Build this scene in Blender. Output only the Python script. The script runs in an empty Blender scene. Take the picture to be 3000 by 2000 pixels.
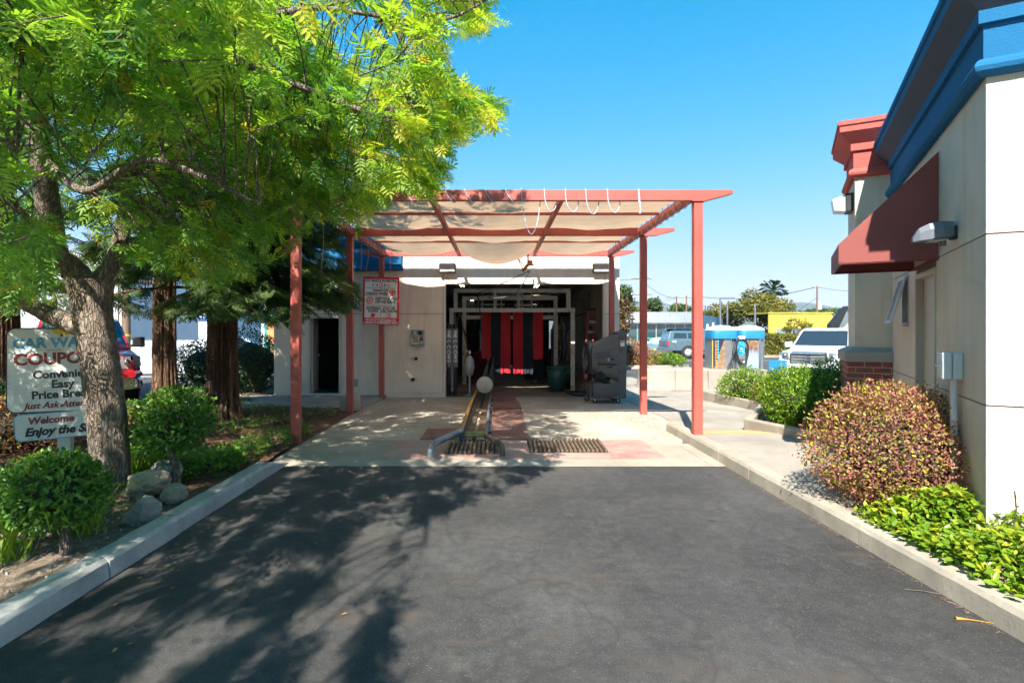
import bpy, bmesh, math, random
import numpy as np
from mathutils import Vector, Matrix, noise as mnoise
random.seed(7); rng = np.random.default_rng(7)
sc = bpy.context.scene
R = math.radians
# ------------------------------------------------------------------ camera
F, CX, CY, H = 1600.0, 1455.0, 969.0, 1.7        # focal length and vanishing point in photo pixels, eye height in metres
cam = bpy.data.cameras.new('camera'); co = bpy.data.objects.new('camera', cam); sc.collection.objects.link(co)
cam.sensor_width = 36; cam.sensor_fit = 'HORIZONTAL'; cam.lens = F/3000*36
cam.shift_x = 0.015; cam.shift_y = -0.01033; cam.clip_start = 0.05; cam.clip_end = 20000
co.location = (0, 0, H); co.rotation_euler = (R(90), 0, 0); sc.camera = co
# ------------------------------------------------------------------ sky and sun
SUN = Vector((-0.95, -3.5, 3.72)).normalized()
w = bpy.data.worlds.new('World'); sc.world = w; w.use_nodes = True
wn = w.node_tree.nodes; bg = wn['Background']
sky = wn.new('ShaderNodeTexSky'); sky.sky_type = 'NISHITA'; sky.sun_disc = False
sky.sun_elevation = math.asin(SUN.z); sky.sun_rotation = math.atan2(SUN.x, SUN.y)
sky.altitude = 200; sky.air_density = 1.0; sky.dust_density = 0.0; sky.ozone_density = 3.5
hs = wn.new('ShaderNodeHueSaturation'); hs.inputs['Saturation'].default_value = 1.4; hs.inputs['Hue'].default_value = 0.498
SKY_S = 0.125; wl_ = w.node_tree.links
wl_.new(sky.outputs[0], hs.inputs['Color'])
def vmath(op, a, b):                                # gentle shoulder on the sky's brightness, as a camera gives it
    x = wn.new('ShaderNodeVectorMath'); x.operation = op
    for i, v in enumerate((a, b)):
        if isinstance(v, tuple): x.inputs[i].default_value = v
        else: wl_.new(v, x.inputs[i])
    return x.outputs[0]
den = vmath('ADD', vmath('MULTIPLY', hs.outputs[0], (SKY_S/.25,)*3), (1, 1, 1))
wl_.new(vmath('DIVIDE', vmath('MULTIPLY', hs.outputs[0], (1.5, 1.58, 1.95)), den), bg.inputs[0]); bg.inputs[1].default_value = SKY_S
sl = bpy.data.lights.new('sun', 'SUN'); sl.energy = 4.25; sl.angle = R(0.53); sl.color = (1, 0.945, 0.86)
so = bpy.data.objects.new('sun', sl); sc.collection.objects.link(so)
so.rotation_euler = SUN.to_track_quat('Z', 'Y').to_euler(); so.location = (-10, -30, 40)
sc.view_settings.view_transform = 'Standard'; sc.view_settings.look = 'None'
sc.view_settings.gamma = 1; sc.view_settings.exposure = 1.66; sc.view_settings.use_curve_mapping = False
sc.cycles.max_bounces = 6; sc.cycles.diffuse_bounces = 4; sc.cycles.glossy_bounces = 2; sc.cycles.transmission_bounces = 3; sc.cycles.transparent_max_bounces = 4
sc.cycles.use_adaptive_sampling = True; sc.cycles.adaptive_threshold = 0.03; sc.cycles.use_light_tree = False; sc.cycles.use_denoising = True

def P(px, py, Y): return Vector(((px-CX)/F*Y, Y, H-(py-CY)/F*Y))
def G(px, py, z=0.0):
    Y = F*(H-z)/(py-CY); return Vector(((px-CX)/F*Y, Y, z))

# ------------------------------------------------------------------ materials
MATS = {}
def nt(name):
    m = bpy.data.materials.new(name); m.use_nodes = True; MATS[name] = m
    t = m.node_tree; return m, t, t.nodes, t.links, t.nodes['Principled BSDF']
def ramp(n, l, src, stops):
    r = n.new('ShaderNodeValToRGB'); e = r.color_ramp.elements
    while len(e) < len(stops): e.new(0.5)
    for i, (p, c) in enumerate(stops):
        e[i].position = p; e[i].color = (*c, 1) if len(c) == 3 else c
    l.new(src, r.inputs[0]); return r.outputs[0]
def noise(n, l, co, scale, detail=4, rough=0.6, vec=None):
    t = n.new('ShaderNodeTexNoise'); t.inputs['Scale'].default_value = scale
    t.inputs['Detail'].default_value = min(detail, 4); t.inputs['Roughness'].default_value = rough
    l.new(co, t.inputs['Vector']); return t.outputs[0]
def mixc(n, l, a, b, fac, mode='MIX'):
    x = n.new('ShaderNodeMix'); x.data_type = 'RGBA'; x.blend_type = mode
    for s, v in ((6, a), (7, b)):
        if isinstance(v, tuple): x.inputs[s].default_value = (*v, 1)
        else: l.new(v, x.inputs[s])
    if isinstance(fac, (int, float)): x.inputs[0].default_value = fac
    else: l.new(fac, x.inputs[0])
    return x.outputs[2]
def coords(n, l, world=True, scale=(1, 1, 1)):
    if world:
        g = n.new('ShaderNodeNewGeometry'); s = g.outputs['Position']
    else:
        s = n.new('ShaderNodeTexCoord').outputs['Object']
    if scale != (1, 1, 1):
        mp = n.new('ShaderNodeMapping'); mp.inputs['Scale'].default_value = scale; l.new(s, mp.inputs[0]); s = mp.outputs[0]
    return s
def bump(n, l, b, h, dist=0.01, st=0.5):
    x = n.new('ShaderNodeBump'); x.inputs['Strength'].default_value = st; x.inputs['Distance'].default_value = dist
    l.new(h, x.inputs['Height']); l.new(x.outputs[0], b.inputs['Normal'])
def paint(name, c, rough=0.5, var=0.15, sc_=3.0, metal=0.0, bsc=60, bd=0.0, stretch=(1, 1, 1), dirt=None, dirt_sc=1.5, dirt_lo=0.55, coat=0, spec=0.5, world=True):
    """colour with soft variation, optional dirt in patches and fine relief"""
    m, t, n, l, b = nt(name); s = coords(n, l, world, stretch)
    f = noise(n, l, s, sc_, 6)
    lo = tuple(max(0, v*(1-var)) for v in c); hi = tuple(min(1, v*(1+var)) for v in c)
    col = ramp(n, l, f, [(0.3, lo), (0.7, hi)])
    if dirt:
        d = noise(n, l, s, dirt_sc, 8, 0.7)
        col = mixc(n, l, col, dirt, ramp(n, l, d, [(dirt_lo, (0, 0, 0)), (dirt_lo+0.2, (0.8, 0.8, 0.8))]))
    l.new(col, b.inputs['Base Color'])
    rr = noise(n, l, s, sc_*4, 4)
    mr = n.new('ShaderNodeMapRange'); mr.inputs[3].default_value = max(0.03, rough-0.1); mr.inputs[4].default_value = min(1, rough+0.1)
    l.new(rr, mr.inputs[0]); l.new(mr.outputs[0], b.inputs['Roughness'])
    b.inputs['Metallic'].default_value = metal; b.inputs['Specular IOR Level'].default_value = spec
    if coat: b.inputs['Coat Weight'].default_value = coat; b.inputs['Coat Roughness'].default_value = 0.05
    if bd: bump(n, l, b, noise(n, l, s, bsc, 5, 0.7), bd, 0.6)
    return m
def leafmat(name, stops, trans=0.4, rough=0.45, tcol=None):
    """leaf: colour from the per-leaf value 'tint', part of the light passes through"""
    m, t, n, l, b = nt(name)
    a = n.new('ShaderNodeAttribute'); a.attribute_name = 'tint'
    c = ramp(n, l, a.outputs['Fac'], stops)
    l.new(c, b.inputs['Base Color']); b.inputs['Roughness'].default_value = rough; b.inputs['Specular IOR Level'].default_value = 0.35
    tr = n.new('ShaderNodeBsdfTranslucent')
    l.new(mixc(n, l, c, tcol or (1.6, 1.5, 0.5), 1.0, 'MULTIPLY'), tr.inputs[0])
    mx = n.new('ShaderNodeMixShader'); mx.inputs[0].default_value = trans
    l.new(b.outputs[0], mx.inputs[1]); l.new(tr.outputs[0], mx.inputs[2]); l.new(mx.outputs[0], n['Material Output'].inputs[0])
    return m
def glass(name, c, rough=0.05):
    m, t, n, l, b = nt(name); b.inputs['Base Color'].default_value = (*c, 1); b.inputs['Roughness'].default_value = rough
    b.inputs['Specular IOR Level'].default_value = 0.9; b.inputs['Coat Weight'].default_value = 0.6; b.inputs['Coat Roughness'].default_value = 0.02
    return m
def emis(name, c, s):
    m, t, n, l, b = nt(name); b.inputs['Base Color'].default_value = (*c, 1)
    b.inputs['Emission Color'].default_value = (*c, 1); b.inputs['Emission Strength'].default_value = s; return m

def m_asphalt(name, base, spk=0.5, stains=True):
    m, t, n, l, b = nt(name); s = coords(n, l)
    big = noise(n, l, s, 0.42, 6, 0.68)
    c = ramp(n, l, big, [(0.34, tuple(v*0.55 for v in base)), (0.5, base), (0.66, tuple(v*1.7 for v in base))])
    mp = coords(n, l, True, (2.2, 0.35, 1))
    c = mixc(n, l, c, tuple(v*1.7 for v in base), ramp(n, l, noise(n, l, mp, 1.0, 7, 0.7), [(0.52, (0, 0, 0)), (0.8, (0.55, 0.55, 0.55))]))
    c = mixc(n, l, c, ramp(n, l, noise(n, l, s, 11, 4, 0.75), [(0.35, (0.72, 0.72, 0.72)), (0.65, (1.3, 1.28, 1.24))]), 1.0, 'MULTIPLY')
    fine = noise(n, l, s, 130, 3, 0.8)
    c = mixc(n, l, c, tuple(v*0.45 for v in base), ramp(n, l, fine, [(0.38, (0.9, 0.9, 0.9)), (0.54, (0, 0, 0))]))
    c = mixc(n, l, c, tuple(v*1.9 for v in base), ramp(n, l, noise(n, l, s, 75, 3, 0.8), [(0.56, (0, 0, 0)), (0.68, (0.7, 0.7, 0.7))]))
    vo = n.new('ShaderNodeTexVoronoi'); vo.inputs['Scale'].default_value = 85; l.new(s, vo.inputs['Vector'])
    hs = n.new('ShaderNodeSeparateColor'); l.new(vo.outputs['Color'], hs.inputs[0])
    pick = ramp(n, l, hs.outputs[0], [(0.88, (0, 0, 0)), (0.97, (spk, spk, spk))])
    near = ramp(n, l, vo.outputs['Distance'], [(0.22, (1, 1, 1)), (0.38, (0, 0, 0))])
    c = mixc(n, l, c, (0.23, 0.215, 0.19), mixc(n, l, pick, near, 1.0, 'MULTIPLY'))
    if stains:
        wv = n.new('ShaderNodeTexNoise'); wv.inputs['Scale'].default_value = 0.9; wv.inputs['Detail'].default_value = 3; l.new(s, wv.inputs[0])
        c = mixc(n, l, c, (0.075, 0.06, 0.048), ramp(n, l, noise(n, l, coords(n, l, True, (0.5, 1.6, 1)), 1.3, 8, 0.75), [(0.55, (0, 0, 0)), (0.68, (0.75, 0.75, 0.75))]))
        v2 = n.new('ShaderNodeTexVoronoi'); v2.inputs['Scale'].default_value = 2.6; l.new(s, v2.inputs['Vector'])
        sp2 = n.new('ShaderNodeSeparateColor'); l.new(v2.outputs['Color'], sp2.inputs[0])
        dr_ = mixc(n, l, ramp(n, l, v2.outputs['Distance'], [(0.06, (1, 1, 1)), (0.13, (0, 0, 0))]), ramp(n, l, sp2.outputs[1], [(0.45, (0, 0, 0)), (0.5, (0.6, 0.6, 0.6))]), 1.0, 'MULTIPLY')
        c = mixc(n, l, c, (0.018, 0.017, 0.016), dr_)
        c = mixc(n, l, c, (0.11, 0.10, 0.085), ramp(n, l, noise(n, l, s, 2.4, 4, 0.8), [(0.56, (0, 0, 0)), (0.72, (0.4, 0.4, 0.4))]))
        line = ramp(n, l, wv.outputs[0], [(0.488, (0, 0, 0)), (0.5, (0.45, 0.45, 0.45)), (0.512, (0, 0, 0))])
        c = mixc(n, l, c, tuple(v*0.5 for v in base), line)
    l.new(c, b.inputs['Base Color']); b.inputs['Roughness'].default_value = 0.78; b.inputs['Specular IOR Level'].default_value = 0.4
    bump(n, l, b, noise(n, l, s, 140, 4, 0.8), 0.006, 0.8); return m
def m_concrete(name, base, agg=0.0, dirt=0.5, dcol=(0.16, 0.14, 0.115), scale=1.0):
    m, t, n, l, b = nt(name); s = coords(n, l)
    c = ramp(n, l, noise(n, l, s, 1.1*scale, 8, 0.65), [(0.3, tuple(v*0.76 for v in base)), (0.7, tuple(v*1.12 for v in base))])
    c = mixc(n, l, c, dcol, ramp(n, l, noise(n, l, s, 0.7*scale, 8, 0.72), [(0.5, (0, 0, 0)), (0.72, (dirt, dirt, dirt))]))
    c = mixc(n, l, c, tuple(v*0.5 for v in base), ramp(n, l, noise(n, l, s, 45, 3, 0.7), [(0.3, (0.5, 0.5, 0.5)), (0.44, (0, 0, 0))]))
    if agg:
        vo = n.new('ShaderNodeTexVoronoi'); vo.inputs['Scale'].default_value = 48; l.new(s, vo.inputs['Vector'])
        hs = n.new('ShaderNodeSeparateColor'); l.new(vo.outputs['Color'], hs.inputs[0])
        ac = ramp(n, l, hs.outputs[0], [(0.0, (0.12, 0.1, 0.08)), (0.4, (0.3, 0.25, 0.19)), (0.75, (0.42, 0.36, 0.27)), (1.0, (0.5, 0.45, 0.38))])
        sepx = n.new('ShaderNodeSeparateXYZ'); l.new(s, sepx.inputs[0])
        msk = ramp(n, l, noise(n, l, s, 0.8, 4), [(0.35, (0, 0, 0)), (0.55, (agg, agg, agg))])
        c = mixc(n, l, c, ac, msk)
    l.new(c, b.inputs['Base Color']); b.inputs['Roughness'].default_value = 0.85; b.inputs['Specular IOR Level'].default_value = 0.25
    bump(n, l, b, noise(n, l, s, 70, 6, 0.7), 0.004, 0.6); return m
def m_stucco(name, base, dirt=0.65):
    m, t, n, l, b = nt(name); s = coords(n, l)
    c = ramp(n, l, noise(n, l, s, 1.3, 6, 0.6), [(0.3, tuple(v*0.9 for v in base)), (0.7, tuple(v*1.06 for v in base))])
    st = noise(n, l, coords(n, l, True, (5, 5, 0.5)), 1.2, 6, 0.7)
    c = mixc(n, l, c, tuple(v*k_ for v, k_ in zip(base, (0.68, 0.65, 0.6))), ramp(n, l, st, [(0.5, (0, 0, 0)), (0.8, (dirt, dirt, dirt))]))
    c = mixc(n, l, c, tuple(v*0.72 for v in base), ramp(n, l, noise(n, l, s, 170, 2, 0.8), [(0.33, (0.5, 0.5, 0.5)), (0.48, (0, 0, 0))]))
    l.new(c, b.inputs['Base Color']); b.inputs['Roughness'].default_value = 0.9; b.inputs['Specular IOR Level'].default_value = 0.2
    bump(n, l, b, noise(n, l, s, 95, 5, 0.75), 0.009, 0.8); return m
def m_bark(name, a, c2, c3, vs=0.25, sc_=9, bd=0.03):
    m, t, n, l, b = nt(name); s = coords(n, l, True, (1, 1, vs))
    f = noise(n, l, s, sc_, 8, 0.75)
    c = ramp(n, l, f, [(0.32, a), (0.5, c2), (0.68, c3)])
    vo = n.new('ShaderNodeTexVoronoi'); vo.feature = 'DISTANCE_TO_EDGE'; vo.inputs['Scale'].default_value = sc_*2.4
    dn = n.new('ShaderNodeTexNoise'); dn.inputs['Scale'].default_value = sc_*1.5; l.new(s, dn.inputs['Vector'])
    l.new(mixc(n, l, coords(n, l, True, (1, 1, vs*.9)), dn.outputs['Color'], 0.06, 'ADD'), vo.inputs['Vector'])
    crack = ramp(n, l, vo.outputs['Distance'], [(0.0, (1, 1, 1)), (0.13, (0, 0, 0))])
    c = mixc(n, l, c, tuple(v*0.5 for v in a), mixc(n, l, crack, (0.45, 0.45, 0.45), 1, 'MULTIPLY'))
    l.new(c, b.inputs['Base Color']); b.inputs['Roughness'].default_value = 0.95; b.inputs['Specular IOR Level'].default_value = 0.15
    hgt = mixc(n, l, f, (0, 0, 0), crack); bump(n, l, b, hgt, bd, 1.0); return m

ASPH = m_asphalt('asphalt', (0.056, 0.0545, 0.0525), 0.5)
LOT = m_asphalt('lot_asphalt', (0.07, 0.07, 0.07), 0.2, False)
CONC = m_concrete('concrete', (0.37, 0.33, 0.265), 0, 0.35)
SLAB = m_concrete('slab_concrete', (0.50, 0.435, 0.345), 0.75, 0.6, (0.15, 0.125, 0.10))
WALK = m_concrete('walk_concrete', (0.335, 0.30, 0.25), 0, 0.35)
KERBL = m_concrete('kerb_concrete', (0.42, 0.405, 0.375), 0, 0.6, (0.2, 0.19, 0.17), 2.0)
KERBR = m_concrete('kerb_tan', (0.37, 0.325, 0.26), 0, 0.35, (0.22, 0.19, 0.15), 2.0)
MULCH = m_concrete('mulch', (0.135, 0.085, 0.055), 0, 0.8, (0.07, 0.045, 0.03), 6)
SOIL = m_concrete('soil', (0.24, 0.19, 0.14), 0, 0.6, (0.12, 0.085, 0.06), 3)
STUC = m_stucco('stucco', (0.71, 0.61, 0.49))
STUCW = m_stucco('stucco_wash', (0.78, 0.695, 0.575), 0.5)
GROOVE = paint('groove', (0.16, 0.14, 0.12), 0.9)
BLUE = m_stucco('blue_stucco', (0.018, 0.145, 0.31), 0.15); SOFF = m_stucco('grey_soffit', (0.10, 0.115, 0.15), 0.3)
REDST = m_stucco('red_stucco', (0.52, 0.115, 0.095), 0.15)
REDP = paint('canopy_paint', (0.43, 0.09, 0.068), 0.5, 0.14, 2.5, bd=0.0008, bsc=90, dirt=(0.29, 0.10, 0.075), dirt_sc=4, dirt_lo=0.54)
AWN = paint('awning_cloth', (0.235, 0.055, 0.045), 0.7, 0.1, 2, bd=0.0004, bsc=300)
DARK = paint('dark_metal', (0.03, 0.03, 0.032), 0.45, 0.2, 5, metal=0.3)
BLACK = paint('black_rubber', (0.014, 0.014, 0.015), 0.7, 0.2, 8)
STEEL = paint('steel', (0.42, 0.43, 0.44), 0.34, 0.2, 6, metal=0.9)
CHROME = paint('chrome', (0.75, 0.76, 0.78), 0.14, 0.05, 3, metal=1.0)
DIRTYW = paint('dirty_white_paint', (0.62, 0.60, 0.54), 0.55, 0.15, 6, dirt=(0.16, 0.13, 0.10), dirt_sc=6, dirt_lo=0.5)
WHITE = paint('white_paint', (0.75, 0.75, 0.73), 0.5, 0.06, 3, dirt=(0.4, 0.38, 0.34), dirt_lo=0.6)
GREYP = paint('grey_plastic', (0.10, 0.104, 0.11), 0.5, 0.2, 2.5, bd=0.0006, bsc=200, dirt=(0.2, 0.18, 0.15), dirt_sc=3, dirt_lo=0.56)
# ------------------------------------------------------------------ geometry helpers
COL = sc.collection
def tag(o, label=None, cat=None, group=None, kind=None):
    if label: o['label'] = label
    if cat: o['category'] = cat
    if group: o['group'] = group
    if kind: o['kind'] = kind
    return o
def thing(name, label, cat, loc=(0, 0, 0), rz=0.0, group=None):
    o = bpy.data.objects.new(name, None); o.empty_display_size = 0.1; COL.objects.link(o)
    o.location = loc; o.rotation_euler = (0, 0, rz); return tag(o, label, cat, group)
def link(name, me, mat, parent=None):
    o = bpy.data.objects.new(name, me); COL.objects.link(o)
    if mat and not me.materials: me.materials.append(mat)
    if parent: o.parent = parent
    return o
def dup(o, parent=None):
    c = o.copy(); COL.objects.link(c); c.parent = parent
    for ch in list(o.children): dup(ch, c)
    return c
class B:
    """collects faces of one mesh"""
    def __init__(s): s.v = []; s.f = []; s.sm = []
    def add(s, vs, fs, smooth=False):
        k = len(s.v); s.v += [tuple(p) for p in vs]; s.f += [tuple(i+k for i in f) for f in fs]; s.sm += [smooth]*len(fs); return s
    def box(s, a, b, rot=None, at=None):
        x0, y0, z0 = a; x1, y1, z1 = b
        vs = [Vector(p) for p in ((x0, y0, z0), (x1, y0, z0), (x1, y1, z0), (x0, y1, z0), (x0, y0, z1), (x1, y0, z1), (x1, y1, z1), (x0, y1, z1))]
        if rot is not None:
            at = Vector(at or (0, 0, 0)); vs = [rot @ v+at for v in vs]
        return s.add(vs, [(0, 3, 2, 1), (4, 5, 6, 7), (0, 1, 5, 4), (1, 2, 6, 5), (2, 3, 7, 6), (3, 0, 4, 7)])
    def bar(s, p, q, w, h=None, up=(0, 0, 1)):
        p = Vector(p); q = Vector(q); h = h or w; d = (q-p).normalized(); u = Vector(up)
        if abs(d.dot(u)) > 0.98: u = Vector((0, 1, 0))
        x = d.cross(u).normalized(); y = x.cross(d)
        vs = [c+x*a*w/2+y*b*h/2 for c in (p, q) for a, b in ((-1, -1), (1, -1), (1, 1), (-1, 1))]
        return s.add(vs, [(0, 1, 2, 3), (7, 6, 5, 4), (0, 4, 5, 1), (1, 5, 6, 2), (2, 6, 7, 3), (3, 7, 4, 0)])
    def tube(s, pts, r, n=8, cap=True, wob=0.0):
        pts = [Vector(p) for p in pts]; rs = r if isinstance(r, (list, tuple)) else [r]*len(pts)
        d0 = (pts[1]-pts[0]).normalized(); u = d0.orthogonal().normalized(); rings = []
        for i, p in enumerate(pts):
            d = (pts[min(i+1, len(pts)-1)]-pts[max(i-1, 0)]).normalized()
            u = (u-d*u.dot(d)).normalized(); v = d.cross(u)
            rings.append([p+(u*math.cos(2*math.pi*k/n)+v*math.sin(2*math.pi*k/n))*rs[i]*(1+random.uniform(-wob, wob)) for k in range(n)])
        vs = [q for g in rings for q in g]; fs = []
        for i in range(len(pts)-1):
            for k in range(n): fs.append((i*n+k, i*n+(k+1) % n, (i+1)*n+(k+1) % n, (i+1)*n+k))
        s.add(vs, fs, True)
        if cap:
            s.add(rings[0], [tuple(range(n-1, -1, -1))]); s.add(rings[-1], [tuple(range(n))])
        return s
    def cyl(s, p, q, r, r2=None, n=16): return s.tube([p, q], [r, r2 if r2 is not None else r], n)
    def prism(s, poly, d, origin=(0, 0, 0), U=(1, 0, 0), V=(0, 0, 1)):
        """polygon in the plane U,V pushed along d"""
        o = Vector(origin); U = Vector(U); V = Vector(V); d = Vector(d); n = len(poly)
        a = [o+U*x+V*y for x, y in poly]; b = [p+d for p in a]
        nrm = U.cross(V); ar = sum(poly[i][0]*poly[(i+1) % n][1]-poly[(i+1) % n][0]*poly[i][1] for i in range(n))
        flip = (nrm.dot(d) > 0) == (ar > 0)
        fs = [tuple(range(n))[::-1], tuple(range(n, 2*n))]+[(i, (i+1) % n, n+(i+1) % n, n+i) for i in range(n)]
        if not flip: fs = [f[::-1] for f in fs]
        return s.add(a+b, fs)
    def loft(s, rings, cap=True, smooth=True):
        n = len(rings[0]); vs = [p for g in rings for p in g]; fs = []
        for i in range(len(rings)-1):
            for k in range(n): fs.append((i*n+k, i*n+(k+1) % n, (i+1)*n+(k+1) % n, (i+1)*n+k))
        s.add(vs, fs, smooth)
        if cap: s.add(rings[0], [tuple(range(n-1, -1, -1))]); s.add(rings[-1], [tuple(range(n))])
        return s
    def lathe(s, prof, c=(0, 0, 0), n=24, axis='Z', cap=True):
        c = Vector(c); rings = []
        for r, z in prof:
            g = []
            for k in range(n):
                a = 2*math.pi*k/n; x, y = r*math.cos(a), r*math.sin(a)
                g.append(c+(Vector((x, y, z)) if axis == 'Z' else Vector((x, z, -y)) if axis == 'Y' else Vector((z, x, y))))
            rings.append(g)
        return s.loft(rings, cap)
    def quad(s, *p, smooth=False): return s.add(p, [tuple(range(len(p)))], smooth)
    def grid(s, fn, nu, nv, smooth=True):
        vs = [fn(i/nu, j/nv) for j in range(nv+1) for i in range(nu+1)]
        return s.add(vs, [(j*(nu+1)+i, j*(nu+1)+i+1, (j+1)*(nu+1)+i+1, (j+1)*(nu+1)+i) for j in range(nv) for i in range(nu)], smooth)
    def mesh(s, name, fix=True):
        me = bpy.data.meshes.new(name); me.from_pydata(s.v, [], s.f); me.polygons.foreach_set('use_smooth', s.sm)
        if fix:
            bm = bmesh.new(); bm.from_mesh(me); bmesh.ops.recalc_face_normals(bm, faces=bm.faces); bm.to_mesh(me); bm.free()
        me.update(); return me
    def o(s, name, mat, parent=None, bevel=0.0, seg=2, **kw):
        me = s.mesh(name); ob = link(name, me, mat, parent)
        if bevel:
            m = ob.modifiers.new('bevel', 'BEVEL'); m.width = bevel; m.segments = seg; m.limit_method = 'ANGLE'; m.angle_limit = R(40)
        if kw: tag(ob, **kw)
        return ob
def box(name, a, b, mat, parent=None, bevel=0.004, **kw): return B().box(a, b).o(name, mat, parent, bevel, **kw)
def struct(name, bb, mat, bevel=0.0, parent=None):
    o = bb.o(name, mat, parent, bevel)
    if not parent: o['kind'] = 'structure'
    return o
def text(s, size, mat, parent, loc, rot=(R(90), 0, 0), shear=0.0, bold=0.0, align='CENTER', name='lettering', sx=1.0, sp=1.0, line=1.0):
    cu = bpy.data.curves.new(name, 'FONT'); cu.body = s; cu.size = size; cu.shear = shear; cu.offset = bold; cu.align_x = align
    cu.extrude = 0.0006; cu.space_character = sp; cu.space_line = line; cu.resolution_u = 3; cu.materials.append(mat)
    tmp = bpy.data.objects.new(name, cu); me = bpy.data.meshes.new_from_object(tmp); bpy.data.objects.remove(tmp); bpy.data.curves.remove(cu)
    o = bpy.data.objects.new(name, me); COL.objects.link(o); o.parent = parent; o.location = loc; o.rotation_euler = rot; o.scale = (sx, 1, 1); return o

def bez(pts, n=8):
    """smooth path through points (Catmull-Rom)"""
    pts = [Vector(p) for p in pts]; out = []
    for i in range(len(pts)-1):
        p0 = pts[max(i-1, 0)]; p1 = pts[i]; p2 = pts[i+1]; p3 = pts[min(i+2, len(pts)-1)]
        for k in range(n):
            t = k/n; out.append(0.5*((2*p1)+(-p0+p2)*t+(2*p0-5*p1+4*p2-p3)*t*t+(-p0+3*p1-3*p2+p3)*t**3))
    out.append(pts[-1]); return out
# ------------------------------------------------------------------ foliage helpers
def frames(d, up):
    d = d/np.linalg.norm(d, axis=1, keepdims=True); y = np.cross(up, d); y /= np.linalg.norm(y, axis=1, keepdims=True)+1e-9
    z = np.cross(d, y); return np.stack([d, y, z], axis=2)          # columns: leaf axis, leaf width, leaf normal
def leafmesh(name, tv, tf, pos, Rm, scale, tint):
    tv = np.asarray(tv, float); tf = np.asarray(tf, int); n = len(pos); k = len(tv); q = tf.shape[1]
    v = np.einsum('nij,kj->nki', Rm, tv)*scale[:, None, None]+pos[:, None, :]
    f = (tf[None]+(np.arange(n)*k)[:, None, None]).reshape(-1)
    me = bpy.data.meshes.new(name); me.vertices.add(n*k); me.vertices.foreach_set('co', v.astype(np.float32).reshape(-1))
    me.loops.add(len(f)); me.loops.foreach_set('vertex_index', f.astype(np.int32))
    npoly = len(f)//q; me.polygons.add(npoly); me.polygons.foreach_set('loop_start', (np.arange(npoly)*q).astype(np.int32))
    me.update(calc_edges=True)
    a = me.attributes.new('tint', 'FLOAT', 'POINT'); a.data.foreach_set('value', np.repeat(tint, k).astype(np.float32))
    return me
LEAF_V = [(0, 0, 0), (.3, .24, .07), (.72, .2, .05), (1, 0, -.05), (.72, -.2, .05), (.3, -.24, .07)]
LEAF_F = [(0, 3, 2, 1), (0, 5, 4, 3)]
def compound(pairs=5, ll=0.40, lw=0.058, droop=0.25):
    V, Fc = [], []; rl = random.Random(pairs)
    def leaflet(o, ang, L, side):
        c, s_ = math.cos(ang), math.sin(ang); k = len(V)
        for x, y, z in ((0, 0, 0), (.3, .5, .03), (.65, .42, -.02), (1, 0, -.16), (.65, -.42, -.02), (.3, -.5, .03)):
            xx, yy = x*L, y*lw*2
            V.append((o[0]+c*xx-s_*yy, o[1]+s_*xx+c*yy, o[2]+z*L*0.6-0.12*abs(s_)*xx))
        Fc.extend([(k, k+3, k+2, k+1), (k, k+5, k+4, k+3)])
    for i in range(pairs):
        t = 0.22+0.75*i/pairs; o = (t, 0, -droop*t*t); L = ll*(0.8+0.35*math.sin(math.pi*(i+1)/(pairs+1)))
        leaflet(o, R(62-4*i+rl.uniform(-9, 9)), L*rl.uniform(.85, 1.12), 1); leaflet((t+.03, 0, o[2]), -R(62-4*i+rl.uniform(-9, 9)), L*rl.uniform(.85, 1.12), -1)
    leaflet((0.97, 0, -droop*0.95), 0, ll*0.95, 0)
    k = len(V); w_ = 0.008
    for t in (0, .5, .97): V.extend([(t, -w_, -droop*t*t), (t, w_, -droop*t*t)])
    Fc.extend([(k, k+1, k+3, k+2), (k+2, k+3, k+5, k+4)]); return V, Fc
CMP_V, CMP_F = compound()
def spray():
    """flat redwood spray: stem with side twigs set with needles"""
    V, Fc = [], []
    def strip(p, q, w0, w1, dz):
        p = np.array(p); q = np.array(q); d = q-p; nn = np.array((-d[1], d[0], 0)); nn = nn/(np.linalg.norm(nn)+1e-9); k = len(V)
        V.extend([tuple(p-nn*w0), tuple(p+nn*w0), tuple(q+nn*w1+np.array((0, 0, dz))), tuple(q-nn*w1+np.array((0, 0, dz)))]); Fc.append((k, k+1, k+2, k+3))
    strip((0, 0, 0), (1, 0, -.15), .012, .005, 0)
    for i in range(5):
        t = .12+.19*i; L = .42*(1-.55*abs(t-.35))
        for sd in (1, -1):
            a = R(42+random.uniform(-8, 8))*sd; c, s_ = math.cos(a), math.sin(a); p = (t, 0, -.15*t); q = (t+c*L, s_*L, -.15*t-.05)
            strip(p, q, .034, .014, -.04)
            for u in (.6,):
                m = [p[j]+(q[j]-p[j])*u for j in range(3)]
                for s2 in (1, -1):
                    b_ = a+s2*R(48); strip(m, (m[0]+.13*math.cos(b_), m[1]+.13*math.sin(b_), m[2]-.02), .026, .008, -.01)
    return V, Fc
SPR_V, SPR_F = spray()
def project(p):
    Y = np.maximum(p[:, 1], 1e-3); return CX+F*p[:, 0]/Y, CY-F*(p[:, 2]-H)/Y
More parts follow.
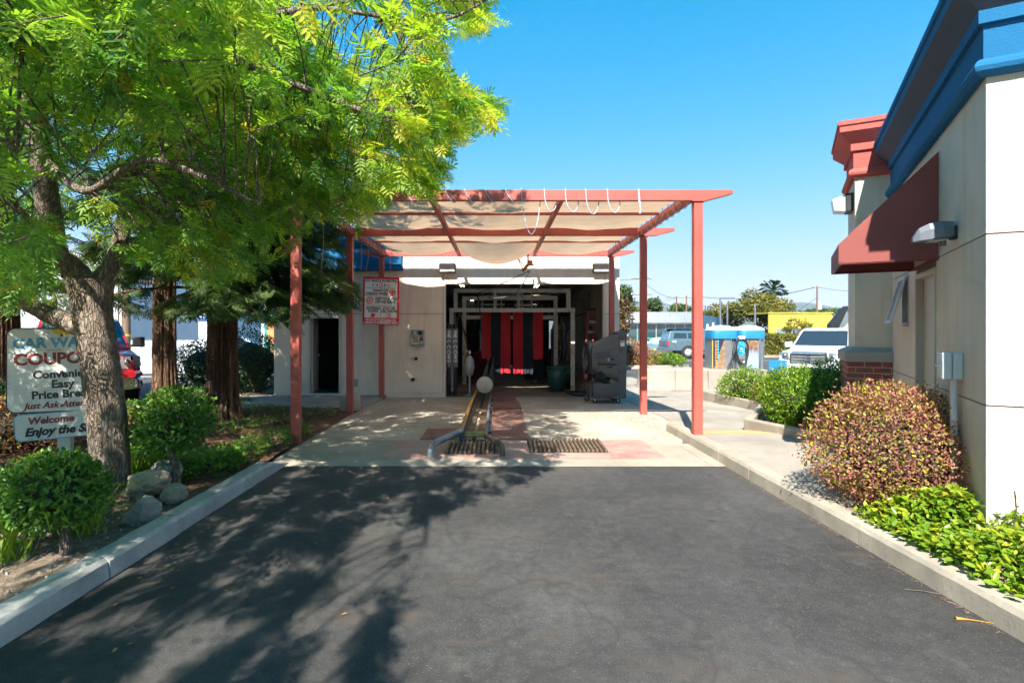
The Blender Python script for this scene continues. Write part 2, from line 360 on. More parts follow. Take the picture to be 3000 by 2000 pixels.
def foliage(root, tv, tf, pos, Rm, scale, tint, mat, nbig=0, part='leaf', mass='crown'):
    """the nbig leaves that show largest become parts of their own, the rest one mass; positions are relative to root"""
    w_ = pos+np.array(root.location)
    if nbig:
        px, py = project(w_); dist = np.linalg.norm(w_-np.array((0, 0, H)), axis=1)
        vis = (w_[:, 1] > .6) & (px > 20) & (px < 2980) & (py > 20) & (py < 1980)
        size = np.where(vis, scale/dist, 0); order = np.argsort(-size); big = order[:nbig]; big = big[size[big] > 0]
        keep = np.ones(len(pos), bool); keep[big] = False
        nv = 6; vars_ = []
        for j in range(nv):
            me = leafmesh(part, tv, tf, np.zeros((1, 3)), np.eye(3)[None], np.ones(1), np.array([(j+.5)/nv])); me.materials.append(mat); vars_.append(me)
        for i in big:
            o = bpy.data.objects.new(part, vars_[min(nv-1, int(tint[i]*nv))]); COL.objects.link(o); o.parent = root
            m4 = np.eye(4); m4[:3, :3] = Rm[i]*scale[i]; m4[:3, 3] = pos[i]; o.matrix_basis = Matrix(m4.tolist())
        pos, Rm, scale, tint = pos[keep], Rm[keep], scale[keep], tint[keep]
    if len(pos):
        o = link(mass, leafmesh(mass, tv, tf, pos, Rm, scale, tint), mat, root); o['kind'] = 'stuff'
def unit(n): v = rng.normal(size=(n, 3)); return v/np.linalg.norm(v, axis=1, keepdims=True)
def lumps(d, seed, k=14, amp=0.22, sharp=5):
    """uneven radius over directions d"""
    r2 = np.random.default_rng(seed); c = r2.normal(size=(k, 3)); c /= np.linalg.norm(c, axis=1, keepdims=True); a = r2.uniform(-amp, amp, k)
    return 1+(np.exp(sharp*(d@c.T-1))*a).sum(1)
def bush(name, label, cat, c, rad, n, leaf, mat, nbig=0, seed=1, group=None, flat=0.25, up=0.35, jag=0.10, keep=None, stems=True, shell=0.35, low=None, box_=0.0):
    """shrub: leaves through the outer part of an uneven rounded body, on stems"""
    root = thing(name, label, cat, c, 0, group); d = unit(n*2)
    if low is not None: d = d[d[:, 2] > low]
    d = d[:n]; n = len(d); rad = np.array(rad)
    if box_:
        dd = np.sign(d)*np.abs(d)**(1-box_); dd /= np.max(np.abs(dd), axis=1, keepdims=True)**box_
        base = dd
    else: base = d
    rr = lumps(d, seed, 18, .26, 7)*(1-shell*rng.random(n)**1.6)+rng.normal(0, jag*.35, n)
    spike = (np.sin(d@np.array((23., 17., 29.)))+np.sin(d@np.array((-19., 31., 13.))) > 1.2) & (rng.random(n) < .3); rr = np.where(spike, rr+rng.random(n)*jag*1.3, rr)
    pos = base*rr[:, None]*rad+np.array((0, 0, rad[2]*(1-flat)))
    ax = d*0.6+unit(n)*0.8+np.array((0, 0, up)); Rm = frames(ax, unit(n)*0.7+d*0.8+np.array((0, 0, 0.5)))
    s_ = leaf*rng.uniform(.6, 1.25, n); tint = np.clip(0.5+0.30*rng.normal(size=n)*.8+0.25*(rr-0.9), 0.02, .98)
    ok = pos[:, 2] > 0.01
    if keep is not None: ok &= keep(pos+np.array(c))
    pos, Rm, s_, tint = pos[ok], Rm[ok], s_[ok], tint[ok]
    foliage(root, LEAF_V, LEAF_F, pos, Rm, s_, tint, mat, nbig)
    if stems:
        b = B(); m = min(60, len(pos)); idx = rng.choice(len(pos), m, False)
        for i in idx:
            q = Vector(pos[i])*0.97; b.tube([(q.x*.12, q.y*.12, 0), (q.x*.45, q.y*.45, q.z*.5), q], [.012, .008, .003], 4)
        b.o('stems', MATS['twig'], root)['kind'] = 'stuff'
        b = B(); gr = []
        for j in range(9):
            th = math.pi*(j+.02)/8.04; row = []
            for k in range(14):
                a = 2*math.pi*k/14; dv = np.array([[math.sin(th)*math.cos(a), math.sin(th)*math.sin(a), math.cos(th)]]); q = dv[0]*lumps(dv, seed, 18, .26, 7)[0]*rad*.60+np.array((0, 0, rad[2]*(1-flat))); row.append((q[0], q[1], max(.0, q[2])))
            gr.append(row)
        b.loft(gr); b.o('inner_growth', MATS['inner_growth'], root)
    return root
# ------------------------------------------------------------------ more materials
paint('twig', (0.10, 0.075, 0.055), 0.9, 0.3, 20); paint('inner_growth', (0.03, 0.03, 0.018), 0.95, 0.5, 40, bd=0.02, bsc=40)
PINK = paint('worn_red_plate', (0.36, 0.19, 0.16), 0.6, 0.2, 2.0, dirt=(0.36, 0.30, 0.25), dirt_sc=2.6, dirt_lo=0.42, bd=0.002, bsc=40)
MAT_ = paint('red_rubber_mat', (0.24, 0.10, 0.08), 0.75, 0.25, 3.0, dirt=(0.20, 0.155, 0.125), dirt_sc=2.2, dirt_lo=0.42, bd=0.003, bsc=60)
RUST = paint('rusty_steel', (0.17, 0.115, 0.075), 0.6, 0.35, 9, metal=0.35, dirt=(0.28, 0.22, 0.16), dirt_sc=5, bd=0.001)
YELL = paint('chipped_yellow', (0.56, 0.27, 0.035), 0.5, 0.2, 8, dirt=(0.30, 0.22, 0.16), dirt_sc=9, dirt_lo=0.5)
PIPEG = paint('worn_steel_pipe', (0.22, 0.23, 0.245), 0.45, 0.3, 7, metal=0.35, dirt=(0.16, 0.11, 0.07), dirt_sc=5, dirt_lo=0.55)
TACT = paint('yellow_tactile', (0.36, 0.255, 0.12), 0.75, 0.1, 3, dirt=(0.4, 0.3, 0.16), dirt_lo=0.55)
ROPE = paint('rope', (0.42, 0.5, 0.6), 0.8, 0.25, 40, bd=0.002, bsc=200)
def m_canvas():
    m, t, n, l, b = nt('shade_canvas'); s = coords(n, l)
    c = ramp(n, l, noise(n, l, s, 0.9, 7, 0.65), [(0.3, (0.48, 0.375, 0.29)), (0.7, (0.63, 0.515, 0.415))])
    l.new(c, b.inputs['Base Color']); b.inputs['Roughness'].default_value = 0.95; b.inputs['Specular IOR Level'].default_value = 0.1
    tr = n.new('ShaderNodeBsdfTranslucent'); l.new(mixc(n, l, c, (1.0, 0.86, 0.70), 1.0, 'MULTIPLY'), tr.inputs[0])
    mx = n.new('ShaderNodeMixShader'); mx.inputs[0].default_value = 0.46
    bump(n, l, b, noise(n, l, coords(n, l, True, (1, 3, 1)), 9, 5, 0.6), 0.02, 0.35)
    l.new(b.outputs[0], mx.inputs[1]); l.new(tr.outputs[0], mx.inputs[2]); l.new(mx.outputs[0], n['Material Output'].inputs[0]); return m
CANV = m_canvas()
def m_bed():
    m, t, n, l, b = nt('bed_soil'); s = coords(n, l)
    mu = ramp(n, l, noise(n, l, coords(n, l, True, (1, 1, 1)), 26, 6, 0.8), [(0.3, (0.05, 0.03, 0.02)), (0.5, (0.15, 0.085, 0.05)), (0.7, (0.30, 0.18, 0.11))])
    so_ = ramp(n, l, noise(n, l, s, 14, 7, 0.75), [(0.3, (0.13, 0.10, 0.075)), (0.55, (0.26, 0.20, 0.15)), (0.75, (0.38, 0.32, 0.25))])
    sep = n.new('ShaderNodeSeparateXYZ'); l.new(s, sep.inputs[0])
    a = n.new('ShaderNodeMath'); a.operation = 'MULTIPLY_ADD'; a.inputs[1].default_value = 2.2; l.new(noise(n, l, s, 0.8, 4), a.inputs[0]); l.new(sep.outputs[1], a.inputs[2])
    mr = n.new('ShaderNodeMapRange'); mr.inputs[1].default_value = 5.6; mr.inputs[2].default_value = 6.8; l.new(a.outputs[0], mr.inputs[0])
    l.new(mixc(n, l, so_, mu, mr.outputs[0]), b.inputs['Base Color']); b.inputs['Roughness'].default_value = 0.95; b.inputs['Specular IOR Level'].default_value = 0.1
    bump(n, l, b, noise(n, l, s, 30, 7, 0.8), 0.03, 1.0); return m
BED = m_bed()
# ------------------------------------------------------------------ ground, drive, kerbs
def zs(y): return 0.0 if y < 11 else -0.09*min(1, (y-11)/3.2)
struct('ground', B().quad((-400, -120, -.1), (400, -120, -.1), (400, 900, -.1), (-400, 900, -.1)), LOT)
struct('plain', B().quad((-6000, 880, -.4), (6000, 880, -.4), (6000, 9000, -.4), (-6000, 9000, -.4)), MULCH)
struct('asphalt_drive', B().quad((-2.72, -6, 0), (2.92, -6, 0), (2.92, 6.89, 0), (-2.72, 6.89, 0)), ASPH)
ap = tag(bpy.data.objects.new('concrete_apron', None), kind='structure'); COL.objects.link(ap)
def slab(x0, x1, y0, y1, zf, mat=SLAB, th=.12, name='slab', parent=ap, sh=0.0):
    b = B(); vs = [(x0+sh, y0, zf(y0)-th), (x1, y0, zf(y0)-th), (x1, y1, zf(y1)-th), (x0, y1, zf(y1)-th), (x0+sh, y0, zf(y0)), (x1, y0, zf(y0)), (x1, y1, zf(y1)), (x0, y1, zf(y1))]
    b.add(vs, [(0, 3, 2, 1), (4, 5, 6, 7), (0, 1, 5, 4), (1, 2, 6, 5), (2, 3, 7, 6), (3, 0, 4, 7)]); return b.o(name, mat, parent)
z6 = lambda y: 0.006+zs(y)
slab(-2.9, 2.7, 6.86, 7.19, lambda y: 0.006, CONC); slab(2.706, 3.25, 6.86, 8.2, lambda y: .006, CONC)
slab(-2.95, 2.7, 7.196, 8.46, z6, CONC); slab(-2.95, 3.25, 8.466, 11.0, z6); slab(-2.95, 3.25, 11.004, 14.2, z6); slab(-2.95, 3.25, 14.2, 14.75, z6)
wk = tag(bpy.data.objects.new('sidewalk', None), kind='structure'); COL.objects.link(wk)
def zr(y): return 0.15 if y < 8.2 else (0.15-0.14*min(1, (y-8.2)/1.4) if y < 11 else 0.01+zs(y))
for y0, y1 in ((4.9, 6.6), (6.606, 8.2), (8.2, 9.6), (9.606, 11.0), (11.006, 12.5), (12.506, 14.2), (14.2, 16.2)):
    slab(3.056 if y0 < 9.5 else 3.26, 5.9 if y0 < 8 or y0 > 9 else 4.6, y0, y1, zr, WALK, .2, 'slab', wk)
slab(4.4, 5.9, 8.2, 9.6, zr, WALK, .2, 'slab', wk); slab(3.26, 5.2, 16.206, 21, lambda y: -.08, WALK, .2, 'slab', wk)
slab(-7.6, -2.956, 12.0, 14.66, lambda y: -0.02, WALK, .2, 'slab', wk)
# yellow tactile pad with its domes
tp = B(); tp.box((3.07, 8.21, .13), (4.32, 8.86, .14), None)
tv = tp.v; tp.v = [(x, y, zr(y)+(.006 if z > .135 else -.05)) for x, y, z in tv]
pad = tp.o('tactile_pad', TACT, wk); dm = B()
for i in range(24):
    for j in range(12):
        x, y = 3.1+i*.052, 8.24+j*.053; dm.lathe([(.014, 0), (.011, .005), (.004, .007)], (x, y, zr(y)+.006), 6)
dd = dm.o('dome', TACT, pad); dd['kind'] = 'stuff'
# kerbs: sections with open joints
kl = tag(bpy.data.objects.new('kerb_left', None), kind='structure'); COL.objects.link(kl)
for i, (y0, y1) in enumerate(((-4, -1.2), (-1.19, 1.4), (1.41, 3.75), (3.765, 4.6), (4.612, 6.3))):
    b = B(); n = max(3, int((y1-y0)/.12)); off = (0, 0, 0, .006, -.004)[i]
    prof = [(-2.66, -.05), (-2.672, .115), (-2.70, .14), (-2.835, .145), (-2.85, .13), (-2.85, -.05)]
    b.loft([[(x+off+random.uniform(-.004, .004), y0+(y1-y0)*k/n, z+random.uniform(-.003, .003)) for x, z in prof] for k in range(n+1)], True, False)
    b.o('kerb_stone', KERBL, kl, .004)
b = B(); b.loft([[(x, y, z) for x, z in ((-2.66, -.05), (-2.672, .115*h_), (-2.70, .14*h_), (-2.835-.12*(1-h_), .145*h_+.004), (-2.85-.12*(1-h_), -.05))] for y, h_ in ((6.31, 1), (6.5, .95), (6.85, .35), (7.05, .06))], True, False)
b.o('kerb_stone', KERBL, kl)
kr = tag(bpy.data.objects.new('kerb_right', None), kind='structure'); COL.objects.link(kr)
for i, (y0, y1) in enumerate(((-4, -.6), (-.59, 2.2), (2.208, 4.35), (4.356, 6.25), (6.26, 7.1), (7.108, 8.05), (8.056, 9.28))):
    b = B(); n = max(3, int((y1-y0)/.15))
    prof = [(2.875, -.05), (2.888, .12), (2.912, .153), (3.05, .158), (3.05, -.05)]
    b.loft([[(x+random.uniform(-.003, .003), y0+(y1-y0)*k/n, z+random.uniform(-.0025, .0025)) for x, z in prof] for k in range(n+1)], True, False)
    b.o('kerb_stone', KERBR, kr, .004)
# planting beds
def bedgrid(name, x0, x1, y0, y1, z, amp, mat, st=.12):
    nx, ny = int((x1-x0)/st), int((y1-y0)/st)
    def fn(u, v):
        x, y = x0+(x1-x0)*u, y0+(y1-y0)*v
        e = min(1, (x1-x)*4, (x-x0)*4)
        return (x, y, z+e*amp*(math.sin(x*2.1+y*.7)*.4+math.sin(x*5+y*6.1)*.2+math.sin(y*3.3-x)*.3+random.uniform(-.3, .3)))
    return struct(name, B().grid(fn, nx, ny), mat)
bedgrid('planting_bed', -14, -2.845, -4, 7.0, .09, .03, BED)
def bed2():
    def fn(u, v):
        y = 7.0+v*5.0; x = -14+u*11.07; return (x, y, .09-.055*min(1, v*4)+(.02*math.sin(x*3+y*5)+random.uniform(-.01, .01) if u < .99 else -.02))
    return struct('planting_bed', B().grid(fn, 92, 42), BED)
bed2(); bedgrid('planting_bed', -8.6, -2.96, 11.9, 12.06, .0, .01, BED); bedgrid('planting_bed', -8.8, -5.9, 12.0, 15.2, -.03, .02, BED)
bedgrid('planting_bed', 3.045, 4.9, -4, 5.0, .14, .012, SOIL)
pb = B(); pb.prism([(4.24, 9.0), (4.55, 7.35), (5.6, 7.5), (11, 13.2), (11, 15.6), (5.4, 14.0), (5.75, 11.5)], (0, 0, .25), (0, 0, -.12), (1, 0, 0), (0, 1, 0)); struct('planting_bed', pb, SOIL)
kp = tag(bpy.data.objects.new('planter_kerb', None), kind='structure'); COL.objects.link(kp)
for a, c_ in (((4.16, 9.06), (4.46, 7.5)), ((4.2, 9.1), (5.68, 11.45)), ((5.68, 11.5), (5.3, 14.1)), ((5.35, 14.15), (11, 15.7))):
    zb = 0.02 if a[1] > 9.5 else .1
    B().bar((a[0], a[1], zb), (c_[0], c_[1], zb if c_[1] > 9 else .15), .15, .3).o('kerb_stone', KERBR, kp, .02)
# ------------------------------------------------------------------ canopy
cn = thing('shade_canopy', 'red painted steel shade canopy on six square posts over the wash entrance', 'canopy', (0, 11.2, 0))
def cl(p): return (p[0], p[1]-11.2, p[2])
YF, YM, YR, XP = 8.17, 11.17, 14.25, 3.0
for y in (YF, YM, YR):
    for s_ in (-1, 1):
        z0 = (.15 if s_ > 0 else .03) if y == YF else zs(y); b = B()
        b.box(cl((s_*XP-.064, y-.064, z0-.1)), cl((s_*XP+.064, y+.064, 3.62))); b.o('post', REDP, cn, .008)
        box('cap_plate', cl((s_*XP-.1, y-.085, 3.62)), cl((s_*XP+.1, y+.085, 3.635)), REDP, cn, .003)
for y, xl, xr in ((YF, -3.62, 3.52), (YM, -3.6, 3.63), (YR, -3.6, 3.58)):
    zt, zb = 3.80, 3.64
    poly = [(xl, zt), (xl, zt-.06), (xl+.38, zb), (xr-.38, zb), (xr, zt-.06), (xr, zt)]
    b = B(); b.prism(poly, (0, .09, 0), (0, y-11.2-.045, 0)); b.o('cross_beam', REDP, cn, .006)
for x in (-2.93, 2.93):
    for a, c_ in ((YF+.046, YM-.046), (YM+.046, YR-.046)): box('side_beam', cl((x-.045, a, 3.645)), cl((x+.045, c_, 3.79)), REDP, cn, .005)
for x in (-.98, .98):
    for a, c_ in ((YF+.046, YM-.046), (YM+.046, YR-.046)): box('rafter', cl((x-.035, a, 3.65)), cl((x+.035, c_, 3.745)), REDP, cn, .005)
for y in (9.67, 12.7): box('purlin', cl((-2.88, y-.025, 3.747)), cl((2.88, y+.025, 3.79)), REDP, cn, .004)
xs = [-2.86, -.98, .98, 2.86]; ys = [8.24, 9.67, 11.17, 12.7, 13.98]
def canvas():
    def fn(u, v):
        x = xs[0]+(xs[-1]-xs[0])*u; y = ys[0]+(ys[-1]-ys[0])*v
        i = max(k for k in range(3) if x >= xs[k]-1e-6); j = max(k for k in range(4) if y >= ys[k]-1e-6)
        a = (x-xs[i])/(xs[i+1]-xs[i]); c_ = (y-ys[j])/(ys[j+1]-ys[j])
        sx = math.sin(math.pi*a)**.8 if 0 < a < 1 else 0
        A = ((.10, .13, .11), (.15, .15, .14), (.13, .15, .12), (.16, .40, .15))[j][i]
        sy = math.sin(math.pi*c_) if j < 3 else math.sin(math.pi/2*c_)
        z = 3.803-A*sx*max(0, sy)**.85
        z += .006*math.sin(x*9+y*3)*sx+.004*math.sin(y*23+x*4)*sx*sy
        return cl((x, y, z))
    return B().grid(fn, 84, 100)
canvas().o('canvas', CANV, cn)['label'] = 'sagging beige shade cloth'
def lash(b, pts, r=.007):
    pts = bez(pts, 5); b.tube(pts, r, 6)
lx = thing('lashing_rope', 'pale blue and white rope lashed round the front canopy beam', 'rope', (0, YF, 3.7))
for px in (905, 960, 1015, 1075, 1130, 1190, 1247, 1305, 1362, 1422, 1481):
    x = (px-CX)/F*YF; b = B()
    lash(b, [(x, .06, .11), (x-.005, -.055, .105), (x+.03, -.055, .02), (x+.1, -.056, -.075), (x+.14, .03, -.07), (x+.2, .06, .02)]); b.o('turn', ROPE, lx)
for px, dx, dz in ((1527, .29, .50), (1594, .2, .16), (1655, .22, .17), (1714, .22, .2), (1777, .22, .18)):
    x = (px-CX)/F*YF; b = B(); lash(b, [(x, .06, .112), (x, -.056, .105), (x+.01, -.06, -.06), (x+dx*.25, -.05, -.06-dz*.75), (x+dx*.55, -.03, -.06-dz), (x+dx*.85, .02, -.06-dz*.6), (x+dx, .05, -.03)], .0075); b.o('turn', ROPE, lx)
b = B(); x = (1868-CX)/F*YF; b.tube([(x, -.055, .11), (x+.01, -.06, -.07), (x+.03, -.06, -.2), (x+.02, -.06, -.26)], [.012, .016, .01, .018], 6); b.o('knot', ROPE, lx)
ls = thing('lashing_rope', 'pale cord wound round the right side beam of the canopy', 'rope', (2.93, 11.2, 3.7)); ll = thing('lashing_rope', 'pinkish cord wound round the left side beam of the canopy', 'rope', (-2.93, 11.2, 3.7))
for rt, sd in ((ls, 1), (ll, -1)):
    for k in range(17):
        y = -2.7+k*.33+random.uniform(-.05, .05); b = B()
        lash(b, [(-.09*sd, y-.1, .1), (-.06*sd, y, -.03), (-.05*sd, y+.03, -.066), (.051*sd, y+.06, -.066), (.051*sd, y+.1, .09)], .007); b.o('turn', ROPE, rt)
ll2 = thing('loose_cords', 'frayed pink cords hanging from the left canopy beams', 'cord', (-2.9, 11.2, 3.6))
for x, y, L in ((-.06, -1.9, 1.0), (.05, .3, .9), (.0, 1.1, .55), (.15, 2.9, .6), (1.55, 2.95, .7), (1.62, 2.95, .85), (1.7, 2.9, .6)):
    b = B(); b.tube(bez([(x, y, .08), (x+.01, y, -L*.4), (x-.02, y, -L*.8), (x-.05, y+.02, -L)], 4), [.005]*13, 5); b.o('cord', paint('pink_cord', (.5, .33, .28), .9) if 'pink_cord' not in MATS else MATS['pink_cord'], ll2)
# ------------------------------------------------------------------ wash building
YW = 14.69
wb = thing('wash_building', 'beige stucco car wash building with a wide dark bay opening', 'building', (0, YW, 0))
def wl(p): return (p[0], p[1]-YW, p[2])
for x0, x1, za, zb in ((-5.99, -5.07, .02, 2.155), (-5.066, -4.184, 2.1, 2.155), (-4.18, -1.445, .02, 2.155), (-5.99, -2.62, 2.167, 3.85), (-2.62, -1.445, 2.167, 3.86), (-1.434, -1.377, -.09, 2.96),
                       (-1.434, 2.914, 2.961, 3.86), (2.877, 2.914, -.09, 2.96), (2.925, 3.305, -.09, 2.155), (2.925, 3.305, 2.167, 3.86)):
    box('panel', (x0, 0, za), (x1, .2, zb), STUCW, wb, .004)
core = B()
for x0, x1, za, zb in ((-5.98, -5.08, -.09, 3.8), (-5.08, -4.17, 2.11, 3.8), (-4.17, -1.38, -.09, 3.8), (-1.38, 2.88, 2.97, 3.8), (2.88, 3.3, -.09, 3.8)): core.box((x0, .015, za), (x1, .19, zb))
core.o('wall_core', GROOVE, wb)
box('plinth', (-5.99, -.025, -.12), (-1.38, .1, .016), STUCW, wb, .005); box('plinth', (2.92, -.02, -.12), (3.31, .1, -.092+.1), STUCW, wb, .005)
# inside of the bay
RIBW = paint('ribbed_panel', (0.20, 0.185, 0.14), 0.6, 0.2, 1.5, dirt=(0.07, 0.06, 0.045), dirt_sc=0.9, dirt_lo=0.5)
BAYF = m_concrete('bay_floor', (0.17, 0.145, 0.115), 0.4, 0.8, (0.06, 0.05, 0.04))
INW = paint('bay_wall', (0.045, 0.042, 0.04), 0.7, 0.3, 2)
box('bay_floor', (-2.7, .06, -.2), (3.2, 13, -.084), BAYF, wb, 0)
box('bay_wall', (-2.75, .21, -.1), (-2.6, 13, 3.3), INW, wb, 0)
b = B()
for k in range(64):
    y = .21+k*.2; b.box((3.06, y, -.1), (3.2, y+.15, 3.3)); b.box((3.085, y+.15, -.1), (3.2, y+.2, 3.3))
rw = b.o('rib_wall', RIBW, wb); rw['kind'] = 'stuff'
b = B()
for k in range(42):
    x = -2.6+k*.14; b.box((x, .2, 3.16), (x+.08, 13, 3.3)); b.box((x+.08, .2, 3.2), (x+.14, 13, 3.3))
rw = b.o('roof_deck', paint('galvanised', (.2, .2, .2), .5, .2, 3, metal=.4), wb); rw['kind'] = 'stuff'
box('outer_wall', (3.201, .2, -.1), (3.3, 13, 3.8), STUCW, wb, 0); box('roof', (-5.9, .2, 3.62), (3.2, 13, 3.7), GROOVE, wb, 0)
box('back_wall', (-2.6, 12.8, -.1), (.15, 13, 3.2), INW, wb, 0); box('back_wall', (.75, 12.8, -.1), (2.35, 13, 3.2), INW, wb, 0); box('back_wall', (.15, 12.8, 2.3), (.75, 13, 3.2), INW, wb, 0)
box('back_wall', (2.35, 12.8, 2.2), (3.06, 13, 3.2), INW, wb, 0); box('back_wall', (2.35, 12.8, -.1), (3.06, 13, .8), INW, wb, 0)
# store room behind the side door
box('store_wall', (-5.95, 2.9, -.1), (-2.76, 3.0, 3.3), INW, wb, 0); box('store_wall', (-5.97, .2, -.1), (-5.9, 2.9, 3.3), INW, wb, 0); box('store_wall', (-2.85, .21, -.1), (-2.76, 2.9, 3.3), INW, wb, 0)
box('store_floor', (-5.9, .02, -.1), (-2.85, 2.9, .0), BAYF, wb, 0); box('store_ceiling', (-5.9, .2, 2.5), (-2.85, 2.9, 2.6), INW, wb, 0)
box('outer_wall', (-5.985, .2, -.1), (-5.975, 13, 3.8), STUCW, wb, 0)
dr = bpy.data.objects.new('door', None); COL.objects.link(dr); dr.parent = wb
FRM = paint('door_frame_paint', (.55, .5, .43), .6, .06)
for a, c_ in (((-5.068, -.02, .0), (-5.01, .14, 2.1)), ((-4.24, -.02, .0), (-4.182, .14, 2.1)), ((-5.068, -.02, 2.04), (-4.182, .14, 2.098))): box('frame', a, c_, FRM, dr, .004)
lf = B(); rot = Matrix.Rotation(R(97), 3, 'Z'); lf.box((0, -.02, .03), (.76, .02, 2.03), rot, (-5.0, .1, 0)); lo = lf.o('leaf', FRM, dr, .003)
h_ = B(); q = rot @ Vector((.7, -.05, 1.02))+Vector((-5.0, .1, 0)); h_.lathe([(.0, -.03), (.028, -.025), (.03, 0), (.012, .01), (.012, .04)], q, 12, 'X'); h_.o('knob', CHROME, lo)
for z in (.3, 1.05, 1.8): box('hinge', (-5.03, -.03, z), (-5.0, .0, z+.1), STEEL, lo, .003)
box('notice', (0, 0, 0), (.09, .004, .2), WHITE, lo, 0); nn = lo.children[-1]; nn.matrix_basis = Matrix.Translation(rot @ Vector((.45, -.03, 1.55))+Vector((-5.0, .1, 0))) @ rot.to_4x4()
# blue fascia on the left part of the wash building
fb = bpy.data.objects.new('blue_fascia', None); COL.objects.link(fb); fb.parent = wb
b = B(); b.prism([(0, 3.36), (-.1, 3.36), (-.1, 3.95), (-.16, 3.95), (-.3, 4.1), (-.3, 4.25), (0, 4.25)], (3.6, 0, 0), (-6.15, -.002, 0), (0, 1, 0), (0, 0, 1)); b.o('fascia', BLUE, fb)
b = B(); b.cyl((-6.15, -.1, 3.36), (-2.5, -.1, 3.36), .06, n=14); b.o('roll_moulding', BLUE, fb)
# flood lamps, keypad, pipe stubs, outlet
LENS = paint('lamp_glass', (.42, .42, .41), .25, .1, 6, spec=.6)
for nm, px in (('leftmost', 1312), ('right', 1759)):
    p = P(px, 787, YW); t = thing('wall_lamp', f'rectangular wall flood lamp at the {"left" if px < 1500 else "right"} above the wash bay opening', 'lamp', (p.x, YW, p.z), 0, 'flood lamps over the bay')
    B().prism([(-.22, -.12), (.22, -.12), (.22, .12), (-.22, .12)], (0, .17, 0), (0, -.18, 0)).o('housing', DARK, t, .015); box('lens', (-.195, -.19, -.1), (.195, -.178, .1), LENS, t, .004)
p = P(1224, 990, YW); t = thing('keypad_box', 'grey metal wash entry keypad panel mounted on the beige wall', 'keypad', (p.x, YW, p.z))
box('case', (-.19, -.07, -.225), (.19, 0, .225), STEEL, t, .01); KP = paint('keypad_face', (.55, .5, .36), .5); TEAL = paint('keypad_teal', (.16, .24, .25), .45, dirt=(.4, .38, .3), dirt_lo=.5)
box('face', (-.165, -.076, -.2), (.165, -.069, .2), TEAL, t, .003); box('key_plate', (-.15, -.082, -.17), (.04, -.075, .08), KP, t, .003)
for i in range(4):
    for j in range(4): box('key', (-.135+i*.042, -.088, -.12+j*.048), (-.105+i*.042, -.081, -.085+j*.048), GREYP, t, .002)
box('label_plate', (-.12, -.082, .11), (-.03, -.075, .18), KP, t, .002); B().lathe([(.0, -.008), (.06, -.006), (.06, 0)], (.07, -.075, .145), 16, 'Y').o('emblem', BLACK, t)
B().lathe([(.0, -.012), (.025, -.012), (.03, 0)], (.11, -.078, .02), 12, 'Y').o('red_button', paint('red_button', (.5, .02, .02), .4), t); box('coin_slot', (.06, -.085, -.15), (.15, -.075, -.1), STEEL, t, .003); box('reader', (.07, -.085, -.06), (.15, -.075, -.02), BLACK, t, .003)
for px, py, nm in ((1219, 1050, 'upper'), (1210, 1111, 'lower')):
    p = P(px, py, YW); b = B(); b.lathe([(.03, .0), (.05, .0), (.05, -.05), (.036, -.05), (.034, .0)], (0, 0, 0), 16, 'Y', False)
    o = b.o('pipe_stub', RUST); o.location = (p.x, YW, p.z); tag(o, f'{nm} of two round pipe stubs in the beige wall', 'pipe', 'pipe stubs'); B().lathe([(0, -.02), (.036, -.02), (.036, .01)], (0, 0, 0), 12, 'Y').o('hole', BLACK, o)
p = P(1043, 1120, YW); o = box('outlet_box', (-.06, -.06, -.1), (.06, 0, .1), paint('grey_cover', (.3, .33, .33), .5), None, .015, label='small grey weatherproof outlet cover low on the beige wall', cat='outlet'); o.location = (p.x, YW, p.z)
# ------------------------------------------------------------------ right-hand building
AR = math.atan2(.882, .471)
rb = thing('service_building', 'beige stucco building with a blue cornice and red awning on the right', 'building', (3.54, 3.95, 0), AR)
T1 = 4.05
for za, zb in ((.1, 1.154), (1.166, 2.394), (2.406, 3.56)):
    for ta, tb in ((0, 1.51), (2.45, 2.86), (2.86, 3.27), (3.27, T1), (1.51, 2.45)):
        if (ta, tb) == (1.51, 2.45):
            if za < 2: continue
        if (ta, tb) == (2.86, 3.27) and 1 < za < 2:
            box('panel', (ta, -.16, za), (tb, 0, 1.76), STUC, rb, .0); box('panel', (ta, -.16, 2.36), (tb, 0, zb), STUC, rb, .0); continue
        box('panel', (ta, -.16, za), (tb, 0, zb), STUC, rb, .0)
    box('panel', (-.001, -8, za), (.16, -.161, zb), STUC, rb, .0)
cb = B()
for ta, tb, za, zb in ((.013, 1.5, .1, 3.55), (1.5, 2.46, 2.33, 3.55), (2.46, 2.85, .1, 3.55), (2.85, 3.28, .1, 1.75), (2.85, 3.28, 2.37, 3.55), (3.28, T1, .1, 3.55)): cb.box((ta, -.17, za), (tb, -.013, zb))
cb.box((.013, -7.9, .1), (.2, -.17, 3.55)); cb.o('wall_core', GROOVE, rb)
box('interior', (1.4, -1.2, .1), (3.9, -1.1, 3.4), INW, rb, 0); box('roof', (.1, -7.9, 3.5), (9, -.1, 3.56), GROOVE, rb, 0); box('wall_behind', (T1+.9, -.2, .1), (9, -.02, 3.56), STUC, rb, 0)
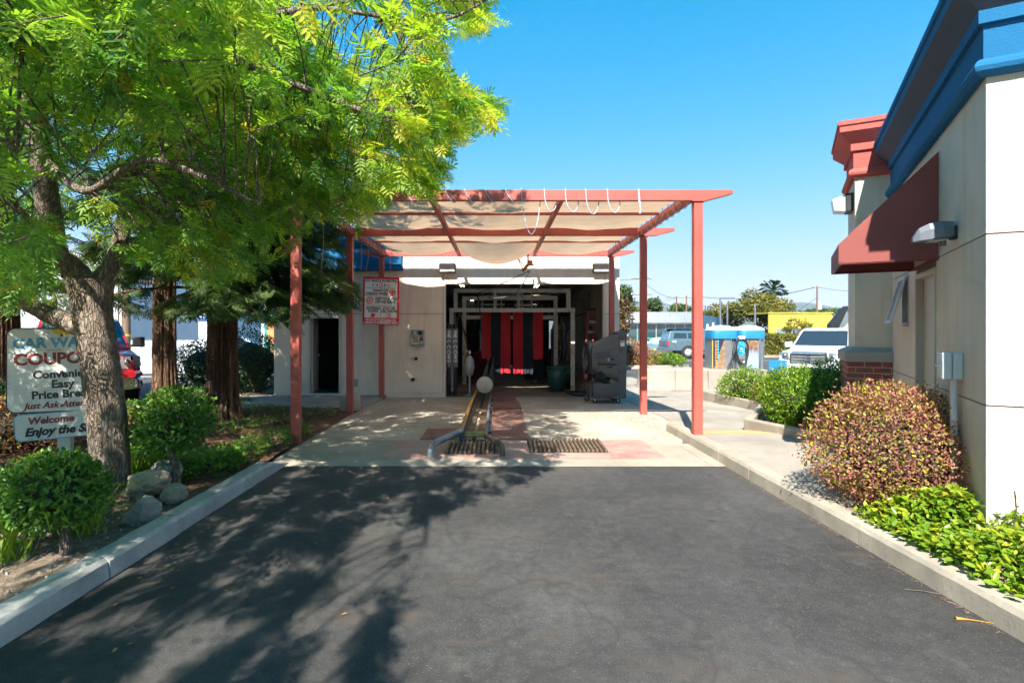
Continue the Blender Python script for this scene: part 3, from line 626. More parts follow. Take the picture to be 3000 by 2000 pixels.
def cornice(prefix, path, z0, mat, parent, thick):
    """moulded profile carried round a plan path; path = list of (x, y, outward x, outward y) with mitred directions"""
    prof = [(0, 0), (.045, .0), (.075, .03), (.085, .06), (.075, .09), (.045, .12), (.02, .125), (.02, .37), (.055, .375), (.055, .47), (.075, .49), (.19, .61), (.195, .615), (.195, .70), (.215, .705), (.215, .765), (-.2, .77)]
    names = (('roll_moulding', 0, 6), ('frieze', 6, 7), ('fillet', 7, 9), ('soffit', 9, 12), ('fascia', 12, 16))
    for nm, a, c_ in names:
        b = B(); rows = []
        for x, y, ox, oy in path: rows.append([(x+ox*d, y+oy*d, z0+z) for d, z in prof[a:c_+1]])
        for i in range(len(rows)-1):
            for k in range(len(rows[0])-1): b.add([rows[i][k], rows[i+1][k], rows[i+1][k+1], rows[i][k+1]], [(0, 1, 2, 3)], nm == 'roll_moulding')
        b.o(nm, SOFF if nm == 'soffit' and mat is BLUE else mat, parent)
cr = bpy.data.objects.new('blue_cornice', None); COL.objects.link(cr); cr.parent = rb
cornice('', [(T1+.05, 0, 0, 1), (0, 0, -1, 1), (0, -8, -1, 0)], 3.53, BLUE, cr, 0)
# pilaster with brick base
pl = bpy.data.objects.new('pilaster', None); COL.objects.link(pl); pl.parent = rb
PD, PL = .43, 1.0
box('shaft', (T1, -.1, 1.4), (T1+PL, PD, 3.95), STUC, pl, .0)
rc = bpy.data.objects.new('red_cornice', None); COL.objects.link(rc); rc.parent = rb
cornice('', [(T1, -.6, -1, 0), (T1, PD, -1, 1), (T1+PL, PD, 1, 1), (T1+PL, -.6, 1, 0)], 3.86, REDST, rc, 0)
box('cap_roof', (T1-.15, -.6, 4.55), (T1+PL+.15, PD+.15, 4.6), REDST, rc, 0)
CAPM = m_stucco('cap_stone', (.36, .345, .32), .2)
b = B(); e = .1; k_ = .13
b.loft([[(T1-a, -.1, z), (T1-a, PD+a, z), (T1+PL+a, PD+a, z), (T1+PL+a, -.1, z)] for a, z in ((.04, 1.27), (k_, 1.272), (k_, 1.40), (0.0, 1.47))], True, False); b.o('cap', CAPM, pl)
MORT = paint('mortar', (.42, .39, .35), .95, .12, 20, bd=.002); box('mortar', (T1-e+.006, -.1, .1), (T1+PL+e-.006, PD+e-.006, 1.268), MORT, pl, 0)
BRK = [paint('brick_%d' % i, c_, .85, .2, 12, bd=.003, bsc=80) for i, c_ in enumerate(((.27, .075, .05), (.23, .065, .05), (.31, .09, .06), (.24, .06, .045)))]
ch = .0795; bl = .203
for r_ in range(15):
    z = 1.268-(r_+1)*ch
    if z < .08: break
    o_ = (r_ % 2)*bl/2
    y = PD+e
    yy = y-(o_ if o_ else 0)
    spans = ([] if not o_ else [(y-o_, y)])
    while yy > 0.0: spans.append((max(0, yy-bl), yy)); yy -= bl
    for a, c_ in spans: box('brick', (T1-e, a+.006, z+.012), (T1-e+.05, c_-.0 if c_ == y else c_-.005, z+ch-.001), random.choice(BRK), pl, .002)
    xx = T1-e+.1 if not o_ else T1-e+.0005
    while xx < T1+PL+e-.02:
        c_ = min(T1+PL+e, xx+bl-(.1 if xx < T1-e+.001 else 0)); box('brick', (xx+.006 if xx > T1-e+.01 else T1-e+.0512, PD+e-.05, z+.012), (c_-.006, PD+e+.0005, z+ch-.001), random.choice(BRK), pl, .002); xx = c_
# door and tilted window of the right-hand building
dr = bpy.data.objects.new('door', None); COL.objects.link(dr); dr.parent = rb
TAN = paint('tan_door', (.46, .41, .34), .5, .05)
for a, c_ in (((1.511, -.12, .12), (1.56, .015, 2.32)), ((2.40, -.12, .12), (2.449, .015, 2.32)), ((1.56, -.12, 2.27), (2.40, .015, 2.32))): box('frame', a, c_, TAN, dr, .004)
o = box('leaf', (1.562, -.1, .13), (2.398, -.06, 2.268), TAN, dr, .002); b = B(); b.lathe([(.012, 0), (.012, .05), (.03, .055), (.03, .08), (0, .085)], (1.65, -.06, 1.05), 12, 'Y'); b.o('knob', STEEL, o)
wd = bpy.data.objects.new('window', None); COL.objects.link(wd); wd.parent = rb
ALU = paint('aluminium', (.55, .55, .54), .4, .05, 4, metal=.6); GLD = glass('dark_glass', (.03, .035, .04)); GLL = paint('frosted_pane', (.16, .155, .17), .3, .1)
for a, c_ in (((2.861, -.1, 1.77), (2.89, .01, 2.35)), ((3.24, -.1, 1.77), (3.269, .01, 2.35)), ((2.89, -.1, 2.32), (3.24, .01, 2.35)), ((2.89, -.1, 1.77), (3.24, .02, 1.80))): box('frame', a, c_, ALU, wd, .003)
box('pane', (2.89, -.06, 1.8), (3.24, -.05, 2.32), GLD, wd, 0)
sa = bpy.data.objects.new('sash', None); COL.objects.link(sa); sa.parent = wd; sa.location = (0, .015, 2.34); sa.rotation_euler = (R(15), 0, 0)
for a, c_ in (((2.87, 0, -.57), (2.9, .025, 0)), ((3.23, 0, -.57), (3.26, .025, 0)), ((2.9, 0, -.03), (3.23, .025, 0)), ((2.9, 0, -.57), (3.23, .025, -.535))): box('sash_bar', a, c_, ALU, sa, .003)
box('sash_pane', (2.9, .008, -.535), (3.23, .016, -.03), GLL, sa, 0)
# awning
aw = thing('door_awning', 'dark red fabric awning over the side door of the beige building', 'awning', (3.54+1.386*.471, 3.95+1.386*.882, 0), AR)
L_ = 1.12; D_ = .81; zt, zo, zb = 3.4, 2.58, 2.385
b = B(); b.quad((0, 0, zt), (0, D_, zo), (L_, D_, zo), (L_, 0, zt)); b.o('slope', AWN, aw)
B().quad((0, D_, zo), (0, D_, zb), (L_, D_, zb), (L_, D_, zo)).o('valance', AWN, aw)
for t_, s_ in ((0, 1), (L_, -1)): B().quad((t_, .005, zt), (t_, .005, zb), (t_, D_, zb), (t_, D_, zo)).o('end_panel', AWN, aw)
fr = B(); fr.bar((.02, .02, zb), (.02, D_-.02, zb), .025); fr.bar((L_-.02, .02, zb), (L_-.02, D_-.02, zb), .025); fr.bar((0, D_-.015, zb), (L_, D_-.015, zb), .025); fr.bar((0, .02, zb), (L_, .02, zb), .025); fr.bar((.02, .02, zt-.03), (.02, D_-.02, zo-.02), .02); fr.o('frame', paint('awning_frame', (.16, .02, .02), .5), aw)
# wall lamps on the right-hand building
lp = thing('hooded_lamp', 'dark grey hooded lamp on the wall beside the red awning', 'lamp', (3.54+.8*.471, 3.95+.8*.882, 2.53), AR)
LG = paint('lamp_grey', (.12, .135, .155), .45, .15, 5)
b = B(); rings = []
for y, hw, z0, z1 in ((.03, .085, -.03, .1), (.1, .09, -.04, .105), (.19, .085, -.05, .095), (.26, .07, -.055, .06), (.305, .05, -.06, -.02)):
    rings.append([(-hw, y, z0), (hw, y, z0), (hw, y, z0+(z1-z0)*.6), (hw*.7, y, z1), (-hw*.7, y, z1), (-hw, y, z0+(z1-z0)*.6)])
b.loft(rings, True, False); b.o('hood', LG, lp, .006); box('bracket', (-.05, 0, -.05), (.05, .04, .06), DARK, lp, .005); box('lens', (-.06, .08, -.062), (.06, .2, -.045), LENS, lp, .004); B().cyl((0, .09, -.1), (0, .09, -.05), .025).o('photocell', LG, lp)
q = Vector((3.54+(T1+.25)*.471-(PD)*.882, 3.95+(T1+.25)*.882+PD*.471, 3.55))
lp = thing('box_lamp', 'angular box lamp high on the red topped pilaster', 'lamp', q, AR)
B().prism([(0, .14), (.1, .14), (.1, -.12), (0, -.12)], (.3, 0, 0), (-.1, 0, 0), (0, 1, 0), (0, 0, 1)).o('housing', DARK, lp, .008)
B().prism([(.1, .13), (.27, .07), (.24, -.1), (.1, -.12)], (.28, 0, 0), (-.09, 0, 0), (0, 1, 0), (0, 0, 1)).o('lens', LENS, lp, .006)
eb = thing('meter_box', 'white plastic utility box with conduit on the right wall', 'utility box', (3.54+.66*.471, 3.95+.66*.882, 1.41), AR)
WPL = paint('white_plastic', (.56, .58, .58), .4, .05, 4)
box('case', (-.09, 0, -.11), (.09, .07, .11), WPL, eb, .012); box('cover', (-.095, .072, -.115), (.095, .14, .115), WPL, eb, .015); B().lathe([(0, .03), (.01, .03), (.012, 0)], (-.01, .14, 0), 10, 'Y').o('lock', CHROME, eb)
B().tube(bez([(-.03, .05, -.1), (-.03, .05, -.3), (-.03, .05, -.6), (-.03, .05, -1.25)], 4), .026, 12).o('conduit', WPL, eb)
# ------------------------------------------------------------------ conveyor at the entrance
cv = thing('conveyor', 'rusty wash conveyor track with yellow guide rail and splayed entry pipes', 'conveyor', (-.34, 8.2, 0))
def vl(p): return (p[0]+.34, p[1]-8.2, p[2]+(zs(p[1]) if len(p) == 3 else 0))
for x0, x1 in ((-.50, -.375), (-.315, -.17)):
    for y0, y1 in ((8.3, 9.0), (9.01, 11), (11.01, 12.6), (12.61, 14.2), (14.2, 17)):
        b = B(); b.box((x0, y0, .02), (x1, y1, .05)); b.v = [vl((x, y, z)) for x, y, z in b.v]; b.o('track_plate', RUST, cv, .003)
b = B(); b.box((-.375, 8.3, .008), (-.315, 17, .014)); b.v = [vl(p) for p in b.v]; b.o('slot', BLACK, cv)
b = B(); b.bar(vl((-.55, 8.2, .1)), vl((-.55, 11, .1)), .03, .16); b.bar(vl((-.55, 11, .1)), vl((-.55, 14.6, .1)), .03, .16); b.o('side_channel', paint('dark_blue_steel', (.05, .07, .1), .5, .3, 8, dirt=(.2, .15, .1), dirt_lo=.55), cv, .004)
lr = [(-.53, 8.1, .215), (-.53, 10.2, .21), (-.535, 12.2, .21), (-.53, 14.4, .21)]
B().tube([vl(p) for p in bez(lr, 4)], .033, 12).o('guide_rail', YELL, cv)['label'] = 'chipped yellow guide rail'
B().tube([vl(p) for p in bez([(-.155, 8.0, .16), (-.155, 10, .15), (-.15, 14, .15)], 4)], .028, 10).o('guide_rail', PIPEG, cv)
for y in (8.4, 9.4, 10.6, 11.8, 13.2):
    b = B(); b.bar(vl((-.56, y, .02)), vl((-.54, y, .2)), .02, .05); b.o('rail_support', RUST, cv); b = B(); b.bar(vl((-.13, y, .02)), vl((-.15, y, .14)), .02, .05); b.o('rail_support', RUST, cv)
    b = B(); b.lathe([(0, -.03), (.02, -.03), (.02, .03), (0, .03)], vl((-.115, y+.3, .08)), 8, 'X'); b.o('bolt', DARK, cv)
B().tube([vl(p) for p in bez([(-.53, 8.12, .215), (-.68, 7.75, .2), (-.845, 7.42, .17), (-.875, 7.33, .12), (-.878, 7.30, -.01)], 4)], .045, 14).o('entry_pipe', PIPEG, cv)
B().tube([vl(p) for p in bez([(-.155, 8.02, .16), (-.05, 7.75, .155), (.055, 7.5, .14), (.078, 7.43, .1), (.08, 7.40, -.01)], 4)], .04, 14).o('entry_pipe', RUST, cv)
b = B(); b.box((-.49, 8.55, .05), (-.17, 8.63, .08)); b.box((-.5, 8.6, .05), (-.17, 8.66, .11)); b.v = [vl(p) for p in b.v]; b.o('stop_bracket', paint('brass_yellow', (.45, .36, .12), .5, .3, 10, dirt=(.12, .1, .06), dirt_lo=.5), cv, .005)
def grate(nm, label, x0, x1, y0, y1, nb, skew=0.0):
    t = thing(nm, label, 'grate', ((x0+x1)/2, y0, 0.011)); cx_ = (x0+x1)/2
    box('pit_shade_sheet', (x0-cx_, 0, .0), (x1-cx_, y1-y0, .002), BLACK, t, 0)  # flat black sheet painted in for the shade below the bars
    for k in range(nb):
        x = x0-cx_+(x1-x0)*(k+.5)/nb; b = B(); b.tube([(x, .01, .02), (x-skew, y1-y0-.01, .02)], (x1-x0)/nb*.36, 8); b.o('bar', RUST, t)
    return t
grate('drain_grate', 'steel bar grate between the splayed conveyor pipes', -.72, .03, 7.5, 8.22, 12)
grate('drain_grate', 'rusty bar grate in the pink plate right of the conveyor', .46, 1.56, 7.6, 8.42, 18, -.02)
pk = thing('floor_plates', 'worn pink steel plates set in the concrete round the grates', 'floor plate', (0, 7.25, .008))
for x0, x1, y0, y1 in ((-1.55, -.74, 7.235, 8.45), (-.74, .04, 7.235, 7.49), (.05, .45, 7.235, 8.45), (.45, 1.57, 7.235, 7.59), (1.575, 2.25, 7.235, 8.47)): box('plate', (x0, y0-7.25, 0), (x1, y1-7.25, .004), PINK, pk, .001)
rm = thing('floor_mats', 'row of ribbed red rubber mats beside the conveyor', 'mat', (.2, 8.46, 0))
for x0, x1, y0, y1, dz in ((-.09, .52, 8.48, 10.9, .012), (-.10, .54, 10.92, 12.0, .012), (-.08, .55, 12.0, 13.6, .03), (-.1, .5, 13.65, 15.6, .03), (-1.2, -.62, 8.5, 9.45, .012)):
    b = B(); b.box((x0, y0, -.02), (x1, y1, dz)); nx = int((x1-x0)/.045)
    for k in range(nx): b.box((x0+.01+k*.045, y0+.01, dz-.001), (x0+.033+k*.045, y1-.01, dz+.006))
    b.v = [(x-.2, y-8.46, z+zs(y)) for x, y, z in b.v]; b.o('mat', MAT_, rm)
# drum on the conveyor end
dp = P(1420, 1127, 13.35)
dt = thing('roller_drum', 'round drum with a dirty white end plate over the conveyor', 'drum', (dp.x, 13.35, zs(13.35)))
zc = dp.z-zs(13.35)
B().lathe([(0, -.0), (.195, .0), (.212, .02), (.212, .26), (0, .28)], (0, 0, zc), 32, 'Y').o('drum', DARK, dt)
B().lathe([(0, -.022), (.185, -.02), (.2, -.004), (.2, .0)], (0, 0, zc), 32, 'Y').o('end_plate', paint('stained_plastic', (.55, .5, .41), .6, .12, 9, dirt=(.3, .22, .14), dirt_sc=6, dirt_lo=.55), dt)
b = B(); b.bar((-.12, .2, 0), (-.08, .2, zc), .05); b.bar((.12, .2, 0), (.08, .2, zc), .05); b.o('stand', RUST, dt)
GRN = paint('green_steel', (.06, .16, .14), .5, .25, 6, dirt=(.25, .25, .22), dirt_lo=.5)
ra = thing('ramp_rails', 'pair of sloping green rails rising behind the drum into the bay', 'rails', (dp.x, 13.8, zs(13.8)))
for x0, x1 in ((-.1, .05), (.08, .2)): B().bar((x0, 0, .4), (x1+.02, 4.5, .95), .05, .07).o('rail', GRN, ra, .004)
for x, y, h_ in ((-.05, 1.2, .5), (.12, 1.2, .5), (0, 3.4, .8), (.18, 3.4, .8)): B().bar((x, y, .02), (x, y, h_), .05).o('leg', GRN, ra)
# ------------------------------------------------------------------ wash arches, cloth strips
def arch(label, Y, xl, xr, z1, z2, w_, step=0.0, low=True):
    t = thing('wash_arch', label, 'frame', ((xl+xr)/2, Y, -.085), 0, 'wash arches'); c_ = (xl+xr)/2
    a, e = xl-c_, xr-c_
    box('crossbar', (a, -w_/2, z1-w_), (e, w_/2, z1), DIRTYW, t, .006); box('crossbar', (a-step, -w_/2-.06, z2-w_), (e+step, w_/2-.06, z2), DIRTYW, t, .006)
    for x in (a-step+w_/2, e+step-w_/2): box('upright', (x-w_/2, -w_/2-.06, 0), (x+w_/2, w_/2-.06, z2-w_-.002), DIRTYW, t, .006)
    for x in (a+w_/2, e-w_/2): box('upright', (x-w_/2, -w_/2, z2+.002), (x+w_/2, w_/2, z1-w_-.002), DIRTYW, t, .006)
    return t
arch('nearest dirty white tube arch just inside the wash bay', 16.3, -1.28, 2.2, 3.04, 2.46, .12, .12)
arch('second dirty white tube arch, behind the cloth strips', 18.4, -1.15, 2.05, 2.95, 2.3, .13)
arch('farthest tube arch deep inside the dark wash bay', 22.0, -1.3, 2.1, 2.9, 2.2, .16)
t = thing('hanging_pipe_rack', 'grimy hanging frame with pipes above the red and black strips', 'frame', (.5, 17.0, 2.3))
for x in (-.55, .18): box('hanger', (x-.05+.0, -.05, 0), (x+.05, .05, .62), DIRTYW, t, .005)
for x in (-.95, -.35, .3, .6): B().cyl((x, .1, 0), (x, .1, .6), .018, n=8).o('rod', STEEL, t)
B().cyl((-1.0, 0, .22), (-.25, 0, .22), .03).o('pipe', STEEL, t); B().cyl((.05, .0, .2), (.75, .0, .2), .03).o('pipe', STEEL, t); B().cyl((-.9, .1, .5), (1.2, .1, .5), .025).o('pipe', STEEL, t)
for x, z in ((-.35, .2), (.3, .2), (.6, .2), (-.3, .48), (.28, .48), (.62, .48)): B().cyl((x-.02, -.03, z), (x+.02, -.03, z), .045, n=10).o('clamp', YELL, t)
REDC = paint('red_cloth', (.50, .018, .03), .85, .12, 2, bd=.002, bsc=120, dirt=(.16, .02, .03), dirt_sc=1.6, dirt_lo=.55); NAVY = paint('black_cloth', (.013, .018, .028), .85, .2, 3, bd=.002, bsc=120)
YC = 17.0
for i, (x0, x1, yb, mt, lab) in enumerate(((1410, 1438, 1050, REDC, 'short red cloth strip at the left end of the curtain'), (1438, 1467, 1092, NAVY, 'black cloth strip second from the left in the curtain'), (1467, 1496, 1093, REDC, 'red cloth strip left of the bright gap in the curtain'),
        (1503, 1532, 1095, REDC, 'red cloth strip right of the bright gap in the curtain'), (1532, 1562, 1095, NAVY, 'black cloth strip second from the right in the curtain'), (1562, 1591, 1053, REDC, 'short red cloth strip at the right end of the curtain'))):
    a, c_ = P(x0, 914, YC), P(x1, yb, YC); t = thing('cloth_strip', lab, 'cloth strip', ((a.x+c_.x)/2, YC, c_.z), 0, 'hanging wash cloth strips'); w_ = c_.x-a.x; h_ = a.z-c_.z
    B().grid(lambda u, v: (-w_/2+w_*u, .006*math.sin(u*9), h_*(.42+.58*v)), 8, 6).o('upper_cloth', mt, t)
    nr = 4 if i in (1, 2, 3) else 3
    if i in (0, 5): nr = 2
    for k in range(nr):
        xa, xb = -w_/2+w_*k/nr+.003, -w_/2+w_*(k+1)/nr-.003; dy = random.uniform(-.02, .02); sw = random.uniform(-.008, .008); dz = random.uniform(-.02, .03)
        B().grid(lambda u, v: (xa+(xb-xa)*(.5+(u-.5)*(1-.25*max(0, .1-v)/.1))+sw*(1-v), dy*(1-v)+.008*math.cos(u*3.1), dz*(1-v)+(h_*.42)*v), 4, 8).o('ribbon', mt, t)
rc_ = thing('dark_screen', 'added row of black strips that keeps the back of the bay dark', 'curtain', (.2, 20.4, .1))  # added screen: blocks the far view so the back of the bay stays dark
for k in range(14): B().grid(lambda u, v: (-1.75+k*.25+.24*u, .03*math.sin(k*2.3)+.02*math.sin(u*8), .25+.1*math.sin(k*1.7)+v*2.5), 4, 4).o('strip', NAVY, rc_)
# cylinders, pedestal fan, bins, ladder, machinery
CLR = paint('grey_film', (.16, .17, .185), .3, .2, 4, dirt=(.4, .4, .4), dirt_sc=9, dirt_lo=.6)
for px, lab in ((1315, 'left of two tall grey rolled cylinders at the bay edge'), (1334, 'right of two tall grey rolled cylinders at the bay edge')):
    a = P(px, 1075, 15.1); b_ = P(px, 950, 15.1); t = thing('wrap_cylinder', lab, 'cylinder', (a.x, 15.1, -.085), 0, 'rolled cylinders'); zz = -.085
    B().cyl((0, 0, a.z-zz), (0, 0, b_.z-zz-.12), .078, n=20).o('sleeve', CLR, t); B().cyl((0, 0, b_.z-zz-.12), (0, 0, b_.z-zz), .08, n=20).o('top_band', BLACK, t); B().cyl((0, 0, 0), (0, 0, a.z-zz), .05, n=14).o('post', DARK, t)
    for k, ch_ in enumerate('WELCOME'): text(ch_, .15, WHITE, t, (-.045, -.086, 1.80-k*.135), (R(90), R(90), 0), 0, .003, 'LEFT', 'lettering')
p = P(1376, 1165, 14.95); t = thing('pedestal_fan', 'grey pedestal fan seen edge on beside the conveyor', 'fan', (p.x, 14.95, -.085))
B().lathe([(0, 0), (.19, 0), (.2, .03), (.06, .06), (.05, .09)], (0, 0, 0), 20).o('base', paint('teal_base', (.08, .17, .2), .5), t); B().cyl((0, 0, .08), (0, 0, .55), .03).o('pole', STEEL, t)
b = B(); b.lathe([(.05, -.12), (.22, -.1), (.29, -.03), (.3, 0), (.29, .04), (.2, .1), (.04, .13)], (0, 0, .82), 24, 'X'); b.o('cage', paint('fan_cage', (.33, .33, .31), .5, .1, 5), t)
for k in range(3): B().add([(.02, .04*math.cos(k*2.1), .82+.04*math.sin(k*2.1)), (.03, .24*math.cos(k*2.1-.3), .82+.24*math.sin(k*2.1-.3)), (-.03, .24*math.cos(k*2.1+.3), .82+.24*math.sin(k*2.1+.3))], [(0, 1, 2)]).o('blade', STEEL, t)
B().lathe([(0, 0), (.05, .02), (.03, .12), (0, .13)], (0, 0, 1.12), 10).o('motor', STEEL, t)
GBIN = paint('green_bin', (.018, .075, .062), .5, .15, 4)
def bin_(p, s_, lab):
    t = thing('trash_bin', lab, 'bin', p, 0, 'green trash bins'); n = 28
    B().lathe([(0, .02), (.23*s_, .0), (.27*s_, .4*s_), (.30*s_, .74*s_), (.28*s_, .74*s_), (.2*s_, .05), (0, .05)], (0, 0, 0), n).o('body', GBIN, t)
    B().lathe([(.3*s_, .0), (.325*s_, .01), (.325*s_, .045), (.3*s_, .05)], (0, 0, .70*s_), n, 'Z', False).o('rim', GBIN, t); B().lathe([(.268*s_, 0), (.285*s_, .012), (.27*s_, .024)], (0, 0, .42*s_), n, 'Z', False).o('band', GBIN, t)
    for sd in (-1, 1): box('handle', (sd*.3*s_-.03, -.08, .6*s_), (sd*.3*s_+.05*sd+.02, .08, .64*s_), GBIN, t, .01)
p = G(1634, 1147, -.085); bin_((p.x, p.y+.2, -.085), .97, 'green plastic trash bin standing in front inside the wash bay'); p = G(1665, 1140, -.085); bin_((p.x, p.y+.4, -.085), .97, 'green plastic trash bin partly behind the front bin and arch upright')
LAD = paint('red_fibreglass', (.25, .05, .045), .55, .2, 6)
t = thing('step_ladder', 'folded dark red ladder leaning on the ribbed bay wall', 'ladder', (2.75, 16.0, -.085))
for x in (-.12, .12): B().bar((x-.1, 0, 0), (x*.75+.05, .25, 2.42), .04, .08).o('rail', LAD, t, .004); B().bar((x, .1, 0), (x*.75+.1, .3, 2.4), .03, .05).o('rear_rail', LAD, t)
for k in range(7): z = .25+k*.3; B().bar((-.2+.03*k, .03*k, z), (.06+.02*k, .03*k, z), .03, .06).o('rung', STEEL, t)
box('top_cap', (-.1, .18, 2.4), (.2, .36, 2.46), BLACK, t, .01)
# side machinery: brushes and pipework in the dark
BRR = paint('brush_red', (.10, .012, .016), .9, .3, 4); BRK_ = paint('brush_dark', (.012, .014, .018), .9, .3, 4)
for x, y, m, h_, lab in ((-.55, 18.9, BRR, 1.1, 'dark red upright wash brush left inside the bay'), (1.35, 18.9, BRK_, 1.6, 'black upright wash brush right inside the bay'), (-1.0, 20.5, BRK_, 1.7, 'black upright wash brush deep in the left of the bay')):
    t = thing('wash_brush', lab, 'brush', (x, y, -.085)); b = B()
    b.cyl((0, 0, 0), (0, 0, h_+.7), .05); b.o('shaft', STEEL, t); b = B()
    for k in range(46):
        a = k*2.399; b.loft([[(math.cos(a)*.06, math.sin(a)*.06, h_), (math.cos(a+.3)*.06, math.sin(a+.3)*.06, h_)], [(math.cos(a)*.33, math.sin(a)*.33, h_*.93), (math.cos(a+.2)*.33, math.sin(a+.2)*.33, h_*.93)], [(math.cos(a)*.4, math.sin(a)*.4, .12), (math.cos(a+.22)*.4, math.sin(a+.22)*.4, .12)]], False, False)
    b.o('cloth_mass', m, t)['kind'] = 'stuff'
for x, y, lab in ((-1.55, 16.6, 'cluster of pipes and valves along the left of the bay'), (2.0, 18.8, 'looped black hoses on the right of the bay')):
    t = thing('pipework', lab, 'pipes', (x, y, -.085))
    for k in range(9):
        xx = random.uniform(-.25, .35); B().cyl((xx, random.uniform(-.3, .5), random.uniform(0, .5)), (xx, random.uniform(-.3, .5), random.uniform(1.6, 2.5)), random.choice((.02, .03, .04)), n=8).o('pipe', random.choice((RUST, DIRTYW, DARK, PIPEG)), t)
    for k in range(6):
        a = random.uniform(-.2, .4); B().tube(bez([(a, -.2, 1.5), (a+.15, -.3, 1.9+.1*k), (a+.35, -.2, 1.4), (a+.3, -.1, .8)], 6), .014, 6).o('hose', random.choice((BLACK, BLACK, YELL)), t)
    for k in range(4): box('valve_box', (random.uniform(-.2, .1), -.35, .6+.35*k), (random.uniform(.15, .3), -.2, .8+.35*k), random.choice((DARK, DIRTYW, GRN)), t, .01)
TUBE = emis('lit_tube', (1, .9, .68), 3)
for px, py, Y, lab in ((1353, 836, 17.2, 'lit fluorescent tube pair nearest the bay entrance'), (1383, 881, 20.5, 'lit fluorescent tube pair second into the bay'), (1548, 872, 20.5, 'lit fluorescent tube pair on the right of the bay'), (1572, 838, 17.2, 'small lit tube pair at the right bay ceiling')):
    p = P(px, py, Y); t = thing('tube_light', lab, 'light', p); box('tray', (-.09, -.5, .03), (.09, .5, .06), GREYP, t, .003)
    for x in (-.04, .04): B().cyl((x, -.45, 0), (x, .45, 0), .014, n=8).o('tube', TUBE, t)
# pipes on the ribbed wall
t = thing('wall_pipes', 'dark pipe run with a valve on the ribbed bay wall', 'pipes', (3.0, 17.0, 0))
B().tube([(0, .8, 3.0), (0, .8, 2.1), (0, .75, 1.9)], .025, 8).o('pipe', DARK, t); B().tube([(0, .9, 2.75), (-.8, .95, 2.72)], .02, 8).o('pipe', DARK, t); B().tube([(0, .8, 2.3), (-.75, .9, 2.1)], .03, 8).o('pipe', DARK, t); B().tube([(0, -1.6, 3.1), (0, -1.6, 0)], .03, 8).o('pipe', RIBW, t)
B().tube([(-.02, -.4, 1.75), (-.12, -.4, 1.77), (-.16, -.4, 1.85)], .03, 8).o('valve', BLACK, t)
# cable bracket hanging from the canopy
p = P(1547, 782, 13.9); t = thing('cable_bracket', 'rusty pulley bracket with cables hanging under the rear canopy edge', 'bracket', p)
ORU = paint('orange_rust', (.30, .13, .05), .75, .3, 14, dirt=(.12, .07, .04), dirt_lo=.5)
B().bar((-.14, 0, -.11), (.05, 0, .12), .09, .08).o('arm', ORU, t, .006); box('head', (.0, -.05, .08), (.11, .05, .16), REDP, t, .006); B().lathe([(0, 0), (.09, .0), (.1, .03), (.05, .05)], (.05, 0, .04), 14).o('pulley', YELL, t); B().bar((-.1, 0, .02), (-.32, .05, .32), .02).o('stay', DARK, t); B().bar((-.13, 0, -.05), (-.3, .05, .3), .02).o('stay', DARK, t); B().cyl((.0, 0, .1), (-.0, .1, .5), .02).o('hanger', REDP, t)
q0 = P(1397, 860, 15.6)-p
B().tube(bez([(.03, 0, -.1), (-.6, .5, -.35), tuple(q0)], 8), .011, 6).o('cable', DARK, t)
B().tube(bez([(.05, 0, -.1), (-.3, .6, -.62), (-.85, 1.1, -.72), tuple(q0)], 8), .013, 6).o('cable', PIPEG, t)
q1 = P(1404, 890, 15.6)-p; q2 = P(1412, 980, 15.3)-p; q3 = P(1432, 1075, 15.0)-p
B().tube(bez([tuple(q0), tuple(q1), tuple(q2), tuple(q3)], 8), .016, 6).o('cable', DARK, t)
hc = thing('hose_coil', 'dark hose lying coiled on the concrete beside the cooler fan', 'hose', (2.35, 15.2, -.08))
for k in range(3): B().tube([(math.cos(a)*(.3+.05*k), math.sin(a)*(.3+.05*k)*1.2, .02+.02*k) for a in np.linspace(0, 5.6, 30)], .014, 6).o('loop', BLACK if k else paint('blue_hose', (.03, .08, .2), .4), hc)
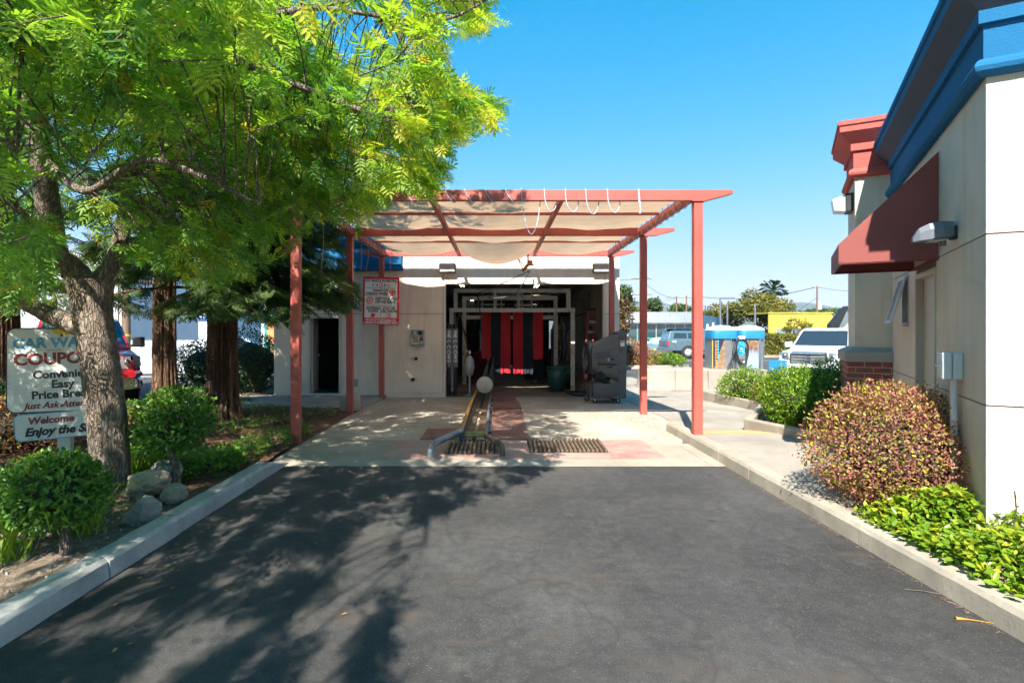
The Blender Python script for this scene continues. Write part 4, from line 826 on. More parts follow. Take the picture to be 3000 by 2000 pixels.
# ------------------------------------------------------------------ evaporative cooler fan
fx = thing('cooler_fan', 'large charcoal plastic portable cooler fan on castors by the bay', 'cooler', (2.62, 13.6, zs(13.6)), R(0))
def fan():
    # side outline: x to the right (intake back), z up; fan mouth on the left
    W2 = .36; z0 = .14
    body = [(.55, z0), (-.12, z0), (-.2, .3), (-.05, .55), (.05, .62), (-.28, .72), (-.33, 1.2), (-.28, 1.38), (.02, 1.70), (.12, 1.78), (.46, 1.80), (.54, 1.72)]
    tank = [(.53, z0), (-.32, z0), (-.36, .25), (-.34, .5), (-.2, .52), (.05, .5), (.2, .7), (.3, .95), (.3, 1.74), (.5, 1.78), (.54, 1.7)]
    b = B(); b.prism(tank, (0, 2*W2, 0), (0, -W2, 0)); b.o('tank', GREYP, fx, .03, 3)
    # shroud: rectangular at the back tapering to a round mouth
    rings = []
    for t_ in np.linspace(0, 1, 7):
        x = .32-.70*t_; g = []
        for k in range(32):
            a = 2*math.pi*k/32; c_, s_ = math.cos(a), math.sin(a); m = max(abs(c_), abs(s_))
            sq = (c_/m*.43, s_/m*.58); ci = (c_*.36, s_*.36); e = t_**.8
            g.append((x, sq[0]*(1-e)+ci[0]*e, 1.12+(sq[1]*(1-e)+ci[1]*e)-.03*t_))
        rings.append(g)
    B().loft(rings, False).o('shroud', GREYP, fx); B().lathe([(0, 0), (.34, 0)], (-.2, 0, 1.09), 24, 'X', False).o('fan_back', BLACK, fx)
    for a in (-.6, -.25, .25, .6):
        b = B(); b.bar((.28, -.43*math.cos(a)-.0, 1.12+.5*math.sin(a)+.12), (-.2, -.36*math.cos(a), 1.1+.3*math.sin(a)+.05), .05, .05); b.o('rib', GREYP, fx, .012)
    b = B(); b.lathe([(.36, 0), (.385, 0), (.385, .05), (.36, .05), (.36, 0)], (-.41, 0, 1.09), 36, 'X', False); b.o('ring', BLACK, fx)
    gr = B()
    for r_ in (.08, .14, .2, .26, .32): gr.tube([(-.43-.04*(1-r_/.36), r_*math.cos(a), 1.09+r_*math.sin(a)) for a in np.linspace(0, 2*math.pi, 28)], .004, 4)
    for k in range(10): a = k*math.pi/5; gr.bar((-.475, .03*math.cos(a), 1.09+.03*math.sin(a)), (-.43, .36*math.cos(a), 1.09+.36*math.sin(a)), .006)
    gr.o('grille', PIPEG, fx)
    for k in range(4):
        a = k*math.pi/2+.4; B().add([(-.38, .05*math.cos(a), 1.09+.05*math.sin(a)), (-.36, .33*math.cos(a-.25), 1.09+.33*math.sin(a-.25)), (-.42, .33*math.cos(a+.3), 1.09+.33*math.sin(a+.3)), (-.42, .06*math.cos(a+.8), 1.09+.06*math.sin(a+.8))], [(0, 1, 2, 3)]).o('blade', STEEL, fx)
    pn = box('control_panel', (-.02, -.46, 1.02), (.24, -.42, 1.16), GREYP, fx, .012); B().lathe([(0, -.03), (.03, -.03), (.035, 0)], (.08, -.46, 1.08), 14, 'Y').o('dial', STEEL, pn); box('plate', (.12, -.465, 1.06), (.2, -.459, 1.12), DARK, pn, .002)
    box('ridge', (-.22, -.45, 1.17), (.3, -.41, 1.20), GREYP, fx, .01); box('ridge', (-.18, -.445, .95), (.28, -.41, .975), BLACK, fx, .005); box('vent_slot', (.02, -.44, .89), (.18, -.42, .91), BLACK, fx, .002)
    st = box('sticker', (.38, -W2-.004, 1.40), (.48, -W2-.001, 1.53), WHITE, fx, 0); box('print', (.39, -W2-.006, 1.49), (.43, -W2-.0045, 1.515), paint('sticker_blue', (.05, .07, .3), .5), st, 0); box('print', (.43, -W2-.006, 1.49), (.47, -W2-.0045, 1.515), paint('sticker_red', (.6, .1, .12), .5), st, 0)
    for z in (.5, .78, 1.0, 1.24, 1.6): box('groove', (.32 if z > .6 else .14, -W2-.006, z), (.535, -W2-.001, z+.012), paint('groove_grey', (.13, .135, .14), .5) if z in (.5, 1.24) and 'groove_grey' not in MATS else (MATS['groove_grey'] if z in (.5, 1.24) else DARK), fx, .002)
    b = B(); b.bar((-.3, -W2-.012, .235), (.2, -W2-.012, .235), .03, .02); b.bar((.2, -W2-.012, .235), (.28, -W2-.012, .15), .03, .02); b.o('skirt', GREYP, fx)
    # motor with cord wrapped at the gap
    B().cyl((-.2, -.25, .66), (-.02, -.25, .66), .09).o('motor', DARK, fx)
    for k in range(4): B().tube(bez([(-.18+.03*k, -.37, .78), (-.1+.04*k, -.4, .62), (-.02+.05*k, -.38, .5)], 5), .013, 6).o('cord', BLACK, fx)
    B().tube(bez([(-.30, -.40, 1.42), (-.34, -.41, 1.2), (-.33, -.41, .8), (-.30, -.40, .2)], 5), .015, 6).o('cord', BLACK, fx)
    box('lever', (-.46, -.2, .6), (-.38, -.1, .72), paint('lever_red', (.3, .06, .05), .5), fx, .01)
    for x, y in ((-.22, -.28), (.34, -.28), (-.34, .2), (.36, .25)):
        c_ = bpy.data.objects.new('castor', None); COL.objects.link(c_); c_.parent = fx; c_.location = (x, y, 0)
        B().lathe([(0, -.02), (.055, -.02), (.062, -.01), (.062, .01), (.055, .02), (0, .02)], (0, 0, .063), 20, 'Y').o('wheel', BLACK, c_); B().lathe([(0, -.024), (.035, -.022), (.035, .022), (0, .024)], (0, 0, .063), 14, 'Y').o('hub', STEEL, c_)
        b = B(); b.bar((-.0, -.028, .06), (-.02, -.028, .14), .006, .03); b.bar((0, .028, .06), (-.02, .028, .14), .006, .03); b.o('fork', STEEL, c_)
fan()
# ------------------------------------------------------------------ signs
SR = paint('sign_red', (.72, .006, .012), .45, .05); SW = paint('sign_white', (.82, .82, .82), .45, .04); SB = paint('sign_black', (.015, .015, .018), .6); SRD = paint('sign_graphic_red', (.75, .012, .02), .5)
p = P(1116, 881, 14.12); sg = thing('rules_sign', 'red bordered white wash rules sign on the rear left canopy post', 'sign', (p.x, 14.12, p.z), R(2)); sg.rotation_euler = (0, R(1), R(2))
box('board', (-.465, 0, -.615), (.465, .012, .615), SR, sg, .02); box('panel', (-.418, -.004, -.44), (.418, .001, .56), SW, sg, .01)
def tx(s, x, z, size, mat=SB, al='CENTER', shear=.22, bold=.0035, sx=.76): return text(s, size, mat, sg, (x, -.006, z), (R(90), 0, 0), shear, bold, al, sx=sx)
tx('PUT VEHICLE IN NEUTRAL', .0, .485, .092); tx('P', -.2, .37, .095, shear=0); tx('R', -.1, .37, .095, shear=0); box('square', (-.045, -.009, .355), (.045, -.005, .455), SRD, sg, 0); text('N', .1, SW, sg, (0, -.011, .37), shear=0, bold=.006, sx=.9); tx('D', .1, .37, .095, shear=0); tx('L', .19, .37, .095, shear=0)
def rule(x0, x1, z): box('rule', (x0, -.008, z-.004), (x1, -.0045, z+.004), SB, sg, 0)
rule(-.38, .37, .33); rule(-.38, .37, .115); rule(-.37, .37, -.125); box('rule', (-.004, -.008, -.42), (.004, -.0045, -.15), SB, sg, 0)
tx('HANDS OFF', .18, .235, .096, al='RIGHT'); tx('STEERING WHEEL', .18, .15, .096, al='RIGHT')
def ring(x, z, r, w_, mat, arc=(0, 2*math.pi)):
    a = np.linspace(arc[0], arc[1], 36); b = B()
    for i in range(35): b.quad(*[(x+rr*math.cos(t_), -.008, z+rr*math.sin(t_)) for t_, rr in ((a[i], r), (a[i+1], r), (a[i+1], r-w_), (a[i], r-w_))])
    return b.o('graphic', mat, sg)
ring(.29, .225, .085, .02, SRD); b = B(); b.bar((.21, -.0085, .235), (.37, -.0085, .235), .002, .028); b.bar((.29, -.0085, .235), (.29, -.0085, .15), .035, .002); b.quad(*[(.29+.03*math.cos(t_), -.009, .235+.03*math.sin(t_)) for t_ in np.linspace(0, 6.0, 14)]); b.o('graphic', SRD, sg)
ring(-.28, 0, .08, .016, SRD); ring(-.28, 0, .055, .006, SRD); ring(-.28, 0, .098, .006, SB, (.3, 4.6)); B().quad(*[(-.28+(.045 if k % 2 == 0 else .018)*math.sin(k*math.pi/5), -.009, (.045 if k % 2 == 0 else .018)*math.cos(k*math.pi/5)) for k in range(10)]).o('graphic', SRD, sg)
tx('KEEP YOUR FOOT', -.15, .02, .096, al='LEFT'); tx('OFF THE BREAK', -.15, -.065, .096, al='LEFT')
tx('ANTENNA', -.2, -.225, .096); tx('DOWN', -.2, -.3, .096); tx('STAY OFF', .21, -.225, .096); tx('CELL PHONE', .21, -.3, .096)
B().quad(*[(-.2+x, -.008, -.375+z) for x, z in ((-.045, .05), (-.045, -.01), (-.075, -.01), (0, -.06), (.075, -.01), (.045, -.01), (.045, .05))][::-1]).o('graphic', SRD, sg)
ring(.21, -.37, .062, .01, SRD); b = B(); b.bar((.17, -.0085, -.33), (.25, -.0085, -.41), .008, .002, (0, 1, 0)); b.o('graphic', SRD, sg); ring(.212, -.37, .03, .006, SB)
tx('WE ARE NOT RESPONSIBLE FOR', .0, -.52, .072, SW, bold=.003); tx('DAMAGE TO AFTERMARKET PARTS', .0, -.59, .072, SW, bold=.003)
for z in (.59, -.6): B().lathe([(0, -.008), (.012, -.006), (.014, 0)], (0, 0, z), 10, 'Y').o('bolt', STEEL, sg)
# weathered coupon sign in the bed, right side farther away
def m_peel():
    m, t, n, l, b = nt('peeling_sign_white'); s = coords(n, l, False)
    c = ramp(n, l, noise(n, l, s, 3, 6), [(0.3, (.56, .585, .56)), (0.7, (.70, .72, .69))])
    mp = n.new('ShaderNodeMapping'); mp.inputs['Scale'].default_value = (5, 1, 26); l.new(s, mp.inputs[0])
    c = mixc(n, l, c, (.22, .18, .14), ramp(n, l, noise(n, l, mp.outputs[0], 1.0, 7, 0.75), [(0.6, (0, 0, 0)), (0.66, (.85, .85, .85))]))
    c = mixc(n, l, c, (.27, .24, .2), ramp(n, l, noise(n, l, s, 2.2, 8, 0.8), [(0.58, (0, 0, 0)), (0.75, (.6, .6, .6))]))
    l.new(c, b.inputs['Base Color']); b.inputs['Roughness'].default_value = .7; return m
PEEL = m_peel(); CB = paint('sign_faded_blue', (.09, .33, .50), .7, .15, 9, world=False); CRD = paint('sign_faded_red', (.25, .045, .04), .7, .2, 9, world=False); CBK = paint('sign_faded_black', (.03, .033, .038), .7, .3, 9); CY_ = paint('sign_yellow', (.6, .42, .02), .6)
sp = P(182, 1300, 6.3); cs = thing('coupon_sign', 'weathered white car wash coupon sign on a post behind the near tree', 'sign', (sp.x, 6.3, .08), R(19))
def rrect(w_, h_, r_, n=5):
    o_ = []
    for cx_, cz, a0 in ((w_/2-r_, h_/2-r_, 0), (-w_/2+r_, h_/2-r_, 90), (-w_/2+r_, -h_/2+r_, 180), (w_/2-r_, -h_/2+r_, 270)):
        for k in range(n+1): a = R(a0+90*k/n); o_.append((cx_+r_*math.cos(a), cz+r_*math.sin(a)))
    return o_
box('post', (-.06, .03, -.2), (.07, .13, 2.0), paint('post_white', (.55, .57, .54), .6, .08, 3), cs, .006)
zc1 = 1.7-(1083-CY)/F*6.3-.08; zc2 = 1.7-(1243-CY)/F*6.3-.08
B().prism(rrect(1.05, .97, .09), (0, .02, 0), (0, 0, zc1)).o('backing', DARK, cs); B().prism(rrect(1.02, .94, .08), (0, .005, 0), (0, -.006, zc1)).o('board', PEEL, cs)
b2 = bpy.data.objects.new('lower_board', None); COL.objects.link(b2); b2.parent = cs; b2.location = (.02, 0, zc2); b2.rotation_euler = (0, R(-3), 0)
B().prism(rrect(.94, .31, .06), (0, .02, 0)).o('backing', CB, b2); B().prism(rrect(.92, .29, .055), (0, .004, 0), (0, -.005, 0)).o('face', PEEL, b2)
def ct(s, x, z, size, mat, shear=0, bold=.006, al='LEFT', sx=1.0, par=None, zc=None): text(s, size, mat, par or cs, (x, -.0085, z+(zc1 if zc is None else zc)), (R(90), R(-2.0) if par is None else 0, 0), shear, bold, al, sx=sx)
ct('CAR WASH', -.46, .25, .155, CB, 0, .006, sx=1.02); ct('COUPONS', -.45, .06, .18, CRD, 0, .007, sx=1.0)
ct('Convenient', .02, -.085, .125, CBK, 0, .004, 'CENTER'); ct('Easy', .01, -.20, .125, CBK, 0, .004, 'CENTER'); ct('Price Breaks', .03, -.315, .125, CBK, 0, .004, 'CENTER'); ct('Just Ask Attendant', .02, -.425, .098, CRD, .3, .003, 'CENTER')
ct('Welcome', -.12, .035, .11, CRD, .15, .004, 'CENTER', par=b2, zc=0); ct('Enjoy the Show', .02, -.095, .125, CBK, .28, .006, 'CENTER', par=b2, zc=0)
B().quad(*[(.02+.12*math.cos(a), -.009, .47+zc1+.07*math.sin(a)) for a in np.linspace(math.pi, 2*math.pi, 12)]).o('emblem', CY_, cs)
for z in (.4, -.02, -.41): B().lathe([(0, -.012), (.016, -.01), (.018, 0)], (.0, -.006, zc1+z), 10, 'Y').o('bolt', RUST, cs)
# concrete stump by the middle left post, winding roots, boulders
o = B().lathe([(0, .34), (.16, .35), (.2, .33), (.22, .2), (.23, -.05)], (0, 0, 0), 20).o('concrete_stump', CONC); o.location = (-3.15, 11.75, -.02); tag(o, 'round concrete stump beside the middle left canopy post', 'stump')
def rock(name, label, p, r_, mat, seed, flat=.6, rot=0.0, facet=False):
    me = bpy.data.meshes.new(name); bm = bmesh.new(); bmesh.ops.create_icosphere(bm, subdivisions=5 if not facet else 4, radius=1); rn = random.Random(seed); dirs = [Vector((rn.gauss(0, 1), rn.gauss(0, 1), rn.gauss(0, 1))).normalized() for _ in range(9)]; cut = [rn.uniform(.5, .82) if facet else rn.uniform(.6, .92) for _ in dirs]
    for v in bm.verts:
        n_ = v.co.normalized(); k = 1.0
        for d_, c_ in zip(dirs, cut):
            dd_ = n_.dot(d_)
            if dd_ > 0: k = min(k, c_/max(dd_, 1e-3)) if facet else k-0.16*max(0, dd_-c_)*2
        k *= 1+.16*mnoise.fractal(n_*1.6+Vector((seed, 0, 0)), 1.0, 2.0, 5)+.03*mnoise.noise(n_*9)
        v.co = Vector((n_.x*r_[0], n_.y*r_[1], n_.z*r_[2]))*k
    bm.to_mesh(me); bm.free(); me.polygons.foreach_set('use_smooth', [not facet]*len(me.polygons)); o = link(name, me, mat); o.location = p; o.rotation_euler = (0, 0, rot); return tag(o, label, 'boulder', 'boulders at the tree foot')
ROCK1 = paint('rock_tan', (.27, .215, .15), .9, .3, 5, dirt=(.38, .34, .28), dirt_lo=.55, bd=.01, bsc=25); ROCK2 = paint('rock_grey', (.20, .21, .185), .85, .25, 5, dirt=(.32, .33, .31), dirt_lo=.6, bd=.006, bsc=30); ROCK3 = paint('rock_warm', (.24, .20, .155), .9, .25, 6, dirt=(.33, .29, .24), dirt_lo=.55, bd=.006, bsc=30)
g = G(412, 1462, .1); rock('boulder', 'tan layered boulder lying in the middle of the rock pile', (g.x, g.y+.12, .22), (.21, .15, .13), ROCK1, 3, rot=.2)
g = G(490, 1480, .1); rock('boulder', 'rounded brown boulder at the right of the rock pile', (g.x, g.y+.1, .17), (.11, .11, .11), ROCK3, 5)
g = G(402, 1535, .1); rock('boulder', 'angular grey green rock in front against the kerb', (g.x, g.y+.08, .17), (.145, .12, .14), ROCK2, 11, rot=.5, facet=True)
g = G(440, 1440, .1); rock('boulder', 'grey smooth boulder at the back of the rock pile', (g.x, g.y+.28, .25), (.17, .13, .11), ROCK2, 8, rot=-.2)
# ------------------------------------------------------------------ vegetation
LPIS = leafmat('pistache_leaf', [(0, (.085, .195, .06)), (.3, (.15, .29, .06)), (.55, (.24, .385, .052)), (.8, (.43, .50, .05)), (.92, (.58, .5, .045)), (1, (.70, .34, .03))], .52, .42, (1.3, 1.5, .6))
LRED = leafmat('redwood_needle', [(0, (.03, .06, .022)), (.5, (.075, .13, .04)), (1, (.16, .22, .065))], .25, .6)
LSHR = leafmat('shrub_leaf', [(0, (.03, .09, .018)), (.5, (.075, .19, .028)), (1, (.19, .34, .045))], .4, .35)
LJAS = leafmat('jasmine_leaf', [(0, (.04, .11, .012)), (.4, (.10, .21, .014)), (.75, (.19, .30, .02)), (1, (.38, .38, .03))], .35, .28)
LLOR = leafmat('loropetalum_leaf', [(0, (.13, .04, .04)), (.3, (.34, .12, .105)), (.56, (.38, .16, .125)), (.62, (.26, .20, .06)), (.78, (.28, .29, .05)), (.92, (.5, .42, .05)), (1, (.6, .48, .04))], .3, .4)
LOLV = leafmat('olive_leaf', [(0, (.09, .075, .02)), (.5, (.16, .17, .03)), (1, (.28, .28, .04))], .3, .4)
LDRK = leafmat('hedge_leaf', [(0, (.012, .035, .016)), (.5, (.03, .07, .028)), (1, (.07, .12, .045))], .2, .35)
LFAR = leafmat('far_leaf', [(0, (.05, .08, .02)), (.5, (.13, .14, .025)), (1, (.30, .22, .03))], .25, .6)
LFGR = leafmat('far_green_leaf', [(0, (.03, .06, .02)), (.5, (.07, .11, .03)), (1, (.13, .17, .05))], .25, .6)
LPUR = leafmat('purple_leaf', [(0, (.06, .035, .025)), (.5, (.13, .08, .04)), (1, (.22, .16, .06))], .3, .5)
LSTR = leafmat('strap_leaf', [(0, (.10, .2, .02)), (.5, (.2, .34, .03)), (1, (.36, .46, .05))], .4, .35)
BARK = m_bark('pistache_bark', (.11, .085, .065), (.225, .175, .135), (.36, .30, .245), .3, 15, .03)
RBARK = m_bark('redwood_bark', (.075, .043, .028), (.17, .095, .06), (.32, .20, .13), .09, 13, .05)
def shadow_ok(p):
    """shadow of the point stays where the tree's shadow lies"""
    t = p[:, 2]/SUN.z; xs_, ys_ = p[:, 0]-SUN.x*t, p[:, 1]-SUN.y*t
    lim = np.interp(ys_, [-5, 2.2, 2.7, 3.5, 4.6, 5.2, 6.0, 6.9, 8, 9.9, 12, 20], [-.2, -.35, -.45, -.66, -.8, -.5, .1, .75, 1.0, 1.45, 1.3, 1.5]); return xs_ < lim
def mask_ok(p):
    px, py = project(p); r = np.interp(py, [-3000, -400, 0, 60, 110, 130, 190, 240, 275, 320, 360, 400, 425, 470, 500, 560, 600, 640], [1900, 1600, 1470, 1470, 1405, 1340, 1310, 1375, 1475, 1500, 1470, 1430, 1345, 1320, 1335, 1300, 1240, 1080])
    lo = np.interp(px, [-400, 0, 100, 160, 200, 330, 400, 470, 600, 640, 700, 800, 880, 930, 1000, 1060, 1100, 1160, 1280, 1330, 1345], [930, 900, 905, 830, 690, 720, 800, 800, 840, 870, 825, 775, 720, 640, 635, 720, 625, 570, 595, 595, 500])
    jit = 26*np.sin(py/19+p[:, 1]*5)+18*np.sin(py/9+p[:, 2]*9); r = r+jit-12; lo = lo+20*np.sin(px/17+p[:, 1]*6)-6
    front = p[:, 1] > 0.3
    return ~front | ((px < r) & (py < lo)) | (py < -300)
def pistache():
    base = np.array((-3.8, 5.4, .07)); root = thing('pistache_tree', 'large yellow green pistache tree leaning over the left kerb', 'tree', base)
    def rel(p): return tuple(Vector(p)-Vector(base))
    def at(*a): return P(*a)
    tr = [at(325, 1480, 5.4), at(324, 1440, 5.4), at(322, 1350, 5.4), at(315, 1230, 5.4), at(298, 1080, 5.4), at(280, 960, 5.4), at(268, 870, 5.4), at(262, 820, 5.4)]
    pts = bez(tr, 6); n = len(pts); b = B(); seg = 40; rings = []
    for i, p in enumerate(pts):
        t_ = i/(n-1); r_ = .165+.10*math.exp(-t_*11)+.035*max(0, t_-.8)/.2
        rings.append([rel(p+Vector((math.cos(a), math.sin(a), 0))*r_*(1+.05*math.sin(3*a+t_*5)+.035*math.sin(7*a+t_*9)+random.uniform(-.02, .02))) for a in [2*math.pi*k/seg for k in range(seg)]])
    b.loft(rings); b.o('trunk', BARK, root)
    L = [([at(262, 850, 5.4), at(215, 790, 5.35), at(165, 745, 5.2), at(150, 660, 5.0), at(125, 480, 4.8), at(100, 300, 4.6), at(98, 170, 4.3), at(160, 30, 4.0), at(230, -150, 3.7)], .125, .06),
         ([at(270, 850, 5.4), at(325, 780, 5.5), at(355, 690, 5.6), at(380, 560, 5.8), at(470, 330, 6.1), at(600, 100, 6.6)], .10, .04),
         ([at(285, 970, 5.4), at(215, 950, 5.45), at(130, 915, 5.5), at(40, 870, 5.5), at(-120, 800, 5.6), at(-500, 650, 5.8)], .11, .05),
         ([at(100, 180, 4.4), at(280, 25, 4.4), at(480, 95, 4.3), at(700, 180, 4.3), at(900, 262, 4.35), at(1110, 338, 4.4), at(1260, 330, 4.45), at(1430, 300, 4.5)], .05, .012),
         ([at(480, 95, 4.3), at(620, 55, 4.3), at(800, 42, 4.4), at(950, 25, 4.5), at(1200, 60, 4.7), at(1330, 50, 4.8), at(1440, -10, 4.9)], .035, .01),
         ([at(120, 460, 4.8), at(250, 560, 4.6), at(300, 350, 4.2), at(280, 345, 4.1), at(220, 240, 4.0)][:2]+[at(420, 470, 4.2), at(600, 520, 4.0), at(760, 600, 4.0)], .045, .012),
         ([at(230, -150, 3.7), Vector((-2.6, 2.6, 4.9)), Vector((-2.1, 1.2, 5.1)), Vector((-1.9, -.5, 5.2))], .06, .015),
         ([at(100, 180, 4.3), Vector((-4.2, 3.0, 4.6)), Vector((-4.0, 1.2, 5.0)), Vector((-3.6, -.8, 5.2))], .06, .015),
         ([at(600, 100, 6.6), Vector((-2.2, 7.2, 6.0)), Vector((-1.2, 7.8, 6.5))], .04, .012),
         ([at(470, 330, 6.1), at(700, 380, 6.3), at(950, 480, 6.4), at(1150, 520, 6.5)], .035, .01),
         ([at(-120, 800, 5.6), at(-300, 500, 4.6), at(-300, 100, 3.8)], .05, .015),
         ([at(165, 745, 5.2), at(60, 620, 4.3), at(-20, 560, 3.6), at(60, 520, 3.0)], .04, .01)]
    samp = []
    for pl_, r0, r1 in L:
        q = bez(pl_, 6); b = B(); m = len(q); b.tube([rel(p) for p in q], [r0+(r1-r0)*(i/(m-1))**.8 for i in range(m)], 12, wob=.05); b.o('limb', BARK, root); samp += q
    samp = np.array([tuple(p) for p in samp])
    # twig ends through the crown
    n = 9000; d = unit(n); rr = rng.random(n)**(1/2.6); c = np.array((-4.1, 4.2, 4.9))+d*rr[:, None]*np.array((5.2, 5.4, 3.6))
    # a nearer lower skirt and the reach over the drive
    n2 = 2600; ex = np.stack([rng.uniform(-6.5, .3, n2), rng.uniform(2.1, 7.6, n2), rng.uniform(1.9, 4.6, n2)], 1); n3 = 2600; ex2 = np.stack([rng.uniform(-2.6, .35, n3), rng.uniform(3.4, 6.4, n3), rng.uniform(2.6, 6.4, n3)], 1); c = np.concatenate([c, ex, ex2])
    g = np.array([math.sin(a*1.9+1)+math.sin(b_*2.3+2)+math.sin(e*2.6+a) for a, b_, e in c]); ok = g > -.4+rng.normal(0, .3, len(c))
    dist = np.linalg.norm(c-np.array((0, 0, H)), axis=1)
    ok &= mask_ok(c) & shadow_ok(c) & (dist > 2.5) & (c[:, 2] > 1.75) & ~((c[:, 2] < 2.3) & (c[:, 1] < 1.5))
    ok &= ~((c[:, 1] < 1.0) & (c[:, 2] < 3.4)); ok &= ~((c[:, 1] < 2.0) & (rng.random(len(c)) < .85)); top = np.maximum(3.6, 2.1+.62*c[:, 1]); ok &= ~((c[:, 2] > top) & (rng.random(len(c)) < .82))
    c = c[ok]; c = c[rng.permutation(len(c))][:2250]
    # boughs overhead whose shade falls on the near left half of the drive
    n4 = 900; hz_ = rng.uniform(2.9, 4.6, n4); tg = np.stack([rng.uniform(-3.2, -.3, n4), rng.uniform(1.8, 6.9, n4), np.zeros(n4)], 1); tg = tg[np.sin(tg[:, 0]*9.1+1)+np.sin(tg[:, 1]*7.3)+np.sin(tg[:, 0]*5.3-tg[:, 1]*6.1) > .45]; hz_ = hz_[:len(tg)]; c4 = tg+np.array(SUN)[None]/SUN.z*hz_[:, None]
    k4 = mask_ok(c4) & shadow_ok(c4) & (np.linalg.norm(c4-np.array((0, 0, H)), axis=1) > 2.0) & ~((c4[:, 1] > 0) & (c4[:, 1] < 2.2) & (c4[:, 2] < 2.6)); c = np.concatenate([c, c4[k4]])
    # a few twigs right along the outer limbs so that tips reach over the sky
    near = np.argmin(np.linalg.norm(c[:, None, :]-samp[None], axis=2), axis=1); tw = B(); used = {}; cen = np.array((-3.9, 5.0, 3.2))
    pos, ax, up, sz, tn = [], [], [], [], []
    for i, p in enumerate(c):
        s0 = samp[near[i]]; out = p-s0; ln = np.linalg.norm(out); out = out/(ln+1e-6)
        o2 = (p-cen); o2[2] *= .5; o2 /= np.linalg.norm(o2)+1e-6; td = out*.5+o2*.8+rng.normal(0, .35, 3); td[2] -= .12; td /= np.linalg.norm(td)
        Lt = rng.uniform(.25, .45); a0 = p-td*Lt*.6
        tipq = (p+td*Lt*.5)[None]
        path = np.array([s0*(1-k_)+a0*k_ for k_ in (.3, .5, .7, .85, 1)]+[tipq[0], p+td*.3])
        if not (mask_ok(path).all() and shadow_ok(tipq)[0]): pass
        elif ln < 1.3 and used.get(near[i], 0) < 5:
            used[near[i]] = used.get(near[i], 0)+1
            mid = (s0+a0)/2+np.array((0, 0, .08)); tw.tube([rel(s0), rel(mid), rel(a0), rel(p+td*Lt*.5)], [.007, .006, .005, .003], 4, False)
        else: tw.tube([rel(a0-td*.25), rel(a0), rel(p+td*Lt*.5)], [.006, .005, .003], 4, False)
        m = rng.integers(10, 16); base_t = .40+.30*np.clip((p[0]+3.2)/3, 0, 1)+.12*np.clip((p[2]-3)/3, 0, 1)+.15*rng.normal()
        for k in range(m):
            t_ = k/(m-1); q = a0+td*Lt*(.15+1.0*t_); side = rng.normal(0, 1, 3); side -= td*side.dot(td); side /= np.linalg.norm(side)
            dir_ = side*(.85 if t_ < .9 else .25)+td*(.55+.5*t_)+np.array((0, 0, -.30)); pos.append(q); ax.append(dir_); up.append(np.array((0, 0, 1.0))+rng.normal(0, .38, 3)); sz.append(rng.uniform(.10, .185)); tn.append(np.clip(base_t+rng.normal(0, .12), 0.02, .9) if rng.random() > .018 else rng.uniform(.92, 1))
    pos, ax, up, sz, tn = map(np.array, (pos, ax, up, sz, tn))
    tip = pos+ax/np.linalg.norm(ax, axis=1, keepdims=True)*sz[:, None]; k = mask_ok(tip) & mask_ok(pos) & shadow_ok(pos) & (np.linalg.norm(tip-np.array((0, 0, H)), axis=1) > 1.7)
    pos, ax, up, sz, tn = pos[k], ax[k], up[k], sz[k], tn[k]
    pick = rng.integers(0, 3, len(pos))
    for j, args in enumerate(((5, .40, .055, .25), (4, .42, .052, .42), (4, .46, .058, .12))):
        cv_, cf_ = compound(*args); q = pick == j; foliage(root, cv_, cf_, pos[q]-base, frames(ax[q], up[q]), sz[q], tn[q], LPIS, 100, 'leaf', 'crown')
    o = tw.o('twigs', BARK, root); o['kind'] = 'stuff'
    # drooping reddish seed clusters
    sb = B(); SEED = paint('seed_stalk', (.42, .20, .10), .8, .3, 20)
    for i in rng.choice(len(c), 45, False):
        p = c[i]+rng.normal(0, .08, 3)
        if not mask_ok(p[None])[0] or p[1] < 2.4: continue
        for k in range(12):
            e = rng.normal(0, .05, 3); sb.tube([rel(p), rel(p+e*.6+np.array((0, 0, -.03))), rel(p+e*1.4+np.array((0, 0, -.10)))], [.002, .002, .004], 3, False)
    o = sb.o('seed_clusters', SEED, root); o['kind'] = 'stuff'
    # surface roots
    for pts_ in ([(-3.7, 5.2, .1), (-3.45, 4.75, .13), (-3.4, 4.3, .13), (-3.75, 3.95, .11), (-4.1, 3.7, .08)], [(-3.6, 5.3, .12), (-3.3, 5.1, .13), (-3.15, 4.95, .12)], [(-4.1, 4.2, .1), (-4.0, 3.5, .12), (-3.8, 2.9, .12), (-4.0, 2.3, .07)]):
        b = B(); q = bez(pts_, 5); b.tube([rel(p) for p in q], [.06-.035*i/len(q) for i in range(len(q))], 10, wob=.08); b.o('root', BARK, root)
pistache()
